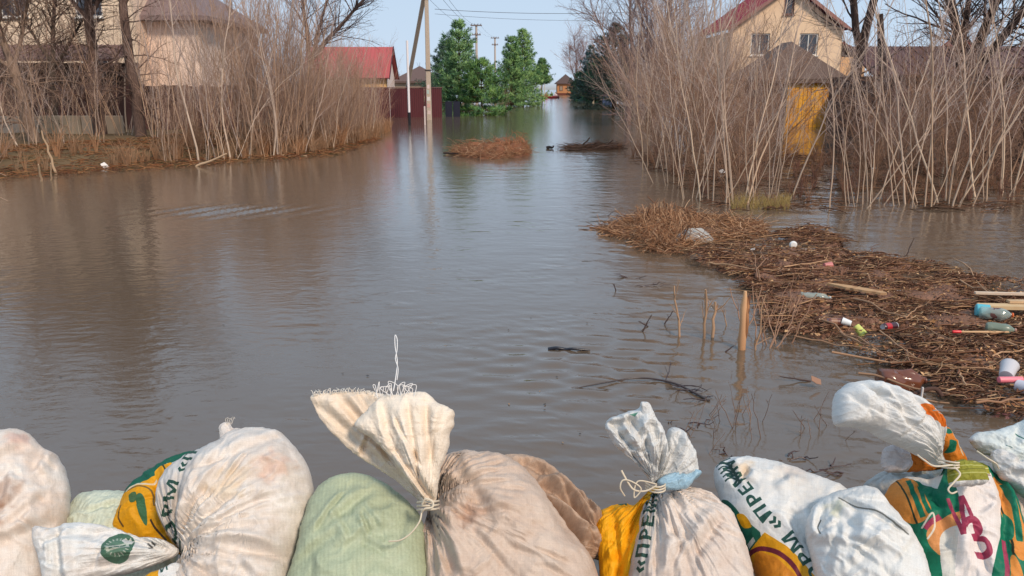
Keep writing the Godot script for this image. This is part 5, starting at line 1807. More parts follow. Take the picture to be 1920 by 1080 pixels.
func build_litter() -> void:
	rng.seed = 909
	var blade := blade_mesh()
	var where := []
	var tints := []
	# orange dry grass under the left thicket
	for k in 900:
		var e: Array = [[-11.4, -17.9], [-8.9, -20.4], [-6.0, -23.6], [-5.3, -30.0], [-5.5, -37.0]]
		var f := pow(rnd(0, 1), 0.8) * 3.99
		var s := int(f)
		var p := Vector2(e[s][0], e[s][1]).lerp(Vector2(e[s + 1][0], e[s + 1][1]), f - s) + Vector2(-rnd(0.0, 1.0) * rnd(0, 4.0), -rnd(0, 1.5))
		var y := maxf(land(p.x, p.y), -0.05)
		var dense := smooth_noise.get_noise_2d(p.x * 0.8, p.y * 0.8)
		if p.x < -8.3 and dense < 0.12:
			continue
		where.append(upright(Vector3(p.x, y - 0.03, p.y), rnd(0, TAU), rnd(0.35, 0.85) * (1.0 + 0.5 * dense)))
		tints.append(s8(178, 132, 98).lerp(s8(156, 126, 100), clampf((0.5 if p.x > -8.0 else 0.9) - 1.2 * dense + rnd(-0.3, 0.3), 0, 1)))
	tag(scatter("dry_grass", blade, plain("straw", 0.9, 0.25), where, tints), "orange-brown dry grass along the foot of the bank thicket", "dry grass")
	where = []
	tints = []
	for k in 420:
		var p := Vector3(rnd(3.4, 12), 0, rnd(-26, -13.2))
		where.append(upright(Vector3(p.x, -0.08, p.z), rnd(0, TAU), rnd(0.25, 0.6)))
		tints.append(s8(150, 110, 84).lerp(s8(120, 84, 74), rnd(0, 1)))
	for k in 90:
		var p := level(rnd(1372, 1480), rnd(377, 394))
		where.append(upright(p + Vector3(0, -0.03, 0), rnd(0, TAU), rnd(0.15, 0.3)))
		tints.append(s8(176, 150, 96))
	tag(scatter("sedge_tufts", blade, plain("straw", 0.9, 0.25), where, tints), "low brown sedge standing in water among the willow stems", "sedge")
	# leaves and broken reed on the left bank
	where = []
	tints = []
	while where.size() < 5200:
		var p := Vector2(rnd(-22, -5), rnd(-31, -17))
		var dd := bank_depth(p.x, p.y)
		if dd < -0.9 or dd > 6.0:
			continue
		var l := rnd(0.08, 0.5)
		where.append(Transform3D(Basis(Vector3.UP, rng.randfn(0.2, 0.7)) * Basis(Vector3(0, 0, 1), rng.randfn(0, 0.15)) * Basis.from_scale(Vector3(l, rnd(0.6, 1.8), rnd(0.6, 2.2))), Vector3(p.x, maxf(land(p.x, p.y), 0.0) + rnd(0.0, 0.05), p.y)))
		tints.append([s8(150, 98, 66), s8(120, 82, 62), s8(168, 124, 86), s8(104, 86, 60)][where.size() % 4] * rnd(0.75, 1.15))
	tag(scatter("leaf_litter", straw_mesh(), plain("straw", 0.9, 0.25), where, tints), "russet leaf litter and broken reeds covering the low bank", "leaf litter")
	# litter drifting among the willow stems
	where = []
	tints = []
	for k in 2600:
		var p := Vector3(rnd(3.3, 13), rnd(0.0, 0.03), rnd(-24, -12.6))
		if smooth_noise.get_noise_2d(p.x * 0.7, p.z * 0.7) < -0.05:
			continue
		where.append(Transform3D(Basis(Vector3.UP, rng.randfn(0.0, 0.7)) * Basis.from_scale(Vector3(rnd(0.1, 0.6), rnd(0.6, 1.5), rnd(0.6, 1.5))), p))
		tints.append([s8(110, 80, 64), s8(134, 98, 74), s8(90, 70, 58)][k % 3])
	tag(scatter("thicket_litter", straw_mesh(), plain("straw", 0.9, 0.25), where, tints), "twigs and dead leaves floating among the willow clumps", "leaf litter")
	# fallen sticks and stakes at the left water's edge
	for e in [[105, 325, 78, 245, 0.03, "pale stake leaning in the shallows left of the leaning tree"], [78, 340, 72, 308, 0.025, "short pale stake standing in the water below the leaning tree"], [96, 338, 95, 306, 0.02, "thinner short stake beside the short pale one"], [368, 312, 425, 288, 0.035, "cut pale branch lying half in the water below the thicket"], [530, 291, 575, 292, 0.03, "pale fallen stick floating at the thicket's edge"], [5, 300, 60, 290, 0.03, "pale driftwood pole lying on the litter at the picture edge"]]:
		var a := level(e[0], e[1])
		var b := at(e[2], e[3], -a.z - 0.2)
		stick(a, b, e[4], s8(196, 164, 132), e[5])


func build_drift() -> void:
	# specks and scum that ride on the current
	rng.seed = 616
	var leaf := Geo.new()
	leaf.facing(PackedVector3Array([Vector3(-0.5, 0, -0.1), Vector3(-0.1, 0.03, -0.3), Vector3(0.5, 0, 0.02), Vector3(0.05, 0.03, 0.28)]), Vector3.UP, Color.WHITE)
	var spots := []
	var tones := []
	for k in 150:
		var p := level(rnd(40, 1500), 290.0 + 560.0 * pow(rnd(0, 1), 1.3))
		if smooth_noise.get_noise_2d(p.x * 0.6 + 0.3 * p.z, p.z * 0.4 + 90.0) < 0.02:
			continue
		p.y = wave(p.x, p.z) + 0.006
		spots.append(Transform3D(Basis(Vector3.UP, rnd(0, TAU)).scaled(Vector3.ONE * rnd(0.01, 0.03)), p))
		tones.append([s8(92, 74, 60), s8(150, 120, 92), s8(70, 60, 54)][k % 3])
	tag(scatter("drift_specks", leaf.commit(), plain("straw", 0.9, 0.25), spots, tones), "small leaves and specks drifting on the flood water", "drift")


# ---------------------------------------------------------------- sandbags

class Print:
	var img: Image
	var lo: Vector2
	var scale: float

	func to_px(q: Vector2) -> Vector2:
		return Vector2((q.x - lo.x) * scale, img.get_height() - (q.y - lo.y) * scale)

	func fill(pts: PackedVector2Array, col: Color) -> void:
		var y0 := 1e9
		var y1 := -1e9
		for p in pts:
			y0 = minf(y0, p.y)
			y1 = maxf(y1, p.y)
		for y in range(maxi(0, int(floor(y0))), mini(img.get_height() - 1, int(ceil(y1))) + 1):
			var cuts := []
			var yy := y + 0.5
			for k in pts.size():
				var a := pts[k]
				var b := pts[(k + 1) % pts.size()]
				if (a.y <= yy) != (b.y <= yy):
					cuts.append(a.x + (b.x - a.x) * (yy - a.y) / (b.y - a.y))
			cuts.sort()
			for k in range(0, cuts.size() - 1, 2):
				var x0 := maxi(0, int(round(cuts[k])))
				var x1 := mini(img.get_width(), int(round(cuts[k + 1])))
				if x1 > x0:
					img.fill_rect(Rect2i(x0, y, x1 - x0, 1), col)


class Sheet:                                                      # the plane in which a sack's outline is cut
	var o: Vector3
	var u: Vector3
	var v: Vector3
	var n: Vector3

	func flat(eye: Vector3, ray: Vector3) -> Vector2:
		var t := (o - eye).dot(n) / ray.dot(n)
		var p := eye + ray * t - o
		return Vector2(p.dot(u), p.dot(v))


func sheet(px: float, py: float, d: float, tilt: float, yaw: float) -> Sheet:
	var s := Sheet.new()
	s.o = at(px, py, d)
	var t := deg_to_rad(tilt)
	var y := deg_to_rad(yaw)
	s.n = Vector3(sin(y) * cos(t), sin(t), cos(y) * cos(t))
	s.u = Vector3.UP.cross(s.n).normalized()
	s.v = s.n.cross(s.u)
	return s


func flat(s: Sheet, p: Array) -> Vector2:
	return s.flat(Vector3(0, EYE, 0), look_along(p[0], p[1]))


func closed_spline(pts: PackedVector2Array, count: int) -> PackedVector2Array:
	var fine := PackedVector2Array()
	var m := pts.size()
	for k in m:
		for s in 12:
			fine.append(pts[k].cubic_interpolate(pts[(k + 1) % m], pts[(k + m - 1) % m], pts[(k + 2) % m], s / 12.0))
	var total := 0.0
	var lens := [0.0]
	for k in fine.size():
		total += fine[k].distance_to(fine[(k + 1) % fine.size()])
		lens.append(total)
	var out := PackedVector2Array()
	var j := 0
	for k in count:
		var want := total * k / count
		while lens[j + 1] < want:
			j += 1
		out.append(fine[j].lerp(fine[(j + 1) % fine.size()], (want - lens[j]) / maxf(lens[j + 1] - lens[j], 1e-6)))
	return out


func seg_dist(q: Vector2, a: Vector2, b: Vector2) -> Vector2:     # (signed distance across, share along)
	var ab := b - a
	var t := (q - a).dot(ab) / ab.length_squared()
	var c := a + ab * clampf(t, 0.0, 1.0)
	var dd := q.distance_to(c)
	return Vector2(dd * signf(ab.cross(q - a)), t)


func cloth(called: String, parent: Node3D, s: Sheet, outline: Array, k: Dictionary) -> MeshInstance3D:
	# one closed piece of sacking: rounded front and back, pleats towards its ties, folds and crumples
	var pts := PackedVector2Array()
	var lo := Vector2(1e9, 1e9)
	var hi := Vector2(-1e9, -1e9)
	for e in outline:
		var q := flat(s, e)
		pts.append(q)
		lo = lo.min(q)
		hi = hi.max(q)
	lo -= Vector2(0.03, 0.03)
	hi += Vector2(0.03, 0.03)
	var mid := Vector2.ZERO
	if k.has("mid"):
		mid = flat(s, k.mid)
	else:
		for q in pts:
			mid += q / pts.size()
	var count: int = k.get("count", 180)
	var rings: int = k.get("rings", 76)
	var loop := closed_spline(pts, count)
	var seed_: float = k.get("seed", 1.0)
	for q in count:
		var out := (loop[q] - mid).normalized()
		loop[q] += out * k.get("rough", 0.003) * (smooth_noise.get_noise_2d(loop[q].x * 22.0 + seed_, loop[q].y * 22.0) + 0.6 * ridge_noise.get_noise_2d(loop[q].x * 30.0, loop[q].y * 30.0 + seed_))
	var calm := loop.duplicate()                                    # the outline without its corners, for the belly
	for pass_ in 3:
		var prior := calm.duplicate()
		var span := count / 14
		for q in count:
			var sum := Vector2.ZERO
			for e in range(-span, span + 1):
				sum += prior[(q + e + count) % count]
			calm[q] = sum / (2 * span + 1)
	var necks := []
	for e in k.get("necks", []):
		necks.append([flat(s, e[0]), e[1], e[2], e[3]])
	var folds := []
	for e in k.get("folds", []):
		folds.append([flat(s, e[0]), flat(s, e[1]), e[2], e[3]])
	var dice := RandomNumberGenerator.new()
	dice.seed = int(seed_ * 97.0)
	for e in k.get("creases", 10 if rings > 40 else 0):             # small chance creases
		var c := mid + (loop[dice.randi() % count] - mid) * dice.randf_range(0.1, 0.85)
		var w := Vector2.RIGHT.rotated(dice.randf_range(0.0, TAU)) * dice.randf_range(0.02, 0.06)
		if necks.size() and dice.randf() < 0.7:
			w = (c - necks[0][0]).normalized().rotated(dice.randf_range(-0.35, 0.35)) * w.length() * 1.4
		folds.append([c - w, c + w, dice.randf_range(0.004, 0.009), dice.randf_range(0.004, 0.009)])
	var stains := []
	for e in k.get("stains", []):
		stains.append([flat(s, e[0]), e[1], e[2], e[3]])
	var front: float = k.get("front", 0.1)
	var back: float = k.get("back", 0.08)
	var bow: float = k.get("round", 0.8)
	var crumple: float = k.get("crumple", 0.006)
	var soft: float = k.get("soft", 0.01)
	var grain: float = k.get("grain", 6.0)
	var base: Color = k.color
	var dirt: Color = k.get("dirt", s8(176, 142, 112))
	var much: float = k.get("much", 0.5)
	var g := Geo.new()
	var uv2 := PackedVector2Array()
	for j in rings + 1:
		var t := PI / 2.0 * j / rings
		for i in count:
			var q := mid + (calm[i].lerp(loop[i], pow(maxf(cos(t), 0.0), 0.7)) - mid) * cos(t)
			var rise := sin(t)
			var fade := smoothstep(0.0, 0.45, rise)
			var h := front * pow(rise, bow)
			for e in necks:
				var rel: Vector2 = q - e[0]
				var rr := rel.length()
				var th := rel.angle()
				var nz := smooth_noise.get_noise_2d(th * e[3] + seed_, rr * 2.5) + 0.5 * smooth_noise.get_noise_2d(th * e[3] * 2.7, seed_ + rr * 4.0)
				h += e[1] * (0.5 - 1.9 * absf(nz)) * smoothstep(0.0, 0.045, rr) * exp(-rr / e[2]) * smoothstep(0.0, 0.25, rise)
				h -= front * 0.55 * exp(-pow(rr / 0.05, 2.0))
			for e in folds:
				var dd := seg_dist(q, e[0], e[1])
				var w: float = e[2]
				var ends := smoothstep(-0.15, 0.15, dd.y) * smoothstep(1.15, 0.85, dd.y)
				h += e[3] * ends * (-exp(-pow(dd.x / w, 2.0)) + 0.75 * exp(-pow((dd.x - 1.9 * w) / (1.3 * w), 2.0))) * smoothstep(0.0, 0.3, rise)
			var warp := Vector2(smooth_noise.get_noise_2d(q.x * 6.0 + seed_, q.y * 6.0), smooth_noise.get_noise_2d(q.x * 6.0, q.y * 6.0 + 7.0 + seed_)) * 0.06
			var z := (q + warp) * grain
			h += fade * crumple * (ridge_noise.get_noise_2d(z.x + seed_, z.y) - 0.3)
			h += fade * crumple * 0.5 * ridge_noise.get_noise_2d(z.y * 2.3, z.x * 1.6 + seed_)
			h += fade * soft * smooth_noise.get_noise_2d(q.x * 4.5, q.y * 4.5 + seed_ * 3.0)
			g.v.append(s.o + s.u * q.x + s.v * q.y + s.n * h)
			g.n.append(s.n)
			var m := clampf(0.42 + 0.75 * smooth_noise.get_noise_2d(q.x * 5.0 + 30.0, q.y * 5.0 + seed_) + 0.4 * smooth_noise.get_noise_2d(q.x * 30.0, q.y * 30.0 + seed_), 0.0, 1.0)
			var c := base.lerp(dirt, m * much)
			for e in stains:
				var near: float = q.distance_to(e[0]) / e[1] + 0.7 * smooth_noise.get_noise_2d(q.x * 26.0, q.y * 26.0)
				c = c.lerp(e[2], e[3] * smoothstep(1.1, 0.2, near))
			g.c.append(c)
			g.uv.append(Vector2((q.x - lo.x) / (hi.x - lo.x), 1.0 - (q.y - lo.y) / (hi.y - lo.y)))
			uv2.append(q * 6.0)
	var ring0 := 0
	for j in rings:
		for i in count:
			var a := j * count + i
			var b := j * count + (i + 1) % count
			g.i.append_array([a, a + count, b, b, a + count, b + count])
	# back, plainer
	var rb := 14
	var prev := 0
	for j in range(1, rb + 1):
		var t := PI / 2.0 * j / rb
		var start := g.v.size()
		for i in count:
			var q := mid + (loop[i] - mid) * cos(t)
			g.v.append(s.o + s.u * q.x + s.v * q.y - s.n * (back * pow(sin(t), bow) - 0.4 * soft * sin(t) * smooth_noise.get_noise_2d(q.x * 7.0, q.y * 7.0 + seed_ * 3.0)))
			g.n.append(-s.n)
			g.c.append(base.lerp(dirt, 0.5 * much))
			g.uv.append(Vector2((q.x - lo.x) / (hi.x - lo.x), 1.0 - (q.y - lo.y) / (hi.y - lo.y)))
			uv2.append(q * 6.0)
		for i in count:
			var a := prev + i
			var b := prev + (i + 1) % count
			g.i.append_array([a, b, start + i, b, start + (i + 1) % count, start + i])
		prev = start
	orient(g, s)
	for ring in [rings * count, prev]:
		var sum := Vector3.ZERO
		for e in count:
			sum += g.n[ring + e]
		for e in count:
			g.n[ring + e] = sum.normalized()
	var mesh := g.commit()
	var arrays := mesh.surface_get_arrays(0)
	arrays[Mesh.ARRAY_TEX_UV2] = uv2
	mesh = ArrayMesh.new()
	mesh.add_surface_from_arrays(Mesh.PRIMITIVE_TRIANGLES, arrays)
	var mt := sacking(k.get("shine", 0.62), k.get("thin", 0.0), k.get("key", "plain"), k.get("weave", 0))
	if k.has("print"):
		mt = mt.duplicate()
		mt.resource_name = "printed_sacking"
		mt.albedo_texture = printed(s, lo, hi, k.print)
	return put(called, mesh, mt, parent)


func orient(g: Geo, s: Sheet) -> void:
	# triangles clockwise seen from outside, normals outward
	var a := g.v[g.i[3000]]
	var b := g.v[g.i[3001]]
	var c := g.v[g.i[3002]]
	if (c - a).cross(b - a).dot(s.n) < 0.0:
		for t in range(0, g.i.size(), 3):
			var keep := g.i[t + 1]
			g.i[t + 1] = g.i[t + 2]
			g.i[t + 2] = keep
	recompute_normals(g)
	for k in g.n.size():
		if g.n[k].length() < 0.5 or is_nan(g.n[k].x):
			g.n[k] = s.n


func sacking(rough: float, thin: float, key: String, weave: int) -> StandardMaterial3D:
	var id := "sacking_%s_%.2f_%.2f_%d" % [key, rough, thin, weave]
	if mats.has(id):
		return mats[id]
	if grain_tex == null:
		var im := Image.create(256, 256, false, Image.FORMAT_RGB8)
		var r := RandomNumberGenerator.new()
		r.seed = 5
		var cols := PackedFloat32Array()
		for k in 256:
			cols.append(r.randf_range(-0.05, 0.05))
		for y in 256:
			for x in 256:
				var f := 0.95 + cols[x] * 0.3 + cols[(y * 7) % 256] * 0.3 + r.randf_range(-0.03, 0.03)
				im.set_pixel(x, y, Color(f, f, f))
		grain_tex = ImageTexture.create_from_image(im)
		for y in 256:
			for x in 256:
				var f := 0.94 + (0.02 if x % 4 < 2 else -0.01) + (0.045 if (x + y / 4) % 43 < 2 and (y / 3) % 3 > 0 else 0.0) + cols[(y * 3) % 256] * 0.3 + cols[x] * 0.3 + r.randf_range(-0.03, 0.03)
				im.set_pixel(x, y, Color(f, f, f))
		weave_tex = ImageTexture.create_from_image(im)
	var m := StandardMaterial3D.new()
	m.resource_name = "sacking"
	m.vertex_color_use_as_albedo = true
	m.roughness = rough
	m.metallic_specular = 0.36
	if crinkle_tex == null:
		var f := make_noise(FastNoiseLite.FRACTAL_RIDGED, 0.011, 4, 71)
		f.domain_warp_enabled = true
		f.domain_warp_amplitude = 24.0
		f.domain_warp_frequency = 0.012
		crinkle_tex = noise_texture(f, 512)
	m.heightmap_enabled = true
	m.heightmap_texture = crinkle_tex
	m.heightmap_scale = 0.3
	m.detail_enabled = true
	m.detail_blend_mode = BaseMaterial3D.BLEND_MODE_MUL
	m.detail_albedo = grain_tex if weave == 0 else weave_tex
	m.detail_uv_layer = BaseMaterial3D.DETAIL_UV_2
	m.uv2_scale = Vector3(0.6, 0.6, 0.6) if weave == 0 else Vector3(0.28, 0.28, 0.28)
	if thin > 0.0:
		m.backlight_enabled = true
		m.backlight = Color(thin, thin, thin)
	mats[id] = m
	return m


func printed(s: Sheet, lo: Vector2, hi: Vector2, ops: Array) -> ImageTexture:
	var p := Print.new()
	p.scale = 1500.0
	p.lo = lo
	p.img = Image.create(int((hi.x - lo.x) * p.scale), int((hi.y - lo.y) * p.scale), false, Image.FORMAT_RGB8)
	p.img.fill(Color.WHITE)
	for e in ops:
		match e[0]:
			"area":
				var q := PackedVector2Array()
				for w in e[2]:
					q.append(flat(s, w))
				var loop := closed_spline(q, 80)
				for w in loop.size():
					loop[w] = p.to_px(loop[w])
				p.fill(loop, e[1])
			"hard":
				var q := PackedVector2Array()
				for w in e[2]:
					q.append(p.to_px(flat(s, w)))
				p.fill(q, e[1])
			"stroke":
				var q := PackedVector2Array()
				for w in e[3]:
					q.append(flat(s, w))
				var fine := PackedVector2Array()
				for w in q.size() - 1:
					for z in 8:
						fine.append(q[w].cubic_interpolate(q[w + 1], q[maxi(w - 1, 0)], q[mini(w + 2, q.size() - 1)], z / 8.0))
				fine.append(q[q.size() - 1])
				for w in fine.size() - 1:
					var side: Vector2 = (fine[w + 1] - fine[w]).normalized().orthogonal() * e[2] / 2.0
					var over: Vector2 = (fine[w + 1] - fine[w]).normalized() * 0.001
					p.fill(PackedVector2Array([p.to_px(fine[w] + side - over), p.to_px(fine[w + 1] + side + over), p.to_px(fine[w + 1] - side + over), p.to_px(fine[w] - side - over)]), e[1])
			"disc":
				var c := flat(s, e[2])
				var q := PackedVector2Array()
				for w in 40:
					q.append(p.to_px(c + Vector2(cos(TAU * w / 40.0), sin(TAU * w / 40.0)) * e[3]))
				p.fill(q, e[1])
			"text":
				letters(p, s, e[2], e[3], e[4], e[1], e[5] if e.size() > 5 else 0.0)
	return ImageTexture.create_from_image(p.img)


func letters(p: Print, s: Sheet, words: String, path: Array, high: float, col: Color, stretch: float) -> void:
	# lettering printed along a line; high: height of a capital in metres; stretch > 0 fits the words to the whole line
	var tm := TextMesh.new()
	var f := SystemFont.new()
	f.font_names = PackedStringArray(["Droid Sans"])
	f.font_weight = 700
	tm.font = f
	tm.font_size = 64
	tm.pixel_size = 0.01
	tm.depth = 0.0
	tm.text = words
	var a := tm.get_mesh_arrays()
	var v: PackedVector3Array = a[Mesh.ARRAY_VERTEX]
	var idx: PackedInt32Array = a[Mesh.ARRAY_INDEX] if a[Mesh.ARRAY_INDEX] != null else PackedInt32Array(range(v.size()))
	var box := tm.get_aabb()
	var cap := 0.457
	var pts := PackedVector2Array()
	for e in path:
		pts.append(flat(s, e))
	var total := 0.0
	for k in pts.size() - 1:
		total += pts[k].distance_to(pts[k + 1])
	var sx := high / cap
	if stretch > 0.0:
		sx = total / box.size.x
	var floor_y := -0.225
	for t in range(0, idx.size(), 3):
		var tri := PackedVector2Array()
		for e in 3:
			var q := v[idx[t + e]]
			var along_ := (q.x - box.position.x) * sx
			var up := (q.y - floor_y) / cap * high
			var k := 0
			var left := along_
			while k < pts.size() - 2 and left > pts[k].distance_to(pts[k + 1]):
				left -= pts[k].distance_to(pts[k + 1])
				k += 1
			var dir := (pts[k + 1] - pts[k]).normalized()
			tri.append(p.to_px(pts[k] + dir * left + Vector2(-dir.y, dir.x) * up))
		p.fill(tri, col)


func cord(parent: Node3D, pts: Array, r: float, col: Color, called := "string") -> void:
	var g := Geo.new()
	var c := curve3(pts, 7)
	g.tube(c, taper(c.size(), r * 0.68, r * 0.6), 7, col, col * 0.9, true)
	put(called, g.commit(), plain("twine", 0.75, 0.3), parent)


func on(s: Sheet, px: float, py: float, lift: float) -> Vector3:   # a point lifted off the sack's plane
	var q := flat(s, [px, py])
	return s.o + s.u * q.x + s.v * q.y + s.n * lift


func build_sandbags() -> void:
	var cream := s8(232, 222, 212)
	var white := s8(226, 224, 220)
	var tan := s8(206, 178, 154)
	var green_ink := Color8(30, 108, 88)
	var dark_ink := Color8(48, 92, 84)
	var yellow := Color8(250, 178, 20)
	var twine := s8(216, 200, 176)

	# A: dirty white sack cut by the edge of view
	var t := thing("sandbag", "dirty off-white sandbag with brown stain beside the pale sage-green sack", "sandbag")
	var s := sheet(20, 980, 1.86, 40, 26)
	cloth("body", t, s, [[-90, 850], [-40, 818], [0, 810], [33, 807], [62, 821], [84, 844], [108, 857], [125, 888], [131, 930], [128, 970], [118, 1010], [102, 1060], [95, 1120], [88, 1240], [-110, 1240], [-130, 980]], {"color": cream, "dirt": s8(214, 178, 148), "much": 0.55, "front": 0.13, "back": 0.14, "seed": 2.0, "crumple": 0.014, "grain": 3.5, "mid": [5, 1000], "folds": [[[84, 846], [70, 900], 0.012, 0.02], [[30, 1010], [100, 940], 0.01, 0.01], [[10, 1040], [110, 990], 0.012, 0.012], [[-10, 900], [60, 850], 0.014, 0.012]], "stains": [[[20, 945], 0.05, s8(150, 106, 76), 0.6], [[0, 990], 0.04, s8(150, 100, 68), 0.6], [[44, 840], 0.03, s8(214, 168, 150), 0.6]]})

	# B: pale green sack behind
	t = thing("sandbag", "pale sage-green sandbag mostly hidden behind the printed sack with the round logo", "sandbag")
	s = sheet(200, 1000, 1.93, 55, 0)
	cloth("body", t, s, [[118, 1010], [128, 965], [150, 938], [178, 928], [215, 926], [260, 930], [310, 950], [330, 1010], [300, 1090], [150, 1100]], {"color": s8(206, 210, 190), "dirt": s8(186, 192, 168), "much": 0.4, "front": 0.08, "back": 0.12, "seed": 3.0, "crumple": 0.005, "weave": 1})

	# C: the printed sack with its mouth towards the viewer
	t = thing("sandbag", "bulging cream sandbag with green and yellow print, tied mouth bearing a round green logo", "sandbag")
	s = sheet(440, 960, 1.85, 42, 14)
	var s2 := sheet(300, 950, 1.93, 48, 6)
	cloth("printed_side", t, s2, [[216, 990], [224, 952], [246, 912], [290, 880], [330, 858], [372, 846], [420, 850], [440, 900], [400, 980], [345, 1035], [300, 1022], [258, 1010]], {"color": white, "much": 0.12, "front": 0.055, "back": 0.08, "seed": 4.0, "crumple": 0.008, "print": [
		["area", yellow, [[210, 1000], [222, 940], [300, 900], [340, 960], [350, 1040], [250, 1030]]],
		["hard", green_ink, [[200, 940], [262, 925], [300, 905], [326, 880], [400, 850], [380, 820], [250, 860]]],
		["stroke", Color8(140, 110, 60), 0.004, [[248, 930], [275, 925], [296, 935], [300, 960]]],
		["stroke", Color8(240, 226, 200), 0.005, [[244, 930], [268, 921], [300, 918], [322, 880]]],
		["area", Color8(70, 120, 84), [[270, 940], [282, 945], [286, 975], [283, 995], [272, 978], [267, 955]]],
		["area", Color8(84, 120, 80), [[252, 940], [266, 936], [268, 950], [256, 954]]],
		["area", yellow, [[300, 898], [312, 888], [324, 896], [322, 912], [308, 918]]],
		["area", yellow, [[318, 884], [328, 878], [336, 890], [334, 902], [324, 900]]],
		["stroke", Color8(60, 70, 50), 0.004, [[316, 886], [323, 900], [322, 914]]],
		["stroke", Color8(80, 60, 40), 0.005, [[292, 985], [300, 1000], [318, 1020]]],
		["stroke", Color8(110, 80, 40), 0.004, [[234, 955], [228, 975], [236, 992]]]], "folds": [[[300, 900], [330, 1020], 0.012, 0.012]], "thin": 0.1})
	cloth("body", t, s, [[333, 1034], [312, 1000], [297, 960], [296, 925], [312, 890], [340, 864], [375, 850], [408, 834], [436, 814], [480, 806], [525, 815], [557, 846], [579, 880], [589, 922], [584, 968], [570, 1016], [552, 1070], [545, 1130], [520, 1240], [340, 1240], [322, 1130], [325, 1075]], {"color": cream, "dirt": s8(198, 176, 158), "much": 0.62, "front": 0.15, "back": 0.14, "seed": 5.0, "crumple": 0.012, "soft": 0.016, "grain": 4.0, "mid": [455, 975], "shine": 0.55, "necks": [[[331, 1035], 0.04, 0.17, 2.6]], "folds": [[[345, 1020], [440, 900], 0.012, 0.013], [[400, 900], [540, 830], 0.014, 0.012], [[350, 1036], [540, 1060], 0.014, 0.016], [[372, 855], [330, 1010], 0.01, 0.008]], "stains": [[[520, 900], 0.05, s8(214, 166, 140), 0.5], [[440, 935], 0.06, s8(222, 196, 160), 0.5]], "print": [
		["hard", Color8(232, 236, 240), [[290, 1010], [294, 920], [335, 852], [400, 820], [430, 842], [368, 920], [338, 1030]]],
		["text", dark_ink, "КОРМ «ПРЕ", [[346, 1036], [335, 985], [340, 945], [362, 900], [384, 858], [404, 822]], 0.03, 1.0],
		["hard", Color8(40, 44, 44), [[414, 826], [424, 818], [430, 824], [420, 832]]],
		["stroke", Color8(206, 176, 140), 0.004, [[297, 925], [300, 970], [330, 1030]]]]})
	cloth("corner", t, s, [[411, 800], [428, 793], [440, 806], [462, 808], [474, 822], [452, 842], [428, 846], [415, 828]], {"color": cream, "dirt": s8(206, 160, 136), "much": 0.5, "front": 0.03, "back": 0.02, "seed": 6.0, "crumple": 0.008, "count": 90, "rings": 18, "thin": 0.25, "folds": [[[425, 796], [450, 840], 0.008, 0.012]]})
	for k in 5:
		cord(t, [on(s, 427 + k * 2, 798, 0.01), on(s, 424 + k * 4, 790 - k, 0.015), on(s, 430 + k * 3, 787 + (k % 3) * 3, 0.02)], 0.0012, s8(200, 190, 178), "thread")
	s2 = sheet(200, 1035, 1.72, 40, 16)
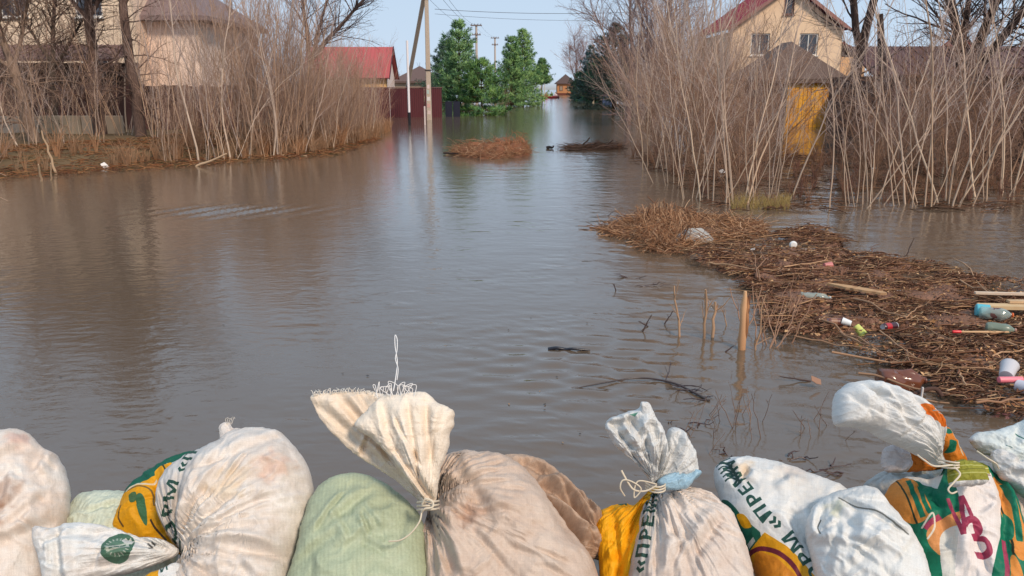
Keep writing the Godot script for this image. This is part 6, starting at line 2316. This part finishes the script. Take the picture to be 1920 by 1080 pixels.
	cloth("collar", t, s2, [[333, 1033], [305, 1012], [262, 1008], [215, 992], [165, 981], [122, 984], [96, 991], [68, 987], [61, 998], [67, 1025], [77, 1060], [88, 1110], [120, 1130], [150, 1104], [190, 1084], [245, 1074], [290, 1058]], {"color": white, "dirt": s8(226, 200, 180), "much": 0.45, "front": 0.05, "back": 0.04, "seed": 7.0, "crumple": 0.009, "grain": 5.0, "mid": [170, 1040], "thin": 0.2, "necks": [[[331, 1035], 0.018, 0.14, 3.0]], "folds": [[[110, 985], [120, 1100], 0.01, 0.02], [[150, 1000], [320, 1030], 0.012, 0.012], [[190, 1070], [320, 1040], 0.012, 0.012]], "print": [
		["disc", Color8(84, 126, 106), [229, 1032], 0.035], ["disc", Color8(108, 146, 126), [229, 1032], 0.024],
		["stroke", Color8(196, 210, 200), 0.0022, [[246.3, 1032.0], [250.7, 1032.0]]], ["stroke", Color8(196, 210, 200), 0.0022, [[245.3, 1036.7], [249.4, 1037.9]]], ["stroke", Color8(196, 210, 200), 0.0022, [[242.3, 1040.9], [245.6, 1043.2]]], ["stroke", Color8(196, 210, 200), 0.0022, [[237.7, 1044.0], [239.8, 1047.0]]], ["stroke", Color8(196, 210, 200), 0.0022, [[232.0, 1045.6], [232.8, 1049.1]]], ["stroke", Color8(196, 210, 200), 0.0022, [[226.0, 1045.6], [225.2, 1049.1]]], ["stroke", Color8(196, 210, 200), 0.0022, [[220.3, 1044.0], [218.2, 1047.0]]], ["stroke", Color8(196, 210, 200), 0.0022, [[215.7, 1040.9], [212.4, 1043.2]]], ["stroke", Color8(196, 210, 200), 0.0022, [[212.7, 1036.7], [208.6, 1037.9]]], ["stroke", Color8(196, 210, 200), 0.0022, [[211.7, 1032.0], [207.3, 1032.0]]], ["stroke", Color8(196, 210, 200), 0.0022, [[212.7, 1027.3], [208.6, 1026.1]]], ["stroke", Color8(196, 210, 200), 0.0022, [[215.7, 1023.1], [212.4, 1020.8]]], ["stroke", Color8(196, 210, 200), 0.0022, [[220.3, 1020.0], [218.2, 1017.0]]], ["stroke", Color8(196, 210, 200), 0.0022, [[226.0, 1018.4], [225.2, 1014.9]]], ["stroke", Color8(196, 210, 200), 0.0022, [[232.0, 1018.4], [232.8, 1014.9]]], ["stroke", Color8(196, 210, 200), 0.0022, [[237.7, 1020.0], [239.8, 1017.0]]], ["stroke", Color8(196, 210, 200), 0.0022, [[242.3, 1023.1], [245.6, 1020.8]]], ["stroke", Color8(196, 210, 200), 0.0022, [[245.3, 1027.3], [249.4, 1026.1]]], ["stroke", Color8(206, 216, 206), 0.011, [[211, 1037], [229, 1033], [248, 1027]]], ["stroke", Color8(80, 120, 102), 0.0035, [[216, 1036], [222, 1034.6]]], ["stroke", Color8(80, 120, 102), 0.0035, [[225, 1034], [232, 1032]]], ["stroke", Color8(80, 120, 102), 0.0035, [[235, 1031], [243, 1028.6]]],
		["hard", Color8(238, 238, 232), [[234, 1019], [240, 1012], [244, 1017], [249, 1012], [252, 1019], [258, 1018], [254, 1027], [240, 1024]]],
		["stroke", Color8(110, 110, 110), 0.004, [[281, 1023], [288, 1030], [284, 1032]]], ["stroke", Color8(110, 110, 110), 0.004, [[288, 1020], [294, 1026]]]]})
	s2 = sheet(320, 1090, 1.66, 44, 12)
	cloth("hem_flap", t, s2, [[270, 1085], [300, 1068], [330, 1056], [345, 1070], [350, 1110], [330, 1160], [270, 1150]], {"color": white, "much": 0.2, "front": 0.02, "back": 0.02, "seed": 8.0, "count": 90, "rings": 16, "print": [["hard", yellow, [[250, 1100], [280, 1068], [300, 1062], [300, 1160], [250, 1160]]], ["text", dark_ink, "И", [[305, 1078], [335, 1064]], 0.02]]})

	# D: green woven sack
	t = thing("sandbag", "plump green woven sandbag between the cream printed sack and the flared sack", "sandbag")
	s = sheet(675, 1020, 1.78, 46, 9)
	cloth("body", t, s, [[500, 1240], [528, 1120], [552, 1050], [566, 990], [580, 945], [600, 914], [630, 898], [665, 892], [702, 900], [742, 925], [776, 956], [793, 986], [802, 1040], [806, 1240]], {"color": s8(180, 188, 158), "dirt": s8(162, 170, 138), "much": 0.5, "front": 0.12, "back": 0.14, "seed": 9.0, "crumple": 0.011, "grain": 2.6, "mid": [680, 1050], "shine": 0.52, "weave": 1, "folds": [[[590, 1030], [700, 940], 0.012, 0.01], [[560, 1075], [640, 1020], 0.014, 0.012], [[610, 930], [690, 930], 0.02, 0.008], [[620, 1060], [760, 1010], 0.02, 0.008]]})

	# E: the flared sack, middle of the wall
	t = thing("sandbag", "big beige sandbag with frayed cream mouth flaring up over the green woven sack", "sandbag")
	s = sheet(950, 1010, 1.8, 44, 2)
	var tail := sheet(1060, 950, 1.9, 50, 16)
	cloth("folded_end", t, tail, [[925, 868], [950, 856], [985, 858], [1018, 876], [1050, 900], [1085, 930], [1115, 965], [1135, 995], [1147, 1022], [1140, 1042], [1115, 1042], [1095, 1060], [1060, 1060], [1020, 1020], [985, 960], [955, 905]], {"color": s8(194, 164, 140), "dirt": s8(148, 116, 94), "much": 0.7, "front": 0.075, "back": 0.06, "seed": 10.0, "crumple": 0.016, "grain": 4.5, "mid": [1055, 970], "necks": [[[1138, 1032], 0.014, 0.14, 2.6]], "folds": [[[1010, 930], [1100, 1000], 0.016, 0.055], [[1000, 950], [1080, 1030], 0.014, 0.05], [[1060, 920], [1135, 1010], 0.015, 0.04], [[970, 880], [1030, 910], 0.012, 0.02]]})
	cloth("body", t, s, [[801, 946], [812, 905], [828, 872], [848, 853], [888, 852], [930, 856], [962, 868], [990, 890], [1020, 930], [1050, 975], [1085, 1020], [1112, 1060], [1126, 1120], [1134, 1240], [802, 1240], [798, 1080], [793, 1000]], {"color": s8(210, 188, 170), "dirt": s8(188, 160, 140), "much": 0.7, "front": 0.15, "back": 0.14, "seed": 11.0, "crumple": 0.012, "soft": 0.014, "grain": 3.6, "mid": [940, 1020], "shine": 0.52, "necks": [[[800, 947], 0.03, 0.14, 3.6]], "folds": [[[806, 960], [850, 1090], 0.014, 0.03], [[803, 965], [822, 1090], 0.01, 0.026], [[850, 880], [920, 1000], 0.016, 0.012], [[860, 1010], [900, 960], 0.016, 0.012], [[985, 900], [1090, 1050], 0.014, 0.014]], "stains": [[[880, 990], 0.04, s8(186, 142, 116), 0.5]]})
	var sb := sheet(700, 830, 1.86, 22, 10)
	cloth("collar_back", t, sb, [[801, 944], [775, 930], [745, 903], [712, 880], [672, 855], [634, 822], [606, 793], [591, 766], [584, 742], [620, 737], [662, 735], [700, 736], [742, 752], [780, 800], [800, 870]], {"color": s8(246, 228, 206), "dirt": s8(222, 190, 160), "much": 0.4, "front": 0.03, "back": 0.02, "seed": 12.0, "crumple": 0.005, "mid": [700, 810], "thin": 0.35, "round": 0.6, "necks": [[[801, 946], 0.0045, 0.3, 5.0]], "folds": [[[600, 760], [760, 910], 0.012, 0.012], [[640, 745], [790, 930], 0.012, 0.014]]})
	var sf := sheet(760, 830, 1.79, 26, 0)
	cloth("collar_front", t, sf, [[803, 946], [786, 926], [762, 893], [730, 852], [697, 822], [667, 799], [684, 775], [706, 752], [722, 742], [748, 740], [776, 736], [800, 737], [817, 752], [838, 764], [851, 773], [851, 796], [843, 816], [841, 840], [829, 872], [821, 908], [815, 940]], {"color": s8(248, 232, 212), "dirt": s8(228, 196, 164), "much": 0.35, "front": 0.06, "back": 0.03, "seed": 13.0, "crumple": 0.006, "mid": [765, 815], "thin": 0.3, "round": 0.7, "necks": [[[803, 946], 0.007, 0.14, 4.0]], "folds": [[[770, 870], [806, 935], 0.01, 0.012], [[720, 770], [760, 860], 0.016, 0.008], [[800, 770], [812, 900], 0.014, 0.01]]})
	rng.seed = 31
	for k in 46:                                                   # frayed hem
		var x := 588.0 + 115.0 * k / 46.0
		var y := 741.0 - 4.0 * sin(k * 0.07)
		cord(t, [on(sb, x, y + 3, 0.012), on(sb, x + rnd(-3, 3), y - rnd(2, 6), 0.012 + rnd(-0.01, 0.02)), on(sb, x + rnd(-6, 7), y - rnd(4, 11), rnd(-0.01, 0.03))], 0.0011, s8(240, 228, 212), "fringe")
	for k in 12:
		var x := 705.0 + k * 6.5
		cord(t, [on(sf, x, 745, 0.02), on(sf, x + rnd(-9, 9), 732 - rnd(0, 10), 0.03), on(sf, x + rnd(-14, 14), 722 + rnd(-5, 8), 0.03), on(sf, x + rnd(-10, 12), 742 + rnd(-3, 8), 0.035)], 0.0013, s8(238, 232, 226), "fringe")
	cord(t, [on(sf, 741, 735, 0.03), on(sf, 746, 705, 0.03), on(sf, 748, 680, 0.03), on(sf, 744, 652, 0.03), on(sf, 744, 632, 0.03), on(sf, 748, 640, 0.032), on(sf, 748, 660, 0.034), on(sf, 745, 676, 0.034), on(sf, 750, 694, 0.034), on(sf, 748, 715, 0.034)], 0.0017, s8(240, 238, 236), "frayed_thread")
	# tie round the neck, knot and loose end
	var nk := sheet(802, 946, 1.71, 36, 4)
	for k in 3:
		var y := 938.0 + 7.0 * k
		cord(t, [on(nk, 782, y + 2, -0.02), on(nk, 790, y + 5, 0.016), on(nk, 803, y + 6, 0.028), on(nk, 816, y + 4, 0.016), on(nk, 822, y - 1, -0.02)], 0.0042, twine)
	cord(t, [on(nk, 793, 948, 0.03), on(nk, 800, 940, 0.042), on(nk, 812, 945, 0.042), on(nk, 812, 955, 0.042), on(nk, 798, 958, 0.042), on(nk, 792, 964, 0.03)], 0.004, twine, "knot")
	cord(t, [on(nk, 792, 960, 0.03), on(nk, 788, 980, 0.03), on(nk, 772, 1001, 0.024), on(nk, 752, 1014, 0.02), on(nk, 730, 1016, 0.016)], 0.003, twine, "loose_end")

	# G: sack with the yellow flank and the white ruffled mouth
	t = thing("sandbag", "creased greyish-beige sandbag with yellow flank, green lettering and white ruffled mouth", "sandbag")
	s = sheet(1290, 1020, 1.8, 44, -11)
	var sy := sheet(1165, 1020, 1.84, 40, -16)
	cloth("yellow_side", t, sy, [[1116, 985], [1124, 962], [1145, 950], [1168, 945], [1190, 948], [1206, 930], [1222, 912], [1236, 912], [1240, 960], [1225, 1040], [1210, 1140], [1200, 1240], [1118, 1240], [1126, 1120], [1122, 1040]], {"color": s8(255, 252, 246), "much": 0.12, "front": 0.06, "back": 0.08, "seed": 14.0, "crumple": 0.008, "thin": 0.15, "necks": [[[1228, 908], 0.02, 0.16, 3.5]], "folds": [[[1150, 960], [1170, 1100], 0.012, 0.014], [[1205, 950], [1170, 1060], 0.012, 0.014]], "print": [["hard", yellow, [[1090, 900], [1260, 890], [1260, 1260], [1090, 1260]]], ["hard", Color8(36, 96, 76), [[1150, 925], [1172, 938], [1178, 952], [1160, 948]]], ["hard", Color8(36, 96, 76), [[1108, 1030], [1124, 1040], [1130, 1260], [1108, 1260]]]]})
	cloth("body", t, s, [[1227, 909], [1250, 922], [1278, 920], [1308, 922], [1338, 936], [1364, 958], [1384, 992], [1400, 1036], [1412, 1090], [1424, 1240], [1160, 1240], [1170, 1130], [1180, 1060], [1194, 1000], [1207, 950], [1216, 924]], {"color": s8(226, 212, 200), "dirt": s8(196, 170, 152), "much": 0.6, "front": 0.13, "back": 0.13, "seed": 15.0, "crumple": 0.012, "soft": 0.016, "grain": 4.0, "mid": [1295, 1030], "shine": 0.52, "necks": [[[1228, 908], 0.03, 0.18, 3.4]], "folds": [[[1240, 930], [1300, 1060], 0.014, 0.016], [[1300, 1060], [1345, 990], 0.012, 0.018], [[1250, 925], [1350, 960], 0.016, 0.014], [[1235, 940], [1232, 1080], 0.012, 0.014]], "print": [["hard", Color8(222, 228, 232), [[1150, 1260], [1180, 1060], [1212, 920], [1232, 910], [1238, 960], [1215, 1080], [1200, 1260]]], ["text", dark_ink, "«ПРЕМИ", [[1208, 1092], [1222, 1020], [1232, 950], [1233, 915]], 0.03, 1.0], ["hard", green_ink, [[1226, 900], [1236, 897], [1238, 909], [1230, 914]]]]})
	var sc := sheet(1215, 840, 1.84, 24, 0)
	cloth("ruffle", t, sc, [[1228, 908], [1214, 892], [1190, 866], [1160, 842], [1146, 822], [1136, 802], [1142, 786], [1168, 775], [1196, 768], [1203, 757], [1216, 758], [1226, 782], [1240, 800], [1248, 824], [1250, 850], [1243, 880]], {"color": white, "dirt": s8(222, 216, 208), "much": 0.2, "front": 0.05, "back": 0.03, "seed": 16.0, "crumple": 0.012, "grain": 6.0, "thin": 0.4, "round": 0.6, "mid": [1200, 820], "necks": [[[1230, 906], 0.026, 0.1, 3.2]], "folds": [[[1150, 800], [1215, 890], 0.01, 0.02], [[1180, 785], [1225, 880], 0.01, 0.02], [[1142, 800], [1185, 790], 0.01, 0.016], [[1215, 790], [1236, 870], 0.01, 0.014]], "print": [["hard", Color8(110, 170, 150), [[1176, 778], [1192, 774], [1186, 782]]]]})
	var sr := sheet(1270, 850, 1.86, 20, 12)
	cloth("ruffle", t, sr, [[1231, 908], [1238, 872], [1247, 845], [1251, 815], [1258, 803], [1276, 806], [1288, 826], [1298, 852], [1304, 878], [1290, 892], [1262, 896]], {"color": white, "dirt": s8(222, 216, 208), "much": 0.2, "front": 0.04, "back": 0.02, "seed": 17.0, "crumple": 0.009, "thin": 0.45, "round": 0.6, "count": 130, "rings": 26, "necks": [[[1230, 908], 0.02, 0.1, 3.0]], "folds": [[[1260, 810], [1250, 890], 0.01, 0.016], [[1280, 820], [1262, 885], 0.01, 0.012]]})
	var sp := sheet(1200, 770, 1.84, 24, 0)
	cloth("hem_tab", t, sp, [[1201, 757], [1207, 753], [1216, 755], [1226, 776], [1232, 792], [1218, 792], [1206, 778]], {"color": white, "much": 0.05, "front": 0.012, "back": 0.008, "seed": 18.0, "count": 60, "rings": 10, "thin": 0.4})
	var sl := sheet(1270, 895, 1.82, 46, 8)
	cloth("inner_film", t, sl, [[1234, 902], [1252, 888], [1280, 876], [1300, 880], [1314, 888], [1302, 900], [1288, 914], [1262, 919], [1242, 916]], {"color": s8(168, 200, 218), "much": 0.0, "front": 0.02, "back": 0.015, "seed": 19.0, "crumple": 0.01, "count": 90, "rings": 16, "thin": 0.5, "shine": 0.2, "key": "film"})
	cord(t, [on(sc, 1160, 880, 0.05), on(sc, 1172, 902, 0.05), on(sc, 1184, 916, 0.05), on(sc, 1206, 918, 0.04), on(sc, 1226, 908, 0.04)], 0.0036, twine)
	cord(t, [on(sc, 1168, 928, 0.03), on(sc, 1158, 912, 0.05), on(sc, 1162, 898, 0.055), on(sc, 1178, 900, 0.055), on(sc, 1196, 914, 0.05), on(sc, 1184, 930, 0.045), on(sc, 1190, 900, 0.05), on(sc, 1226, 906, 0.04)], 0.0028, twine)
	for k in 3:
		cord(t, [on(sc, 1212, 906 + k * 5, -0.01), on(sc, 1218, 910 + k * 5, 0.03), on(sc, 1230, 911 + k * 5, 0.042), on(sc, 1242, 908 + k * 5, 0.03), on(sc, 1248, 904 + k * 5, -0.01)], 0.0034, twine)

	# H: lying plastic sack with the lettered edge
	t = thing("sandbag", "grey-white plastic sandbag lying on its side with green lettering down its edge", "sandbag")
	s = sheet(1480, 990, 1.9, 50, -17)
	cloth("body", t, s, [[1338, 890], [1350, 870], [1378, 862], [1420, 865], [1470, 876], [1520, 892], [1565, 910], [1610, 940], [1650, 990], [1665, 1060], [1650, 1240], [1450, 1240], [1420, 1090], [1400, 1040], [1372, 985], [1350, 935]], {"color": s8(228, 226, 222), "dirt": s8(200, 190, 178), "much": 0.55, "front": 0.1, "back": 0.12, "seed": 20.0, "crumple": 0.009, "soft": 0.012, "grain": 3.4, "mid": [1500, 1010], "shine": 0.55, "folds": [[[1400, 900], [1390, 920], 0.01, 0.02], [[1480, 900], [1440, 930], 0.014, 0.012], [[1480, 985], [1530, 1080], 0.014, 0.014], [[1360, 880], [1380, 930], 0.01, 0.014]], "stains": [[[1392, 900], 0.035, s8(226, 200, 168), 0.8], [[1490, 900], 0.05, s8(196, 180, 170), 0.5]], "print": [
		["hard", green_ink, [[1330, 925], [1364, 950], [1390, 985], [1422, 1018], [1425, 1030], [1405, 1050], [1360, 1010], [1330, 960]]],
		["area", yellow, [[1380, 980], [1392, 982], [1404, 998], [1406, 1006], [1392, 1002]]],
		["hard", yellow, [[1402, 1044], [1430, 1020], [1470, 1050], [1505, 1084], [1560, 1150], [1640, 1280], [1380, 1280], [1396, 1100]]],
		["area", Color8(236, 150, 40), [[1412, 1062], [1440, 1060], [1470, 1085], [1500, 1130], [1500, 1240], [1430, 1240]]],
		["stroke", Color8(120, 36, 56), 0.011, [[1404, 1045], [1428, 1046], [1456, 1060], [1480, 1082], [1510, 1130]]],
		["text", dark_ink, "КОРМ «ПРЕМИ", [[1562, 1128], [1517, 1068], [1477, 1020], [1439, 985], [1410, 940], [1385, 905], [1368, 868]], 0.034, 1.0],
		["hard", Color8(220, 226, 220), [[1400, 1030], [1410, 1022], [1414, 1030], [1404, 1038]]]] + zebra()})

	# I: white bag end
	t = thing("sandbag", "crumpled bright white rounded sandbag between the lettered grey-white sack and the colourful one", "sandbag")
	s = sheet(1630, 1030, 1.74, 40, -20)
	cloth("body", t, s, [[1510, 1000], [1516, 968], [1538, 938], [1575, 922], [1632, 914], [1656, 938], [1682, 970], [1712, 1005], [1734, 1050], [1745, 1110], [1750, 1240], [1530, 1240], [1535, 1120], [1520, 1050]], {"color": white, "dirt": s8(226, 220, 208), "much": 0.3, "front": 0.12, "back": 0.12, "seed": 21.0, "crumple": 0.016, "soft": 0.014, "grain": 3.8, "mid": [1625, 1040], "shine": 0.55, "thin": 0.1, "folds": [[[1570, 945], [1690, 1016], 0.008, 0.014], [[1532, 1010], [1540, 960], 0.012, 0.02], [[1520, 1030], [1640, 1050], 0.014, 0.014], [[1600, 960], [1580, 1020], 0.014, 0.012], [[1550, 960], [1600, 1010], 0.014, 0.014]], "stains": [[[1562, 965], 0.025, s8(214, 206, 160), 0.6]], "print": [["stroke", Color8(140, 140, 136), 0.003, [[1569, 943], [1600, 962], [1640, 978], [1670, 1000], [1692, 1015]]], ["stroke", Color8(130, 130, 126), 0.003, [[1534, 1012], [1530, 1000], [1536, 985]]]]})

	# L: grey translucent sack behind the colourful one
	t = thing("sandbag", "grey-white limp sandbag half hidden behind the colourful leaf-printed sack", "sandbag")
	s = sheet(1710, 930, 2.02, 50, 0)
	cloth("body", t, s, [[1620, 915], [1640, 893], [1680, 880], [1730, 876], [1780, 880], [1810, 910], [1800, 980], [1740, 1010], [1670, 990], [1640, 950]], {"color": s8(186, 184, 180), "dirt": s8(150, 158, 150), "much": 0.6, "front": 0.06, "back": 0.1, "seed": 22.0, "crumple": 0.012, "thin": 0.2})

	# J: colourful sack, tied
	t = thing("sandbag", "colourful sandbag with orange and green leaves, crimson lettering and floppy tied white mouth", "sandbag")
	s = sheet(1800, 990, 1.82, 42, -25)
	var orange := Color8(226, 146, 66)
	var jade := Color8(16, 118, 90)
	var crimson := Color8(168, 62, 92)
	cloth("body", t, s, [[1776, 866], [1800, 860], [1832, 868], [1862, 888], [1886, 915], [1905, 955], [1925, 1010], [1945, 1080], [1960, 1240], [1700, 1240], [1700, 1100], [1690, 1040], [1670, 990], [1657, 940], [1672, 912], [1700, 900], [1740, 902], [1762, 890]], {"color": s8(250, 246, 240), "dirt": s8(220, 200, 180), "much": 0.2, "front": 0.13, "back": 0.13, "seed": 23.0, "crumple": 0.014, "soft": 0.016, "grain": 4.2, "mid": [1800, 1010], "shine": 0.55, "creases": 3, "necks": [[[1778, 868], 0.012, 0.1, 3.2]], "folds": [[[1776, 890], [1776, 1080], 0.014, 0.014], [[1862, 890], [1874, 1070], 0.014, 0.02], [[1740, 910], [1765, 1050], 0.014, 0.014], [[1870, 910], [1900, 1060], 0.014, 0.014]], "print": [
		["hard", jade, [[1640, 860], [1990, 860], [1990, 1280], [1640, 1280]]],
		["area", orange, [[1656, 930], [1680, 906], [1704, 912], [1722, 940], [1736, 980], [1716, 1000], [1684, 985]]],
		["stroke", Color8(40, 60, 40), 0.004, [[1676, 910], [1694, 950], [1712, 1000]]], ["stroke", jade, 0.012, [[1698, 916], [1708, 950], [1722, 990]]], ["stroke", jade, 0.01, [[1718, 930], [1724, 960], [1734, 985]]],
		["hard", Color8(232, 230, 226), [[1690, 905], [1740, 890], [1764, 900], [1750, 935], [1725, 925]]],
		["stroke", crimson, 0.02, [[1728, 1014], [1740, 1002], [1754, 993]]],
		["area", Color8(220, 150, 90), [[1728, 1020], [1750, 998], [1790, 985], [1790, 1020], [1760, 1060], [1740, 1050]]],
		["area", Color8(214, 214, 210), [[1752, 1030], [1780, 1010], [1800, 1040], [1790, 1120], [1762, 1120]]],
		["stroke", Color8(230, 222, 206), 0.004, [[1720, 1010], [1738, 985], [1742, 1010], [1730, 1030]]],
		["area", orange, [[1856, 905], [1880, 930], [1908, 1000], [1912, 1060], [1890, 1060], [1872, 1000], [1858, 950]]],
		["stroke", jade, 0.014, [[1872, 920], [1890, 970], [1898, 1030]]], ["stroke", Color8(50, 50, 30), 0.005, [[1858, 950], [1880, 1010], [1886, 1070]]], ["area", jade, [[1868, 980], [1884, 992], [1888, 1020], [1876, 1026]]],
		["stroke", crimson, 0.01, [[1868, 1030], [1872, 1080], [1868, 1180]]],
		["area", orange, [[1880, 1060], [1900, 1090], [1900, 1180], [1880, 1160]]],
		["hard", Color8(240, 232, 230), [[1776, 900], [1850, 900], [1866, 950], [1862, 1020], [1846, 1080], [1826, 1260], [1776, 1260], [1780, 1060], [1788, 980]]],
		["hard", Color8(168, 166, 60), [[1780, 860], [1842, 858], [1848, 904], [1782, 908]]],
		["stroke", Color8(120, 60, 70), 0.003, [[1782, 912], [1815, 910], [1848, 907]]],
		["stroke", Color8(232, 228, 180), 0.002, [[1782, 875], [1842, 873]]], ["stroke", Color8(140, 140, 40), 0.002, [[1782, 884], [1844, 882]]], ["stroke", Color8(232, 228, 180), 0.002, [[1782, 893], [1845, 891]]],
		["text", crimson, "И", [[1788, 1028], [1820, 1022]], 0.088, 1.0],
		["text", crimson, "З", [[1820, 1070], [1852, 1062]], 0.092, 1.0]]})
	var sj := sheet(1668, 790, 1.9, 34, 14)
	cloth("side_flap", t, sheet(1760, 840, 1.94, 30, 8), [[1776, 870], [1756, 838], [1738, 808], [1728, 790], [1744, 784], [1764, 800], [1776, 806], [1784, 838], [1802, 858], [1808, 868], [1792, 876]], {"color": white, "much": 0.1, "front": 0.035, "back": 0.02, "seed": 24.0, "count": 110, "rings": 20, "crumple": 0.008, "thin": 0.3, "print": [["hard", Color8(240, 140, 40), [[1700, 770], [1820, 770], [1820, 890], [1700, 890]]], ["area", jade, [[1762, 828], [1772, 832], [1774, 846], [1764, 850]]], ["area", jade, [[1756, 808], [1768, 806], [1770, 814], [1760, 816]]], ["stroke", Color8(240, 220, 190), 0.003, [[1770, 800], [1776, 830], [1790, 856]]]]})
	cloth("back_flap", t, sheet(1700, 862, 1.96, 34, 0), [[1653, 868], [1656, 846], [1670, 835], [1692, 836], [1714, 842], [1744, 858], [1778, 870], [1760, 880], [1720, 884], [1680, 886], [1660, 884]], {"color": white, "much": 0.1, "front": 0.03, "back": 0.02, "seed": 25.0, "count": 110, "rings": 20, "crumple": 0.008, "thin": 0.3, "necks": [[[1778, 870], 0.012, 0.1, 3.0]], "print": [["hard", Color8(238, 226, 224), [[1640, 820], [1690, 830], [1700, 870], [1690, 900], [1640, 900]]], ["hard", Color8(234, 134, 44), [[1690, 826], [1800, 840], [1800, 900], [1694, 900], [1702, 868]]], ["hard", Color8(160, 60, 40), [[1676, 832], [1702, 838], [1724, 852], [1696, 850]]]]})
	cloth("collar", t, sj, [[1778, 868], [1748, 862], [1706, 843], [1668, 826], [1634, 808], [1600, 800], [1570, 796], [1564, 770], [1568, 740], [1586, 722], [1612, 716], [1648, 720], [1682, 734], [1712, 754], [1740, 778], [1754, 800], [1762, 830]], {"color": white, "dirt": s8(214, 204, 194), "much": 0.4, "front": 0.075, "back": 0.05, "seed": 26.0, "crumple": 0.01, "grain": 4.0, "mid": [1650, 775], "thin": 0.2, "necks": [[[1778, 869], 0.022, 0.16, 3.8]], "folds": [[[1600, 720], [1640, 790], 0.012, 0.012], [[1640, 730], [1680, 810], 0.012, 0.012], [[1575, 750], [1610, 790], 0.012, 0.008], [[1690, 760], [1765, 850], 0.012, 0.012]], "print": [["area", Color8(250, 130, 40), [[1699, 767], [1712, 770], [1738, 784], [1754, 800], [1742, 808], [1722, 796], [1706, 782]]], ["stroke", white, 0.003, [[1716, 780], [1732, 784], [1744, 790]]]]})
	cloth("collar_band", t, sheet(1812, 892, 1.74, 40, 4), [[1782, 872], [1800, 864], [1828, 868], [1844, 882], [1848, 906], [1816, 910], [1784, 908]], {"color": white, "much": 0.1, "front": 0.03, "back": 0.03, "seed": 27.0, "count": 90, "rings": 16, "crumple": 0.006, "print": [["hard", Color8(168, 166, 60), [[1760, 850], [1870, 850], [1870, 902], [1760, 906]]], ["stroke", Color8(216, 214, 130), 0.002, [[1780, 878], [1848, 876]]], ["stroke", Color8(130, 130, 40), 0.002, [[1780, 885], [1848, 883]]], ["stroke", Color8(216, 214, 130), 0.002, [[1780, 892], [1850, 890]]]]})
	var sn := sheet(1776, 872, 1.76, 36, 4)
	for k in 3:
		cord(t, [on(sn, 1764, 860 + k * 6, -0.01), on(sn, 1768, 868 + k * 6, 0.02), on(sn, 1778, 872 + k * 5, 0.032), on(sn, 1790, 870 + k * 4, 0.02), on(sn, 1796, 864 + k * 4, -0.01)], 0.0036, twine)
	cord(t, [on(sn, 1772, 876, 0.03), on(sn, 1740, 878, 0.03), on(sn, 1722, 868, 0.03), on(sn, 1712, 856, 0.02)], 0.0034, twine, "loose_end")
	cord(t, [on(sn, 1776, 880, 0.03), on(sn, 1782, 894, 0.04), on(sn, 1770, 908, 0.045), on(sn, 1758, 922, 0.045), on(sn, 1764, 930, 0.045), on(sn, 1776, 926, 0.04)], 0.0034, twine, "loose_end")

	# K: white sack at the edge of view
	t = thing("sandbag", "translucent white sandbag with greenish pen marks, behind and above the colourful sack", "sandbag")
	s = sheet(1880, 960, 1.98, 46, -24)
	cloth("body", t, s, [[1796, 885], [1836, 868], [1880, 880], [1930, 915], [2000, 950], [2020, 1240], [1930, 1240], [1900, 1050], [1870, 960], [1830, 910]], {"color": s8(222, 206, 190), "dirt": s8(190, 164, 142), "much": 0.6, "front": 0.08, "back": 0.12, "seed": 28.0, "crumple": 0.012, "folds": [[[1860, 890], [1930, 990], 0.014, 0.02], [[1900, 900], [1960, 980], 0.014, 0.016]]})
	cloth("collar", t, sheet(1890, 850, 1.92, 30, -8), [[1818, 826], [1830, 812], [1856, 809], [1890, 800], [1925, 786], [1990, 760], [2020, 880], [1960, 940], [1922, 934], [1890, 912], [1866, 886], [1858, 856], [1840, 850]], {"color": s8(226, 230, 226), "dirt": s8(198, 206, 200), "much": 0.4, "front": 0.05, "back": 0.03, "seed": 29.0, "crumple": 0.01, "thin": 0.4, "mid": [1915, 850], "print": [["stroke", Color8(70, 130, 120), 0.003, [[1894, 816], [1904, 826], [1914, 818]]], ["stroke", Color8(70, 130, 120), 0.003, [[1908, 826], [1912, 836], [1924, 830]]], ["stroke", Color8(120, 150, 150), 0.002, [[1872, 838], [1882, 842]]]]})
	cloth("crumpled_mouth", t, sheet(1900, 885, 1.84, 34, -6), [[1860, 856], [1866, 842], [1884, 846], [1896, 862], [1925, 862], [1980, 850], [1990, 930], [1935, 934], [1900, 915], [1874, 892]], {"color": white, "much": 0.15, "front": 0.04, "back": 0.03, "seed": 30.0, "count": 120, "rings": 24, "crumple": 0.014, "thin": 0.4, "folds": [[[1890, 870], [1940, 880], 0.012, 0.024], [[1880, 890], [1940, 905], 0.012, 0.016]]})
	cord(t, [on(sn, 1832, 846, 0.0), on(sn, 1842, 862, 0.02), on(sn, 1858, 872, 0.02), on(sn, 1868, 880, 0.01)], 0.003, twine)


func zebra() -> Array:                                             # lettering squeezed by the fold at the top corner
	var out := []
	for k in 5:
		var x := 1343.0 + k * 4.0
		var y := 884.0 + k * 8.5
		out.append(["stroke", Color8(60, 92, 88), 0.005, [[x, y], [x + 11, y - 5], [x + 22, y + 2], [x + 28, y + 10]]])
	return out
